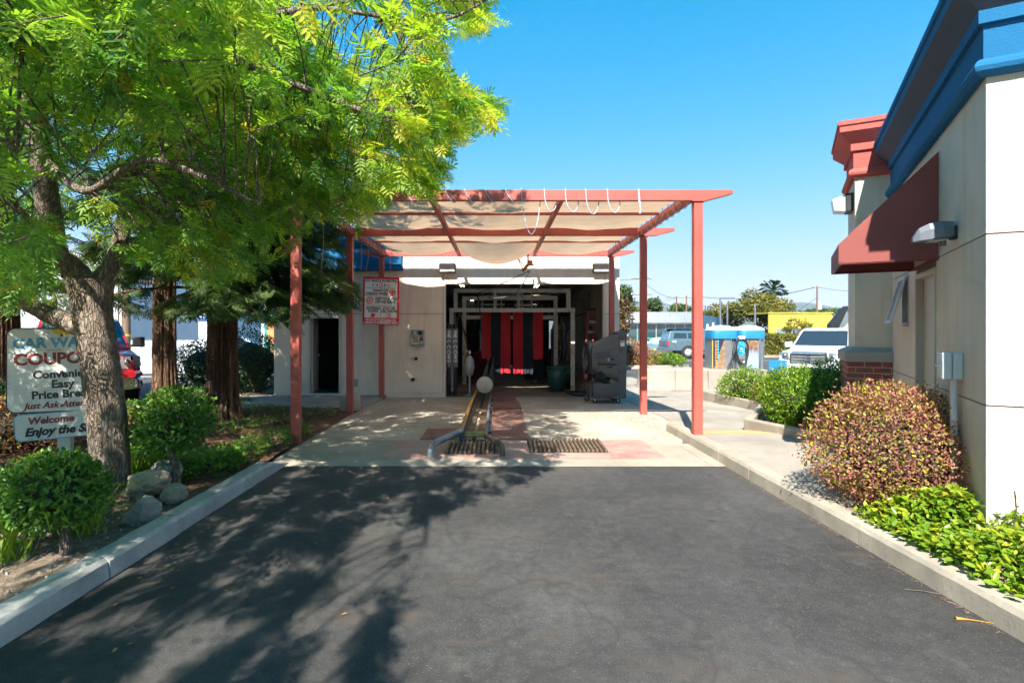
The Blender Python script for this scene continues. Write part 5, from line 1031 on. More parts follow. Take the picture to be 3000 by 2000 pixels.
def redwood(label, loc, r0, h, nb, ns, seed, reach, zlow, lim, nbig=0):
    root = thing('redwood_tree', label, 'tree', loc, 0, 'redwoods in the bed'); rn = random.Random(seed); b = B(); seg = 96; rings = []
    ph = [(rn.uniform(0, 6.28), rn.randint(9, 26), rn.uniform(.015, .04)) for _ in range(7)]
    for z in [i*.11 for i in range(int(h/.11))]:
        g = []
        for k in range(seg):
            a = 2*math.pi*k/seg; r_ = r0*(1-.35*z/h)+.75*r0*math.exp(-z*4.2)*(1+.35*math.sin(5*a+seed))
            for p_, f_, am in ph: r_ += r0*am*1.3*math.sin(f_*a+p_+z*.55*math.sin(p_*3))
            g.append((math.cos(a)*r_, math.sin(a)*r_, z-.1))
        rings.append(g)
    b.loft(rings); b.o('trunk', RBARK, root)
    pos, ax, up, sz, tn = [], [], [], [], []; tw = B(); L0 = np.array(loc)
    for i in range(nb):
        z = zlow+(h-zlow)*(rn.random()**1.4); a = rn.uniform(0, 6.283) if i % 2 else rn.uniform(-1.2, .5); Lb = reach*(1-.6*(z-zlow)/(h-zlow))*rn.uniform(.6, 1.05); pts_ = []
        for k in range(6):
            t_ = k/5; rr = r0*.6+Lb*t_; pts_.append(np.array((math.cos(a)*rr, math.sin(a)*rr, z+.25*t_-.75*t_*t_*Lb/2.2)))
        pts_ok = [p for p, g_ in zip(pts_, np.cumprod(lim(np.array(pts_)+L0))) if g_]
        if len(pts_ok) > 1: tw.tube([tuple(p) for p in pts_ok], [.035-.03*k/5 for k in range(len(pts_ok))], 5)
        for k in range(ns):
            t_ = .15+.85*rn.random()**.7; j = min(4, int(t_*5)); p = pts_[j]+(pts_[j+1]-pts_[j])*(t_*5-j)
            sd = rn.choice((-1, 1)); aa = a+sd*rn.uniform(.35, 1.25); d_ = np.array((math.cos(aa), math.sin(aa), rn.uniform(-.75, -.1)))
            pos.append(p); ax.append(d_); up.append(np.array((0, 0, 1.))+rng.normal(0, .3, 3)); sz.append(rn.uniform(.2, .42)); tn.append(min(1, max(0, .45+rn.gauss(0, .2)+.15*(t_-.5))))
    pos, ax, up, sz, tn = map(np.array, (pos, ax, up, sz, tn)); tip = pos+L0+ax/np.linalg.norm(ax, axis=1, keepdims=True)*sz[:, None]; k = lim(tip) & lim(pos+L0); pos, ax, up, sz, tn = pos[k], ax[k], up[k], sz[k], tn[k]
    foliage(root, SPR_V, SPR_F, pos, frames(ax, up), sz, tn, LRED, nbig, 'spray', 'crown'); tw.o('branches', RBARK, root)['kind'] = 'stuff'
def rlim(p):
    px, py = project(p); r = np.interp(py, [-500, 500, 600, 700, 790, 830, 900, 940], [1060, 1060, 1000, 1010, 1030, 1080, 1060, 900])
    lo = np.interp(px, [-400, 0, 200, 300, 450, 560, 700, 820, 900, 980, 1060, 1090], [925, 930, 930, 925, 935, 930, 925, 960, 985, 975, 935, 880]); return (px < r) & (py < lo+rng.normal(0, 12, len(px))) & (p[:, 1] < 14.4)
redwood('thick ridged redwood trunk standing nearest the wash building', (-5.2, 10.35, .03), .27, 8.2, 215, 46, 2, 3.1, 2.4, rlim, 120)
redwood('slimmer redwood trunk between the red truck and the thick redwood', (-7.95, 13.1, -.02), .24, 8.6, 80, 36, 5, 3.0, 2.8, rlim)
redwood('redwood trunk cut by the left edge of the view', (-10.9, 12.0, .02), .33, 8.6, 60, 30, 9, 3.0, 2.6, rlim)
# topiary shrubs and low planting on the left
def stem(root, pts, r0, r1): b = B(); q = bez(pts, 5); b.tube([tuple(p) for p in q], [r0+(r1-r0)*i/(len(q)-1) for i in range(len(q))], 10, wob=.06); b.o('stem', BARK, root)
def ball(label, base, cz, rad, n, leaf, mat, nbig, seed, off=(0, 0)):
    root = thing('clipped_shrub', label, 'shrub', base); d = unit(n); rr = lumps(d, seed, 14, .16)*(1-.45*rng.random(n)**1.5)+rng.normal(0, .03, n)+(rng.random(n) < .06)*rng.random(n)*.22
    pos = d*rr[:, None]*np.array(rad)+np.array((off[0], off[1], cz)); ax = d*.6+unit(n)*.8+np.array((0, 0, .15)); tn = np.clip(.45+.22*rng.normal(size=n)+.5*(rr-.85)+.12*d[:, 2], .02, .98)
    foliage(root, LEAF_V, LEAF_F, pos, frames(ax, unit(n)*.6+d*.8+np.array((0, 0, .5))), leaf*rng.uniform(.65, 1.25, n), tn, mat, nbig)
    stem(root, [(0, 0, -.05), (off[0]*.2+.02, .0, cz*.3), (off[0]*.6-.02, 0, cz*.6), (off[0], off[1], cz)], .042, .02)
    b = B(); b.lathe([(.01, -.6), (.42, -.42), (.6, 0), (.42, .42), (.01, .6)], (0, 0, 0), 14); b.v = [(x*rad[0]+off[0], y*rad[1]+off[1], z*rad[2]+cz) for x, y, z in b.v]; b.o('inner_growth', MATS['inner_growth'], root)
    for k in range(8): a = k*.8; stem(root, [(off[0], off[1], cz*.75), (off[0]+math.cos(a)*rad[0]*.4, off[1]+math.sin(a)*rad[1]*.4, cz), (off[0]+math.cos(a)*rad[0]*.8, off[1]+math.sin(a)*rad[1]*.8, cz+rad[2]*.2)], .012, .004)
    return root
g = G(190, 1622, .1); ball('clipped leafy shrub on a short stem in front of the coupon sign', (g.x, g.y, .09), .47, (.35, .34, .27), 3000, .047, LSHR, 260, 21, (-.09, .02))
g = G(515, 1425, .1); ball('rounded bright green shrub on a stem right of the near trunk', (g.x, g.y, .09), .66, (.35, .35, .31), 3200, .05, LSHR, 260, 22, (-.08, .08))
def strap(label, c, n, Lr, seed, nb=60):
    root = thing('strap_leaf_plant', label, 'plant', c); rn = np.random.default_rng(seed); V, Fc = [], []
    ws = (.5, 1, .85, .5, .05); zs_ = (0, .55, .85, .85, .6); xs_ = (0, .15, .42, .75, 1.0)
    for w_, z, x in zip(ws, zs_, xs_): V += [(x, -w_*.022, z*.8), (x, w_*.022, z*.8)]
    for i in range(4): Fc.append((2*i, 2*i+1, 2*i+3, 2*i+2))
    a = rn.uniform(0, 6.283, n); d = np.stack([np.cos(a), np.sin(a), np.zeros(n)], 1); Rm = frames(d, np.tile((0, 0, 1.), (n, 1))+rn.normal(0, .12, (n, 3)))
    foliage(root, V, Fc, np.concatenate([rn.normal(0, .06, (n, 2)), np.zeros((n, 1))], 1), Rm, rn.uniform(Lr[0], Lr[1], n), np.clip(rn.normal(.5, .22, n), 0, 1), LSTR, nb); return root
for px, py, L_, lab in ((25, 1640, (.4, .62), 'yellow green strap leaf clump at the left edge by the near shrub'), (40, 1530, (.45, .7), 'strap leaf clump below the near clipped shrub'), (255, 1560, (.3, .5), 'strap leaf clump at the foot of the near trunk'), (405, 1405, (.4, .62), 'strap leaf clump behind the boulders'), (450, 1390, (.35, .55), 'strap leaf clump between the boulders and the stemmed shrub')):
    g = G(px, py, .1); strap(lab, (g.x, g.y, .09), 42, L_, px)
def cover(name, label, n, fn, leaf, mat, nbig, cat='ground cover', kind=None, hz=.25):
    """low leafy cover; fn draws n ground points and a height for each"""
    xy, hh = fn(n); c = np.array((xy[:, 0].mean(), xy[:, 1].mean(), .0)); root = thing(name, label, cat, c)
    z = hh*(1-.7*rng.random(len(xy))**2); pos = np.stack([xy[:, 0], xy[:, 1], z], 1)-c; m = len(pos)
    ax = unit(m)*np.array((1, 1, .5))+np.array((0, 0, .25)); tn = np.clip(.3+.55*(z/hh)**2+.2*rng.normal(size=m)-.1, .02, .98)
    foliage(root, LEAF_V, LEAF_F, pos, frames(ax, unit(m)*.55+np.array((0, -.15, 1.))), leaf*rng.uniform(.6, 1.3, m), tn, mat, nbig); b = B()
    for i in rng.choice(m, min(80, m), False): q = Vector(pos[i]); b.tube([(q.x+random.uniform(-.1, .1), q.y+random.uniform(-.1, .1), 0.02), tuple(q)], [.005, .002], 3, False)
    b.o('stems', MATS['twig'], root)['kind'] = 'stuff'; return root
def patch(blobs):
    def fn(n):
        w_ = np.array([b_[2]*b_[3] for b_ in blobs]); k = rng.choice(len(blobs), n, p=w_/w_.sum()); bb = np.array(blobs)[k]; r_ = np.sqrt(rng.random(n)); a = rng.uniform(0, 6.283, n)
        return np.stack([bb[:, 0]+bb[:, 2]*r_*np.cos(a), bb[:, 1]+bb[:, 3]*r_*np.sin(a)], 1), .1+bb[:, 4]*np.sqrt(np.maximum(.03, 1-r_**2))
    return fn
cover('ivy_patch', 'ivy ground cover spreading along the kerb to the front left post', 3800, patch([(-3.25, 6.3, .3, .5, .22), (-3.2, 7.0, .25, .5, .25), (-3.5, 6.6, .4, .6, .18), (-3.15, 7.7, .22, .4, .22), (-3.05, 8.35, .18, .35, .2), (-3.9, 6.2, .5, .5, .2)]), .055, LSHR, 200)
cover('ivy_patch', 'sparse dark ivy on the mulch under the redwoods', 2600, patch([(-6.8, 12.6, 1.2, .8, .3), (-5.9, 11.7, .6, .5, .2), (-4.6, 10.9, .5, .4, .12), (-3.9, 9.6, .4, .4, .1), (-4.3, 9.2, .4, .5, .08), (-3.4, 10.6, .3, .4, .12), (-7.2, 11.0, 1.0, .6, .2)]), .06, LSHR, 0)
cover('grass_patch', 'dry and green grass strip before the red truck', 1800, patch([(-8.2, 10.9, 1.0, .5, .06), (-7.6, 10.4, .8, .4, .08)]), .07, LOLV, 0, 'grass')
# small dark shrubs at far left, clipped hedge balls beside the wash building
bush('low_shrub', 'low reddish dark shrub behind the coupon sign', 'shrub', (-6.6, 7.6, .05), (.9, .7, .42), 4200, .05, LLOR, 0, 31)
bush('low_shrub', 'dark leafy shrub at the left edge behind the sign', 'shrub', (-8.3, 8.4, .05), (.9, .8, .6), 3600, .055, LDRK, 0, 32)
bush('hedge_ball', 'dark rounded hedge bush between the two redwood trunks', 'shrub', (-8.85, 16.6, -.1), (1.0, .9, .85), 6000, .065, LDRK, 0, 33, 'dark hedge bushes', jag=.06, flat=.15)
bush('hedge_ball', 'dark rounded hedge bush just right of the thick redwood', 'shrub', (-7.9, 16.4, -.1), (.75, .8, .75), 4500, .065, LDRK, 0, 34, 'dark hedge bushes', jag=.06, flat=.15)
bush('hedge_ball', 'dark clipped hedge bush against the wash building corner', 'shrub', (-6.9, 15.7, -.1), (.85, .8, .98), 5500, .065, LDRK, 0, 35, 'dark hedge bushes', jag=.05, flat=.12)
# right-hand planting
def wallclear(p): return (p[:, 0]-3.54)*(-.882)+(p[:, 1]-3.95)*.471 > .015
bush('loropetalum_bush', 'large rounded bush of pink, red and yellow leaves by the beige wall', 'bush', (3.70, 4.93, .13), (.70, .62, .62), 26000, .031, LLOR, 300, 41, None, .3, .2, .14, wallclear, True, .3)
def jas(n):
    y = rng.uniform(1.2, 4.55, n); x = rng.uniform(2.98, 3.95, n); xw = 3.54+(y-3.95)*.534; e = np.clip((x-2.95)*2.6, .2, 1)
    hh = (.17+.2*e)*(1+.18*np.sin(x*7+y*5)+.1*np.sin(y*11))+.02; ok = (x < xw-.02) | (y < 3.9)
    return np.stack([x, y], 1)[ok], hh[ok]
cover('jasmine_cover', 'glossy bright green leafy ground cover along the right kerb', 12500, jas, .058, LJAS, 300)
t = thing('wispy_shoots', 'thin leafy shoots rising against the sunlit wall corner', 'shoots', (3.62, 3.72, .3))
for k in range(6):
    x, y, h_ = random.uniform(-.12, .25), random.uniform(-.35, .05), random.uniform(.25, .5); q = [(x, y, 0), (x+.03, y, h_*.6), (x+random.uniform(-.05, .1), y, h_)]; B().tube(q, .004, 4).o('shoot', MATS['twig'], t)
    for j in range(7): z = h_*(.3+.1*j); m = leafmesh('leaf', LEAF_V, LEAF_F, np.array([(x+.02, y, z)]), frames(unit(1)+np.array((0, 0, .4)), unit(1)), np.array([.04]), np.array([random.random()])); link('leaf', m, LJAS, t)
for nm, lab, c, rad, n, lf, mt, sd in (('low_shrub', 'bright green low shrub at the far left of the right planter', (5.95, 13.0, .05), (.55, .75, .42), 5000, .05, LJAS, 51), ('low_shrub', 'olive and brown low shrub in the middle of the planter', (6.15, 11.5, .05), (.72, .7, .44), 6500, .048, LOLV, 52), ('low_shrub', 'tall green shrub at the planter tip beside the bricks', (5.0, 9.2, .1), (.52, .7, .58), 7000, .052, LJAS, 53), ('low_shrub', 'dark green shrub mass between the planter tip and the brick pilaster', (5.5, 8.85, .1), (.72, .9, .62), 8000, .052, LSHR, 54), ('low_shrub', 'deep green shrub before the white vehicle bumper', (7.2, 11.6, .1), (.9, .8, .58), 6500, .05, LSHR, 55), ('low_shrub', 'small dark shrub rising behind the brick pilaster', (6.45, 9.6, .1), (.34, .34, .85), 2600, .05, LDRK, 56)):
    bush(nm, lab, 'shrub', c, rad, n, lf, mt, 60 if sd in (53, 54) else 0, sd, 'planter shrubs', .3, .35, .16)
cover('ivy_patch', 'trailing ivy spilling over the planter kerb corner', 500, patch([(4.3, 8.9, .15, .25, .1), (4.45, 8.4, .15, .3, .1)]), .05, LJAS, 0)
# fallen leaves, twigs, pebbles on the asphalt
FL = leafmat('fallen_leaf', [(0, (.5, .24, .04)), (1, (.45, .3, .08))], .1, .7)
me = leafmesh('fallen_leaf', LEAF_V, LEAF_F, np.zeros((1, 3)), np.eye(3)[None], np.ones(1), np.zeros(1)); me.materials.append(FL)
for px, py in ((515, 1717), (670, 1730), (845, 1652), (345, 1765), (524, 1593), (390, 1882), (345, 1895), (800, 1530), (1140, 1460), (270, 1650), (1000, 1800), (930, 1590), (420, 1690)):
    g = G(px, py, .004); o = bpy.data.objects.new('fallen_leaf', me); COL.objects.link(o); o.location = g; s_ = random.uniform(.03, .045); o.scale = (s_, s_*.8, s_); o.rotation_euler = (random.uniform(-.2, .2), random.uniform(-.3, .1), random.uniform(0, 6)); tag(o, 'small dry orange leaf lying on the shaded asphalt', 'leaf', 'fallen leaves on the drive')
g = G(2800, 1810, .006); o = B().tube([(0, 0, .0), (.06, -.02, .004), (.17, -.06, .002)], [.012, .004, .002], 5).o('seed_stalk', FL); o.location = g; tag(o, 'orange seed pod with a pale stalk on the asphalt by the right kerb', 'seed pod')
g = G(2650, 1725, .006); o = B().tube([(0, 0, 0), (.1, -.03, .003), (.19, -.07, 0)], .004, 5).o('twig', MATS['twig']); o.location = g; tag(o, 'thin dry twig on the asphalt near the right kerb', 'twig')
b = B()
for k in range(160):
    y = random.uniform(2.6, 7); b.tube([(2.86+random.uniform(-.05, .012), y, .004), (2.86+random.uniform(-.05, .01), y+random.uniform(-.04, .04), .008)], .002, 3)
tag(b.o('kerb_litter', paint('dry_litter', (.20, .13, .08), .9, .4, 15)), 'line of dry leaf litter along the foot of the right kerb', 'litter', None, 'stuff')
b = B()
for k in range(2600):
    x, y = random.uniform(-6.5, -2.95), random.uniform(6, 11.6); a = random.uniform(0, 6.3); l_ = random.uniform(.03, .09); b.tube([(x, y, .07 if y > 7.8 else .1), (x+l_*math.cos(a), y+l_*math.sin(a), .08 if y > 7.8 else .12)], .003, 3, False)
tag(b.o('bark_litter', paint('bark_litter', (.23, .12, .065), .9, .4, 9)), 'reddish redwood bark litter on the left bed', 'litter', None, 'stuff')
b = B()
for k in range(500):
    x, y, r_ = random.uniform(-4.6, -2.87), random.uniform(2, 5.2), random.uniform(.005, .016); b.lathe([(0, -r_), (r_, 0), (0, r_)], (x, y, .105), 5)
tag(b.o('pebbles', paint('pebbles', (.33, .29, .24), .9, .3, 30)), 'small pebbles scattered on the sandy soil by the left kerb', 'pebbles', None, 'stuff')
# ------------------------------------------------------------------ vehicles
GLS = glass('car_glass', (.02, .03, .035)); TYRE = paint('tyre', (.016, .016, .017), .8, .2, 20); RIM = paint('rim', (.55, .56, .57), .35, .1, 5, metal=.2); LAMPG = paint('headlamp', (.55, .56, .57), .12, .25, 14, metal=.5, coat=1.0); TAIL = paint('tail_lamp', (.45, .01, .012), .2, .1, coat=1)
CHRS = paint('car_chrome', (.62, .64, .66), .12, .05, 3, metal=1.0)
def carpaint(name, c, metal=.25): return paint(name, c, .28, .04, 2, metal=metal, coat=1.0)
def sec(y, hw, z0, z1, top=.93, r=.09):
    h_ = z1-z0; return [(-hw*.94, y, z0), (hw*.94, y, z0), (hw, y, z0+r), (hw, y, z0+h_*.55), (hw*(.5+top/2), y, z1-r*.8), (hw*top-.05, y, z1), (-hw*top+.05, y, z1), (-hw*(.5+top/2), y, z1-r*.8), (-hw, y, z0+h_*.55), (-hw, y, z0+r)]
def wheel(par, x, y, r_, w_, side):
    o = bpy.data.objects.new('wheel', None); COL.objects.link(o); o.parent = par; o.location = (x, y, r_)
    B().lathe([(r_*.62, -w_/2), (r_*.93, -w_/2), (r_, -w_*.35), (r_, w_*.35), (r_*.93, w_/2), (r_*.62, w_/2), (r_*.62, -w_/2)], (0, 0, 0), 28, 'X', False).o('tyre', TYRE, o); B().lathe([(0, -w_*.3), (r_*.3, -w_*.42), (r_*.63, -w_*.40), (r_*.63, w_*.40), (r_*.3, w_*.42), (0, w_*.3)], (0, 0, 0), 24, 'X').o('rim', RIM, o)
    return o
def front_vehicle(name, label, cat, loc, rz, pm, style):
    t = thing(name, label, cat, loc, rz); W_ = 1.0; ram = style == 'ram'
    st = [sec(.0, .80, .5, 1.0), sec(.1, .93, .42, 1.08), sec(.35, .98, .4, 1.13), sec(1.15, W_, .4, 1.19, .9), sec(1.4, W_, .4, 1.2, .9), sec(5.0, W_, .4, 1.2, .92), sec(5.2, .95, .45, 1.15)]
    B().loft(st).o('body', pm, t)
    cab = []
    for y, hb, ht, z1 in ((1.2, .90, .88, 1.21), (1.95, .92, .74, 1.84), (2.3, .92, .73, 1.90), (4.4, .92, .72, 1.88), (4.9, .90, .75, 1.75)): cab.append([(-hb, y, 1.15), (hb, y, 1.15), (ht, y, z1), (-ht, y, z1)])
    B().loft(cab, True, False).o('cabin', pm, t, .05)
    B().quad((-.80, 1.30, 1.30), (.80, 1.30, 1.30), (.68, 1.90, 1.81), (-.68, 1.90, 1.81)).o('windscreen', GLS, t)
    for s_ in (-1, 1):
        B().quad((s_*.905, 1.75, 1.3), (s_*.905, 3.0, 1.3), (s_*.775, 2.9, 1.76), (s_*.80, 2.05, 1.72)).o('side_window', GLS, t); B().quad((s_*.905, 3.1, 1.3), (s_*.905, 4.3, 1.3), (s_*.775, 4.2, 1.74), (s_*.775, 3.1, 1.76)).o('side_window', GLS, t)
        mz = bpy.data.objects.new('mirror', None); COL.objects.link(mz); mz.parent = t; mz.location = (s_*1.08, 1.62, 1.30)
        box('shell', (-.11, -.06, -.08), (.13, .07, .12) if not ram else (.14, .08, .16), BLACK if ram else pm, mz, .03); B().bar((-s_*.14, .0, -.05), (0, 0, -.03), .05).o('arm', BLACK, mz)
        for y in (.95, 4.1): wheel(t, s_*.86, y, .40 if ram else .39, .27, s_)
        B().lathe([(.40, 0), (.47, 0), (.47, .02), (.40, .02), (.40, 0)], (s_*.985-.01, .95, .42), 24, 'X', False).o('wheel_arch', BLACK if not ram else pm, t)
        # headlamp wraps the corner
        b = B(); z0, z1 = (.80, 1.06) if ram else (.86, 1.10)
        b.loft([[(s_*.56, -.02, z0), (s_*.58, -.0, z1)], [(s_*.76, .005, z0), (s_*.76, .02, z1)], [(s_*.92, .1, z0+.01), (s_*.91, .12, z1)], [(s_*.985, .33, z0+.05), (s_*.965, .34, z1-.01)]], False, True)
        o = b.o('headlamp', LAMPG, t); m = o.modifiers.new('thick', 'SOLIDIFY'); m.thickness = .03; m.offset = 1
        B().lathe([(0, -.03), (.06, -.03), (.07, 0)], (s_*.70, -.02, (z0+z1)/2), 16, 'Y').o('bulb', CHRS, o); B().lathe([(0, -.02), (.05, -.02), (.065, .0)], (s_*.72, -.08, .56), 16, 'Y').o('fog_lamp', LAMPG, t)
    # grille with chrome surround
    gw = .56 if not ram else .54
    outer = [(-gw+.06, .70), (gw-.06, .70), (gw, .78), (gw-.02, 1.06), (gw-.1, 1.13), (-gw+.1, 1.13), (-gw+.02, 1.06), (-gw, .78)]; b = B(); n = len(outer)
    inner = [(x*.9, .92+(z-.92)*.80) for x, z in outer]
    fr_ = [Vector((x, -.075+.06*(x/gw)**2, z)) for x, z in outer]; fi = [Vector((x, -.085+.06*(x/gw)**2, z)) for x, z in inner]; bk = [Vector((x, .1, z)) for x, z in outer]
    b.loft([bk, fr_, fi, [p+Vector((0, .05, 0)) for p in fi]], False, False); b.o('grille_surround', CHRS if not ram else carpaint('ram_grille_blue', (.25, .32, .4), .8), t, .008)
    B().quad(*[p+Vector((0, .055, 0)) for p in fi]).o('grille_back', BLACK, t)
    for k in range(4 if not ram else 7):
        z = .765+k*(.095 if not ram else .045); B().box((-gw*.87, -.06, z), (gw*.87, -.02, z+(.05 if not ram else .018))).o('grille_bar', PIPEG if not ram else CHRS, t, .006)
    if ram:
        B().box((-.03, -.09, .72), (.03, -.03, 1.1)).o('grille_bar', CHRS, t, .005); B().box((-gw*.9, -.09, .9), (gw*.9, -.03, .95)).o('grille_bar', CHRS, t, .005)
        bp = [sec(-.12, .82, .36, .60, .98, .05), sec(-.14, .9, .36, .6, .98, .05), sec(.1, .99, .36, .6, .98, .05), sec(.42, 1.0, .38, .6, .98, .05)]; B().loft(bp).o('bumper', CHRS, t); bp = [sec(-.11, .84, .605, .74, .96, .04), sec(.1, .99, .605, .76, .96, .04), sec(.4, 1.005, .61, .76, .98, .04)]; B().loft(bp).o('bumper_cover', pm, t); box('bumper_slot', (-.45, -.145, .47), (.45, -.13, .56), BLACK, t, .01)
    else:
        bp = [sec(-.1, .82, .34, .72, .97, .06), sec(.05, .96, .32, .74, .97, .06), sec(.4, 1.01, .34, .74, .98, .05)]; B().loft(bp).o('bumper', pm, t)
        it = box('lower_intake', (-.52, -.112, .46), (.52, -.095, .62), BLACK, t, .01)
        for k in range(3): box('intake_bar', (-.5, -.12, .49+k*.045), (.5, -.11, .505+k*.045), PIPEG, it, .003)
        for s_ in (-1, 1): box('fog_recess', (s_*.74-.12, -.095 if False else -.085, .46), (s_*.74+.12, -.05, .62), BLACK, t, .01)
        e = bpy.data.objects.new('emblem', None); COL.objects.link(e); e.parent = t; e.location = (0, -.1, .93)
        for rx, rz_, cz in ((.105, .07, 0), (.035, .065, .0), (.065, .022, .03)): B().tube([(rx*math.cos(a), -.012, cz+rz_*math.sin(a)) for a in np.linspace(0, 2*math.pi, 28)], .009, 6).o('oval', CHRS, e)
    return t
p = P(2368, 1065, 17.5); tv_ = front_vehicle('white_suv', 'white sport utility vehicle facing the camera behind the planter shrubs', 'car', (p.x, 17.5, -.1), R(-45), carpaint('white_car', (.72, .73, .74), 0), 'suv')
p = P(292, 1100, 13.2); rp_ = front_vehicle('red_pickup', 'red pickup truck with chrome bumper half hidden behind the near tree trunk', 'truck', (-9.46, 12.6, -.1), R(40), carpaint('red_car', (.42, .015, .02), .1), 'ram'); rp_.scale = (1.12, 1.12, 1.12)
def side_vehicle(name, label, cat, loc, rz, pm, L, body, cabin, wins, wheels, r_, W_=1.85, tailx=None, extra=None):
    """seen from the side: outline in x,z pushed across the width"""
    t = thing(name, label, cat, loc, rz); B().prism(body, (0, W_, 0), (0, 0, 0)).o('body', pm, t, .07, 3)
    b = B(); n = len(cabin); c0 = [Vector((x, .06+.16*max(0, (z-1.0))/.8, z)) for x, z in cabin]; c1 = [Vector((x, W_-.06-.16*max(0, (z-1.0))/.8, z)) for x, z in cabin]
    b.add(c0+c1, [tuple(range(n)), tuple(range(2*n-1, n-1, -1))]+[(i, (i+1) % n, n+(i+1) % n, n+i) for i in range(n)]); b.o('cabin', pm, t, .05, 3)
    for w_ in wins: B().quad(*[(x, .045+.16*max(0, (z-1.0))/.8, z) for x, z in w_]).o('window', GLS, t)
    for x in wheels:
        B().lathe([(0, 0), (r_*1.12, 0), (r_*1.12, .05)], (x, -.008, r_), 28, 'Y').o('wheel_well', BLACK, t)
        for y in (.06, W_-.12):
            o = bpy.data.objects.new('wheel', None); COL.objects.link(o); o.parent = t; o.location = (x, y, r_); B().lathe([(r_*.62, -.12), (r_*.94, -.12), (r_, -.08), (r_, .1), (r_*.62, .1), (r_*.62, -.12)], (0, 0, 0), 28, 'Y', False).o('tyre', TYRE, o); B().lathe([(0, -.09), (r_*.2, -.11), (r_*.62, -.10), (r_*.62, .1), (0, .1)], (0, 0, 0), 20, 'Y').o('rim', RIM, o)
            for k in range(8): a = k*.785; B().bar((math.cos(a)*r_*.25, -.115, math.sin(a)*r_*.25), (math.cos(a)*r_*.55, -.108, math.sin(a)*r_*.55), .05, .008, (0, 1, 0)).o('spoke', PIPEG, o)
    if extra: extra(t)
    return t
BLG = carpaint('slate_blue_car', (.10, .16, .20), .3)
def chevx(t):
    box('tail_lamp', (-.02, -.01, .85), (.10, .04, 1.15), TAIL, t, .01); box('rear_bumper', (-.15, .02, .5), (.35, 1.88, .68), CHRS, t, .03); box('side_step', (2.6, -.05, .42), (5.0, .05, .50), PIPEG, t, .02); box('door_handle', (3.6, -.03, 1.02), (3.8, .0, 1.06), BLACK, t, .01)
    box('door_handle', (4.75, -.03, 1.02), (4.95, .0, 1.06), BLACK, t, .01); box('roof_rack', (.1, .1, 1.93), (2.2, 1.75, 1.96), BLG, t, .02); text('4X4', .16, WHITE, t, (.45, -.012, 1.06), bold=.004)
    for x in (2.45, 3.55, 4.7): box('door_gap', (x, -.006, .55), (x+.015, .004, 1.25), BLACK, t, 0)
tx_ = P(1955, 1050, 35.3); side_vehicle('slate_pickup', 'slate blue crew cab pickup with a camper shell across the lot', 'truck', (tx_.x, 35.3, -.1), 0, BLG, 6.3,
    [(0, .6), (.02, 1.22), (2.4, 1.28), (4.9, 1.25), (6.0, 1.15), (6.3, 1.0), (6.3, .5), (5.6, .45), (.4, .5)], [(.05, 1.2), (.25, 1.80), (.5, 1.92), (2.35, 1.94), (2.42, 1.9), (2.5, 1.93), (4.0, 1.93), (4.3, 1.85), (5.0, 1.24)],
    [[(.42, 1.32), (1.3, 1.32), (1.3, 1.66), (.52, 1.66)], [(1.4, 1.32), (2.25, 1.32), (2.25, 1.66), (1.4, 1.66)], [(2.62, 1.3), (3.5, 1.3), (3.5, 1.78), (2.8, 1.78)], [(3.6, 1.3), (4.65, 1.3), (4.1, 1.78), (3.6, 1.78)]], (1.35, 5.2), .41, 1.95, extra=chevx)
SIL = carpaint('silver_blue_car', (.22, .33, .37), .5); sed = [(0, .45), (.02, .85), (.3, .95), (3.3, .92), (4.4, .74), (4.55, .5), (4.3, .25), (.3, .25)]; sedc = [(.35, .92), (1.0, 1.38), (1.6, 1.46), (2.4, 1.44), (3.4, .9)]
sedw = [[(.75, .97), (1.45, .97), (1.5, 1.36), (1.1, 1.33)], [(1.55, .97), (2.95, .95), (2.35, 1.35), (1.6, 1.37)]]
sx = P(640, 1040, 34); side_vehicle('silver_car', 'silver blue sedan on the far road left of the wash building', 'car', (sx.x-1.0, 34, -.1), 0, SIL, 4.5, sed, sedc, sedw, (.95, 3.6), .32)
sx = P(560, 1048, 32.5); side_vehicle('grey_car', 'grey car nose showing beside the thick redwood trunk', 'car', (sx.x-2.4, 32, -.1), 0, carpaint('grey_car', (.18, .2, .24), .5), 4.5, sed, sedc, sedw, (.95, 3.6), .32)
sx = P(705, 1000, 60); side_vehicle('blue_car', 'small bright blue car parked far behind the silver sedan', 'car', (sx.x, 62, -.1), 0, carpaint('blue_car', (.01, .08, .4), .3), 4.5, [(x, z+.3) for x, z in sed], [(x, z+.3) for x, z in sedc], [[(x, z+.3) for x, z in w_] for w_ in sedw], (.95, 3.6), .34)
sx = P(2240, 1000, 41); side_vehicle('red_car', 'red car whose roofline shows above the clipped hedge', 'car', (sx.x, 41, -.1), 0, carpaint('red_roof_car', (.5, .02, .03), .2), 4.5, sed, sedc, sedw, (.95, 3.6), .32)
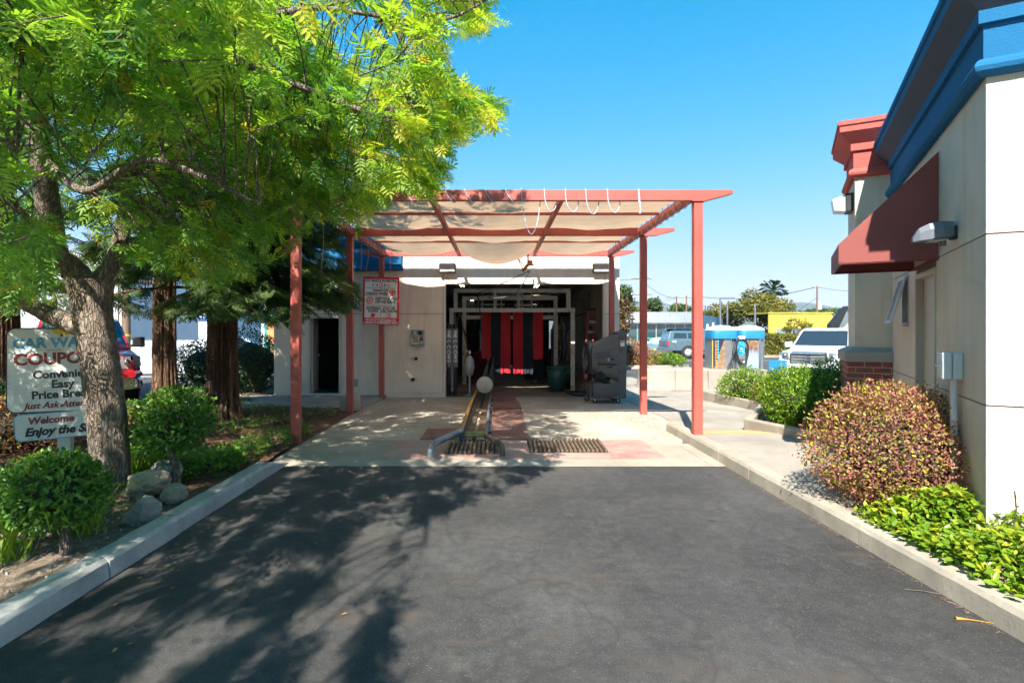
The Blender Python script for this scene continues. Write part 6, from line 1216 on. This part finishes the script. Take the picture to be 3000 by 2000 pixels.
# ------------------------------------------------------------------ vacuum station
isl = thing('vacuum_island', 'tan concrete island carrying the vacuum machines', 'island', (6.3, 17.2, -.1))
IC = m_concrete('island_concrete', (.36, .31, .255), 0, .3, (.36, .27, .22))
xa, xb = -1.75, 1.95; b = B(); pts = []
for a in np.linspace(R(90), R(270), 14): pts.append((xa+.55+.65*math.cos(a), .65*math.sin(a)))
pts += [(xb, -.65), (xb, .65)]
b.loft([[(x*s_+(0 if s_ == 1 else .0), y*s_, z) for x, y in pts] for s_, z in ((1.03, 0), (1, .3), (.985, .60), (.95, .62))], True, False); b.o('block', IC, isl)
for x in (-.9, .1, 1.1): box('joint', (x, -.672, .02), (x+.012, -.64, .6), GROOVE, isl, 0)
VB = paint('vacuum_blue', (.02, .20, .43), .4, .08, 3); VW = paint('vacuum_white', (.75, .76, .76), .4, .04); SSTL = paint('stainless', (.40, .41, .42), .42, .06, 2, metal=.75)
VP = P(2160, 1082, 17.0)
for k, (dx, lab) in enumerate(((-.425, 'left vacuum cabinet with a peeling orange and blue decal'), (.425, 'right vacuum cabinet with a brown and blue picture decal'))):
    t = thing('vacuum_machine', lab, 'vacuum', (VP.x+dx, 17.2, .52), 0, 'coin vacuums'); b = B()
    b.prism([(-.38, -.25), (-.2, -.36), (.2, -.36), (.38, -.25), (.38, .35), (-.38, .35)], (0, 0, .98), (0, 0, 0), (1, 0, 0), (0, 1, 0)); b.o('cabinet', SSTL, t, .01)
    def ring_(s_, z, rz_=0): return [(.41*s_*math.copysign(abs(math.cos(a))**.45, math.cos(a)), .41*s_*math.copysign(abs(math.sin(a))**.45, math.sin(a)), z) for a in np.linspace(0, 2*math.pi, 33)[:-1]]
    B().loft([ring_(1, .94), ring_(1, 1.19), ring_(.99, 1.2)]).o('hood', VB, t); B().loft([ring_(1.0, 1.2), ring_(.97, 1.225), ring_(.8, 1.29), ring_(.45, 1.34), ring_(.1, 1.355)]).o('lid', VW, t)
    if k == 0:
        pn = B().add([(-.375, -.257, .03), (-.2, -.364, .03), (-.2, -.364, .92), (-.375, -.257, .92), (-.02, -.364, .03), (-.02, -.364, .92)], [(0, 1, 2, 3), (1, 4, 5, 2)]).o('decal', paint('decal_brown', (.27, .17, .10), .5, .4, 14), t); B().add([(-.376, -.262, .03), (-.33, -.29, .03), (-.2, -.369, .5), (-.2, -.369, .92), (-.376, -.262, .92), (-.07, -.369, .85), (-.07, -.369, .92)], [(0, 1, 2, 3, 4), (2, 5, 6, 3)]).o('decal_film', paint('decal_navy', (.03, .03, .07), .4), t)
        for c_, xx, col in ((7, -.29, (.75, .28, .01)), (7, -.235, (.05, .5, .75))):
            mt = paint('decal_%d' % int(xx*-1000), col, .4, .25, 30)
            for j in range(9 if xx < -.25 else 7): z = .86-j*.085; box('letter_block', (xx-.022, -.257-(xx+.375)*.611-.018, z-.03), (xx+.022, -.257-(xx+.375)*.611-.006, z+.03), mt, t, .004)
        B().quad((-.378, -.266, .03), (-.362, -.276, .03), (-.362, -.276, .92), (-.378, -.266, .92)).o('yellow_edge', CY_, t)
    else:
        m, tt, n, l, bb = nt('picture_decal'); s_ = coords(n, l); sp_ = n.new('ShaderNodeSeparateXYZ'); l.new(s_, sp_.inputs[0])
        c_ = ramp(n, l, noise(n, l, coords(n, l, True, (9, 1, 3)), 2.5, 6, .7), [(.35, (.05, .03, .02)), (.5, (.22, .12, .07)), (.68, (.45, .33, .22))]); mrr = n.new('ShaderNodeMapRange'); mrr.inputs[1].default_value = 1.15; mrr.inputs[2].default_value = .85; l.new(sp_.outputs[2], mrr.inputs[0]); l.new(mixc(n, l, c_, (.3, .5, .75), mrr.outputs[0]), bb.inputs[0]); bb.inputs['Roughness'].default_value = .4
        B().quad((-.19, -.365, .03), (.15, -.365, .03), (.15, -.365, .92), (-.19, -.365, .92)).o('decal', m, t)
    for x in (.2, .37): box('trim', (x-.02, -.37 if x < .3 else -.27, .0), (x+.02, -.35 if x < .3 else -.25, .94), CHROME, t, .004)
t = thing('vacuum_hose_post', 'looped black vacuum hose on a blue control post between the cabinets', 'hose', (VP.x, 16.75, .52))
b = B(); b.box((-.12, -.03, 0), (.12, .1, .95)); b.o('post', SSTL, t, .01); box('hook', (-.1, -.12, .93), (.08, .0, 1.03), WHITE, t, .01)
m, tt, n, l, bb = nt('control_print'); s_ = coords(n, l); l.new(ramp(n, l, noise(n, l, s_, 16, 3, .5), [(.4, (.01, .12, .4)), (.5, (.02, .4, .65)), (.62, (.1, .25, .12)), (.7, (.7, .72, .7))]), bb.inputs[0]); bb.inputs['Roughness'].default_value = .3
box('control_panel', (-.11, -.05, .45), (.1, -.032, .92), m, t, .008); box('coin_box', (-.09, -.06, .3), (.08, -.03, .44), SSTL, t, .008); box('instruction_plate', (.06, -.04, .12), (.15, -.03, .26), WHITE, t, 0); box('price_plate', (-.03, -.055, .62), (.02, -.05, .66), WHITE, t, 0)
HOSE = paint('hose_black', (.02, .02, .022), .5, .2, 60, bd=.004, bsc=90)
for dx, dz in ((0, 0), (.045, .03)): B().tube(bez([(-.1, -.09, .97-dz), (-.2-dx*.3+.02, -.1, .8), (-.19-dx*.2+.03, -.1, .5), (-.08, -.12, .22+dz), (.06, -.12, .16+dz), (.16-dx*.5, -.11, .42), (.17-dx*.5, -.1, .75), (.06, -.09, .97-dz)], 8), .024, 10).o('hose', HOSE, t)
B().tube(bez([(-.20, -.1, .8), (-.27, -.16, .55), (-.42, -.2, .2), (-.5, -.22, .04)], 6), [.024]*12+[.03]*6+[.035], 10).o('wand', HOSE, t)
o = box('rect_sign', (-.24, -.01, .0), (.24, .015, .27), VB, None, .02); p = P(2279, 1085, 14.4); o.location = p; tag(o, 'plain blue tilted board on a short post before the white vehicle', 'sign'); B().tube([(0, 0, .0), (0, 0, -.2)], [.08, .05], 10).o('neck', VB, o); B().cyl((0, 0, -.2), (.0, 0, -.85), .06).o('post', WHITE, o)
# ------------------------------------------------------------------ street across on the right
SIDEW = WALK
struct('far_kerb', B().box((10.5, 37.0, -.12), (40, 38.2, .05)), KERBR); struct('far_kerb', B().box((8, 50.2, -.12), (60, 52, .04)), KERBR)
struct('road_line', B().box((11, 33.0, -.097), (24, 33.14, -.095)), WHITE); struct('road_line', B().box((6, 44.0, -.097), (40, 44.15, -.095)), WHITE)
isb = thing('lot_island', 'kerbed planting island beyond the walkway', 'island', (6.9, 26.6, -.1))
B().prism([(-1.6, -1.1), (.9, -1.1), (2.3, -.5), (2.4, .3), (.5, 1.4), (-1.6, 1.4)], (0, 0, .18), (0, 0, 0), (1, 0, 0), (0, 1, 0)).o('kerb', KERBR, isb, .03)
bush('low_shrub', 'brownish rounded shrub behind the cooler fan in the lot island', 'shrub', (6.4, 26.4, .05), (1.2, 1.0, .72), 4500, .09, LLOR, 0, 61, 'lot island shrubs'); bush('low_shrub', 'bright green creeping plant at the tip of the lot island', 'shrub', (8.1, 26.3, .05), (.85, .7, .3), 2500, .09, LJAS, 0, 62, 'lot island shrubs')
def blob_tree(name, label, c, h, blobs, n, leaf, mat, seed, trunk=.15, group=None):
    """tree from several leafy clumps: blobs = (dx, dy, z, rx, rz)"""
    root = thing(name, label, 'tree', c, 0, group); ps, ds = [], []
    for bx, by, bz, rx, rz_ in blobs:
        m = int(n*rx*rz_/sum(q[3]*q[4] for q in blobs)); d = unit(m); ps.append(d*(lumps(d, seed+len(ps), 10, .4)*(1-.5*rng.random(m)**1.4)+rng.normal(0, .05, m))[:, None]*np.array((rx, rx, rz_))+np.array((bx, by, bz))); ds.append(d)
    ps = np.concatenate(ps); ds = np.concatenate(ds); m = len(ps); foliage(root, LEAF_V, LEAF_F, ps, frames(ds*.4+unit(m), unit(m)*.7+ds*.7+np.array((0, 0, .5))), leaf*rng.uniform(.6, 1.4, m), np.clip(.45+.25*rng.normal(size=m)+.12*ds[:, 2], 0, 1), mat)
    b = B(); b.tube([(0, 0, -.1), (.05, 0, h*.3), (0, 0, h*.55)], [trunk*1.2, trunk, trunk*.6], 8); b.o('trunk', BARK, root); b = B()
    for bx, by, bz, rx, rz_ in blobs: b.tube([(0, 0, h*.3), (bx*.5, by*.5, bz*.7), (bx, by, bz)], [trunk*.6, trunk*.4, trunk*.15], 5)
    b.o('limbs', BARK, root); return root
def ft(label, px, py_top, py_bot, hw, Y, mat, seed, leaf=.3, n=1800, name='street_tree'):
    """tree sized from its outline at distance Y"""
    x = (px-CX)/F*Y; zt = H-(py_top-CY)/F*Y; zb = H-(py_bot-CY)/F*Y; r_ = hw/F*Y; hh = zt-zb; rn = random.Random(seed); bl = []
    for k in range(7): a = k*2.4; q = .55 if k else 0; bl.append((r_*q*math.cos(a), r_*q*math.sin(a), zb+hh*(.25+.55*rn.random()) if k else zb+hh*.62, r_*rn.uniform(.42, .62), hh*rn.uniform(.22, .36)))
    return blob_tree(name, label, (x, Y, -.1), zt, bl, n, leaf, mat, seed, max(.08, r_*.07), 'trees across the street')
ft('yellowing street tree left of the tallest one', 2135, 888, 955, 62, 70, LFAR, 71, .35, 3200); ft('tallest yellow green street tree beside the palm', 2225, 852, 950, 52, 68, LFAR, 72, .35, 3200); ft('yellow green street tree under the palm', 2278, 868, 950, 45, 70, LFAR, 73, .35, 2600)
ft('tall narrow green tree beside the wash building corner', 1832, 838, 915, 26, 75, LFGR, 74, .35, 2200); ft('small pointed green tree above the blue shop roof', 1918, 874, 918, 22, 90, LFGR, 75, .4, 1500); ft('low dark tree between the utility poles', 1990, 890, 918, 30, 110, LFGR, 76, .5, 1500); ft('distant tree mass behind the light poles', 2060, 905, 945, 45, 115, LFGR, 77, .5, 1500); ft('low yellow tree left of the pointed tree', 1865, 900, 918, 22, 95, LFAR, 78, .4, 1000)
ft('purple leaved small tree at the wash building corner', 1822, 868, 1000, 28, 24, LPUR, 79, .14, 1800, 'ornamental_tree'); ft('distant low green trees by the yellow building', 2420, 905, 922, 60, 180, LFGR, 80, .8, 900)
pt = thing('palm_tree', 'fan palm rising above the yellow green street trees', 'tree', (P(2265, 0, 85).x, 85, -.1)); zp = H-(850-CY)/F*85
B().tube([(0, 0, 0), (.1, 0, zp*.5), (0, 0, zp)], [.25, .2, .17], 8).o('trunk', BARK, pt)
pv = [(0, 0, 0)]; pf = []
m = 70; d = unit(m); d[:, 2] = np.abs(d[:, 2])*1.2-.45; pos = np.tile((0, 0, zp), (m, 1))+d*.15
foliage(pt, [(0, -.02, 0), (0, .02, 0), (.6, .06, .05), (1, .3, -.08), (1.05, 0, -.1), (1, -.3, -.08), (.6, -.06, .05)], [(0, 1, 2, 6), (6, 2, 3, 4), (6, 4, 5, 6)][:2]+[(2, 6, 5, 4)], pos, frames(d, np.tile((0, 0, 1.), (m, 1))+unit(m)*.4), rng.uniform(1.3, 2.1, m), rng.random(m)*.6, LFGR)
# blue-grey shop with a metal mansard and window front
sh = thing('blue_shop', 'slate blue shop with grey metal roof and wide windows across the street', 'building', (0, 52, 0)); SHB = paint('shop_blue', (.10, .19, .26), .6, .08, 1); SHR = paint('shop_roof', (.20, .225, .25), .4, .08, 1, metal=.3)
xl, xr = 11.6, 18.8; ze, zt = 2.45, 3.5
box('wall', (xl, 0, -.1), (xr, .2, .55), SHB, sh, 0); box('fascia', (xl, -.1, ze-.12), (xr+.1, .15, ze), WHITE, sh, 0)
B().prism([(-.5, ze), (.0, zt), (.4, zt), (.4, ze)], (xr-xl+.3, 0, 0), (xl-.1, 0, 0), (0, 1, 0), (0, 0, 1)).o('roof', SHR, sh)
for k in range(24): x = xl+k*.31; B().bar((x, -.52, ze+.02), (x, -.02, zt+.02), .04, .04).o('seam', SHR, sh)
SHG = glass('shop_glass', (.03, .07, .075)); nw = 8
for k in range(nw):
    x0, x1 = xl+(xr-xl)*k/nw+.04, xl+(xr-xl)*(k+1)/nw-.04; f_ = box('window', (x0, .06, .55), (x1, .1, ze-.12), SHG, sh, 0); box('frame', (x1, .02, .5), (x1+.08, .14, ze-.1), ALU, f_, 0)
    box('sill_board', (x0, -.02, .5), (x1, .05, .7), paint('turquoise_%d' % k, ((.1, .5, .55), (.45, .6, .62))[k % 2], .6), f_, 0)
box('display', (13.9, .045, .95), (15.9, .055, 1.05), paint('teal_tube', (.03, .32, .3), .4), sh, 0); box('display', (15.9, .045, .95), (16.0, .055, 1.7), MATS['teal_tube'], sh, 0); box('display', (15.9, .045, 1.65), (17, .055, 1.75), MATS['teal_tube'], sh, 0)
box('rear_hall', (xl, .3, -.1), (xr, 8, 2.3), INW, sh, 0)
b = B(); b.prism([(0, -.1), (15.4, -.1), (15.4, 3.2), (0, 3.35)], (0, .2, 0), (18.9, 0, 0), (8/15.4, 13/15.4, 0), (0, 0, 1)); o = b.o('side_wall', paint('mural_blue', (.075, .19, .29), .7, .1, 1), sh)
MUR = paint('mural_white', (.6, .65, .68), .7)
for s0, z0, s1, z1, w_ in ((2, 2.2, 2.6, 3.0, .2), (5, 1.2, 5.8, 2.4, .25), (5.8, 2.4, 6.6, 1.6, .2), (8, .8, 9, 2.6, .25), (9, 2.6, 9.8, 1.2, .22), (11, 1, 11.6, 2, .2)):
    u = Vector((8/15.4, 13/15.4, 0)); nn_ = Vector((13/15.4, -8/15.4, 0)); q0 = Vector((18.9, 0, 0))+u*s0+nn_*.03; q1 = Vector((18.9, 0, 0))+u*s1+nn_*.03; B().bar((q0.x, q0.y, z0), (q1.x, q1.y, z1), .03, w_, nn_).o('mural_stroke', MUR, sh)
sb_ = thing('surfboard', 'patterned oval board on a stand before the blue shop', 'board', (P(1935, 0, 50.6).x, 50.6, 0)); B().lathe([(0, -.02), (.35, -.03), (.36, 0), (0, .02)], (0, 0, .75), 28, 'Y').o('board', paint('board_print', (.35, .6, .52), .5, .4, 2.5, dirt=(.7, .68, .6), dirt_lo=.5), sb_).scale = (2.9, 1, 1); B().bar((-.3, 0, 0), (0, .1, .8), .05).o('leg', RUST, sb_); B().bar((.3, 0, 0), (0, .1, .8), .05).o('leg', RUST, sb_)
# yellow hall, red wall, white house
yb = thing('yellow_building', 'bright yellow low building with ribbed siding behind the hedge', 'building', (P(2345, 0, 62).x, 62, -.1)); YEL = paint('yellow_siding', (.62, .46, .06), .6, .05, 1)
for k in range(12): box('siding_board', (-3.6, 0, .95+k*.235), (3.6, .2, 1.175+k*.235), YEL, yb, .0)
box('lower_wall', (-3.6, .03, 0), (3.6, .2, .95), paint('dark_red_wall', (.35, .03, .025), .6), yb, 0); box('roof', (-3.7, -.1, 3.77), (3.7, 8, 3.9), YEL, yb, 0); box('side_bay', (.4, -.6, .4), (3.5, 0, 3.35), YEL, yb, 0)
o = box('red_wall', (0, 0, -.1), (9.5, .3, 1.9), paint('terracotta', (.45, .13, .08), .8, .1, 2), None, 0, label='terracotta wall behind the light poles', cat='wall'); o.location = (P(2115, 0, 74).x, 74, 0)
vs = thing('red_planter', 'orange red tapered planter with a twisted topiary tree', 'planter', (P(2325, 0, 44).x, 44, -.1)); B().lathe([(.0, .1), (.35, 0), (.45, .5), (.62, 1.35), (.55, 1.35)], (0, 0, 0), 20).o('pot', paint('pot_red', (.6, .06, .02), .5), vs)
for px, py, r_ in ((2327, 947, .65), (2362, 954, .45), (2307, 965, .4)):
    q = P(px, py, 44); mm = 260; d = unit(mm); dx, dz = q.x-vs.location.x, q.z+.1; foliage(vs, LEAF_V, LEAF_F, d*(.6+.4*rng.random(mm))[:, None]*np.array((r_, r_, r_*.7))+np.array((dx, 0, dz)), frames(unit(mm), unit(mm)), .16*rng.uniform(.7, 1.3, mm), rng.random(mm), LOLV, 0, 'leaf', 'foliage'); B().tube([(0, 0, 1.3), (dx*.5, 0, (1.3+dz)*.5), (dx, 0, dz)], .05, 6).o('branch', MATS['twig'], vs)
hg = thing('clipped_hedge', 'long clipped green hedge across the lot behind the white vehicle', 'hedge', (P(2330, 0, 37.8).x, 37.8, 0)); mm = 9000; q = np.stack([rng.uniform(-2.35, 3.6, mm), rng.uniform(-.5, .5, mm), rng.uniform(0, 1.42, mm)], 1); fc = rng.random(mm); q[fc < .62, 1] = -.5+rng.normal(0, .04, (fc < .62).sum()); q[(fc >= .62) & (fc < .85), 2] = 1.4+rng.normal(0, .04, ((fc >= .62) & (fc < .85)).sum())
foliage(hg, LEAF_V, LEAF_F, q, frames(unit(mm)+np.array((0, -.4, .2)), unit(mm)*.7+np.array((0, -.6, .5))), .14*rng.uniform(.6, 1.3, mm), np.clip(rng.normal(.5, .25, mm), 0, 1), LOLV); box('inner_twigs', (-2.3, -.4, 0), (3.5, .4, 1.3), MATS['twig'], hg, 0)
bush('low_shrub', 'round green shrub before the yellow building', 'shrub', (P(2262, 0, 50).x, 50, -.1), (1.6, 1.2, .85), 1800, .18, LFGR, 0, 83); bush('low_shrub', 'long low hedge before the yellow building', 'shrub', (P(2400, 0, 52).x, 52, -.1), (2.6, 1.0, .65), 2200, .18, LFGR, 0, 84)
hs_ = thing('white_house', 'white gabled building with a pale metal roof beside the pilaster', 'building', (P(2440, 0, 40).x, 40, -.1)); WH = paint('white_siding', (.62, .66, .7), .6, .04)
box('wall', (0, 0, 0), (6, 8, 2.0), WH, hs_, 0); B().prism([(-.2, 2.0), (1.2, 3.6), (6, 3.6), (6, 2.0)], (0, .1, 0), (.9, -.2, 0)).o('roof', paint('tan_roof', (.55, .5, .42), .5, .05, 1), hs_); B().prism([(-.35, 2.0), (-.3, 2.3), (.85, 3.6), (1.0, 3.6), (.25, 2.0)], (0, .5, 0), (0, -.3, 0)).o('gable_trim', DARK, hs_)
for z, x in ((1.1, .55), (1.15, 1.3)): box('lamp', (x, -.15, z), (x+.12, 0, z+.25), DARK, hs_, 0)
o = thing('low_fence', 'short white slatted fence beside the white building', 'fence', (P(2408, 0, 46).x, 46, -.1))
for k in range(4): box('slat', (0, 0, .5+k*.17), (1.6, .04, .6+k*.17), WHITE, o, 0)
for x in (0, 1.5): box('post', (x, .045, 0), (x+.1, .12, 1.25), WHITE, o, 0)
# poles, lamps and wires
WOOD = paint('pole_wood', (.20, .13, .085), .9, .2, 3)
def pole(label, px, top, Y, r_, arms=(), mat=None, name='utility_pole'):
    x = (px-CX)/F*Y; t = thing(name, label, 'pole', (x, Y, -.1), 0, 'utility poles' if name == 'utility_pole' else 'lot light poles'); h_ = H-(top-CY)/F*Y+.1; B().tube([(0, 0, 0), (0, 0, h_)], [r_, r_*.75], 10).o('pole', mat or WOOD, t)
    for dz, L_ in arms:
        B().bar((-L_/2, 0, h_-dz), (L_/2, 0, h_-dz), .1, .12).o('crossarm', mat or WOOD, t)
        for k in (-.45, -.2, .2, .45): B().cyl((L_*k, 0, h_-dz+.06), (L_*k, 0, h_-dz+.22), .05, n=8).o('insulator', WHITE, t)
    return t, h_
pole('tall utility pole behind the right middle canopy post', 1880, 810, 70, .14, ((.25, 2.6), (2.3, 2.8))); pole('utility pole with one crossarm left of the front right post', 1982, 868, 95, .15, ((.2, 3.6),)); pole('second utility pole with a side arm by the front right post', 2011, 866, 90, .16, ((.3, 1.6),)); pole('far small utility pole right of the front right post', 2066, 894, 130, .15, ((.3, 3.6),)); pole('farthest small utility pole', 2093, 895, 140, .15, ((.3, 3.0),))
t, h_ = pole('wooden utility pole behind the yellow building', 2394, 838, 75, .16, ((.15, 1.2),)); B().cyl((.35, 0, h_-3.2), (.35, 0, h_-2.2), .22).o('transformer', WHITE, t)
for px, tp, Y, lab in ((2110, 872, 60, 'tall grey lot light with an arm to the right'), (2131, 888, 64, 'shorter grey lot light behind the tree'), (2212, 892, 60, 'grey lot light before the tallest tree')):
    t, h_ = pole(lab, px, tp, Y, .12, (), STEEL, 'light_pole'); B().bar((0, 0, h_), (1.5 if px == 2110 else .3, 0, h_), .08).o('arm', STEEL, t); box('lamp_head', (.9 if px == 2110 else .0, -.15, h_-.05), (1.6 if px == 2110 else .4, .15, h_+.05), STEEL, t, 0)
def wire(label, a, c_, sag, r_=.03):
    b = B(); a = Vector(a); c_ = Vector(c_); b.tube([a+(c_-a)*k/16+Vector((0, 0, -sag*4*(k/16)*(1-k/16))) for k in range(17)], r_, 4, False); tag(b.o('overhead_wire', DARK), label, 'wire', 'overhead wires')
wire('long wire running left from the pole behind the yellow building', P(2394, 840, 75), P(2030, 866, 90), 1.0, .05); wire('wire running right from the pole behind the yellow building', P(2394, 840, 75), P(2560, 846, 75), .4); wire('wire between the tall pole and the lot', P(1880, 816, 70), P(1700, 800, 60), .4); wire('thin wire sloping down from the tall pole', P(1880, 822, 70), P(1982, 872, 95), .6); wire('guy wire sloping left from the pole by the yellow building', P(2394, 872, 75), P(2335, 912, 74), 0.0)
wire('low wire before the left hill', P(1825, 886, 60), P(1985, 872, 95), .3)
# ------------------------------------------------------------------ street on the left
WB_ = paint('white_block', (.66, .67, .70), .7, .05, 2, dirt=(.5, .5, .52), dirt_lo=.6)
t = thing('white_wall_building', 'tall white building behind the red pickup', 'building', (0, 25, -.1)); xl, xr = (-60-CX)/F*25, (372-CX)/F*25
box('wall', (xl, 0, 0), (xr, 6, 5.4), WB_, t, 0); box('door', (xl+5.6, -.03, 0), (xl+6.4, 0, 2.1), WHITE, t, 0)
bw = thing('block_wall', 'low white painted block wall with grey paint patches', 'wall', (0, 23.2, -.1)); x0, x1 = (372-CX)/F*23.2, (640-CX)/F*23.2; bh = .2; nb_ = 9; k = 0
for j in range(7):
    x = x0-(.2 if j % 2 else 0)
    while x < x1:
        a = max(x, x0); c_ = min(x+.4, x1)
        if c_-a > .02: box('block', (a, 0, j*bh), (c_-.006, .2, (j+1)*bh-.006), WB_, bw, .004)
        x += .4
box('footing', (x0, -.06, -.05), (x1, .2, -.005), GROOVE, bw, 0); GRP = paint('grey_patch', (.30, .33, .38), .7, .06)
for a, c_, z0, z1 in ((410, 455, .62, 1.12), (445, 470, .45, 1.15), (505, 540, .6, 1.15)): box('paint_patch', ((a-CX)/F*23.2, -.006, z0), ((c_-CX)/F*23.2, -.001, z1), GRP, bw, 0)
wt = thing('white_hall', 'white hall with blue trim and a covered porch behind the block wall', 'building', (0, 38, -.1)); x0, x1 = (380-CX)/F*38, (660-CX)/F*38
box('wall', (x0, 0, 0), (x1, 6, 4.3), WB_, wt, 0); box('blue_trim', (x0, -.1, 2.55), (x1, 0, 2.72), paint('trim_blue', (.03, .13, .5), .5), wt, 0)
for px in (432, 445, 520, 535): x = (px-CX)/F*38; B().cyl((x, -.5, 0), (x, -.5, 2.6), .1).o('column', paint('pale_green', (.5, .6, .55), .6) if 'pale_green' not in MATS else MATS['pale_green'], wt)
for a, c_ in ((425, 440), (533, 556)): box('window', ((a-CX)/F*38, -.05, 1.2), ((c_-CX)/F*38, -.01, 2.2), GLD, wt, 0)
gd = thing('grey_garage', 'white building with a wide roller door and green trim on the far road', 'building', (0, 66, -.1)); x0, x1 = (640-CX)/F*66, (775-CX)/F*66
box('wall', (x0, 0, 0), (x1, 6, 5), WB_, gd, 0); box('green_trim', (x0, -.1, 3.0), (x1, -.005, 3.2), paint('trim_green', (.1, .35, .25), .5), gd, 0); SLT = paint('door_slat', (.42, .46, .52), .5)
for k in range(12): box('door_slat', (x0+.4, -.06, .2+k*.23), (x1-.5, -.01, .41+k*.23), SLT, gd, 0)
ts = thing('teal_shop', 'white shop corner with teal trim and an orange window display', 'building', (0, 30, -.1)); x0, x1 = (765-CX)/F*30, (860-CX)/F*30; TL = paint('teal_trim', (.02, .33, .28), .5)
box('wall', (x0, 0, 0), (x1, 5, 4.2), WB_, ts, 0); box('awning', (x0-.05, -.25, 2.45), (x1, 0, 2.9), TL, ts, .02); wn_ = box('window', ((783-CX)/F*30, -.04, 1.0), (x1, -.01, 2.4), paint('orange_display', (.5, .22, .08), .4, .5, 3), ts, 0); box('frame', ((776-CX)/F*30, -.06, .85), (x1, -.0, 1.0), TL, wn_, 0); box('frame', ((776-CX)/F*30, -.06, 1.0), ((783-CX)/F*30, -.0, 2.4), TL, wn_, 0)
for px in (772, 795): x = (px-CX)/F*30; B().quad((x-.15, -.05, .85), (x+.15, -.05, .85), (x, -.05, .55)).o('bunting', paint('bunting_%d' % px, (.6, .1, .03) if px == 772 else (.75, .35, .03), .6), ts)
tl = thing('traffic_light', 'yellow traffic signal on a pole by the far road', 'traffic light', (P(742, 0, 45).x, 45, -.1)); z = H-(950-CY)/F*45+.1; box('housing', (-.18, -.15, z-.5), (.18, .15, z+.55), paint('signal_yellow', (.65, .36, .02), .5), tl, .03)
for k, c_ in enumerate(((.6, .08, .03), (.3, .18, .02), (.02, .06, .04))): B().lathe([(0, -.02), (.11, -.02), (.13, .0)], (0, -.15, z+.35-.33*k), 16, 'Y').o('lens', paint('signal_%d' % k, c_, .4), tl)
B().cyl((.3, 0, 0), (.3, 0, z+.6), .07).o('pole', STEEL, tl); B().bar((.0, 0, z), (.3, 0, z), .05).o('arm', STEEL, tl); box('crosswalk_box', (.1, -.1, z-1.3), (.5, .1, z-.85), DARK, tl, .02)
t, h_ = pole('wooden utility pole with yellow bands behind the red pickup', 371, 560, 21.5, .15); bd_ = paint('yellow_band', (.65, .38, .02), .5)
for py in (982, 1018, 1050): z = H-(py-CY)/F*21.5+.1; B().cyl((0, 0, z-.05), (0, 0, z+.05), .157, n=14).o('band', bd_, t)
B().cyl((-.22, 0, 0), (-.22, 0, 5), .05).o('conduit', WHITE, t); B().cyl((-.32, 0, 0), (-.32, 0, 5), .03).o('conduit', RUST, t)
struct('road_line', B().box((-24, 21.2, -.097), (-9.5, 21.7, -.094)), CONC)
# ------------------------------------------------------------------ hills and the air before them
HILL = paint('hill_scrub', (.075, .085, .05), .95, .35, .006, dirt=(.14, .12, .08), dirt_sc=.004, dirt_lo=.5)
def hill(name, pts, Y, depth):
    xs_ = np.linspace(pts[0][0], pts[-1][0], 140); zs_ = np.interp(xs_, [p[0] for p in pts], [p[1] for p in pts]); r2 = np.random.default_rng(int(Y)); nz = sum(r2.normal(0, .9/(k+1), 1)*np.sin(xs_*.045*(k+1)+r2.uniform(0, 6)) for k in range(9))*1.3
    b = B(); rows = []
    for j in range(9):
        v = j/8; rows.append([((x-CX)/F*Y, Y-depth*(1-v)+depth*.05*math.sin(x*.3+j), (H-(z+n_-CY)/F*Y)*(v**1.2)*(1+.06*math.sin(x*.21+j*1.7)*(1-v))-2) for x, z, n_ in zip(xs_, zs_, nz)])
    rows.append([(x, y+depth, -2) for x, y, z in rows[-1]]); m = len(xs_)
    b.add([p for r_ in rows for p in r_], [(j*m+i, j*m+i+1, (j+1)*m+i+1, (j+1)*m+i) for j in range(9) for i in range(m-1)], True); struct(name, b, HILL)
hill('hills', [(-1500, 930), (400, 905), (1300, 900), (1700, 895), (1800, 885), (1855, 876), (1900, 886), (1935, 884), (1965, 888), (1990, 900), (2060, 915), (2200, 905), (2290, 890), (2330, 884), (2360, 886), (2400, 896), (2450, 905), (2700, 900), (4000, 920)], 4200, 1500)
hill('foothills', [(-1500, 945), (1000, 935), (1900, 932), (2250, 922), (2300, 912), (2340, 916), (2420, 924), (2460, 918), (3000, 930), (4000, 945)], 2600, 700)
hz = B().box((-7000, -200, -3.2), (7000, 6000, 285)).o('haze', None); hz['kind'] = 'stuff'; tag(hz, 'thin blue air haze before the far hills', 'haze')
m = bpy.data.materials.new('haze_air'); m.use_nodes = True; n = m.node_tree.nodes; n.remove(n['Principled BSDF']); v = n.new('ShaderNodeVolumePrincipled'); v.inputs['Color'].default_value = (.62, .78, 1, 1); v.inputs['Density'].default_value = 0.00009; v.inputs['Anisotropy'].default_value = 0.0; m.node_tree.links.new(v.outputs[0], n['Material Output'].inputs['Volume']); hz.data.materials.clear(); hz.data.materials.append(m)
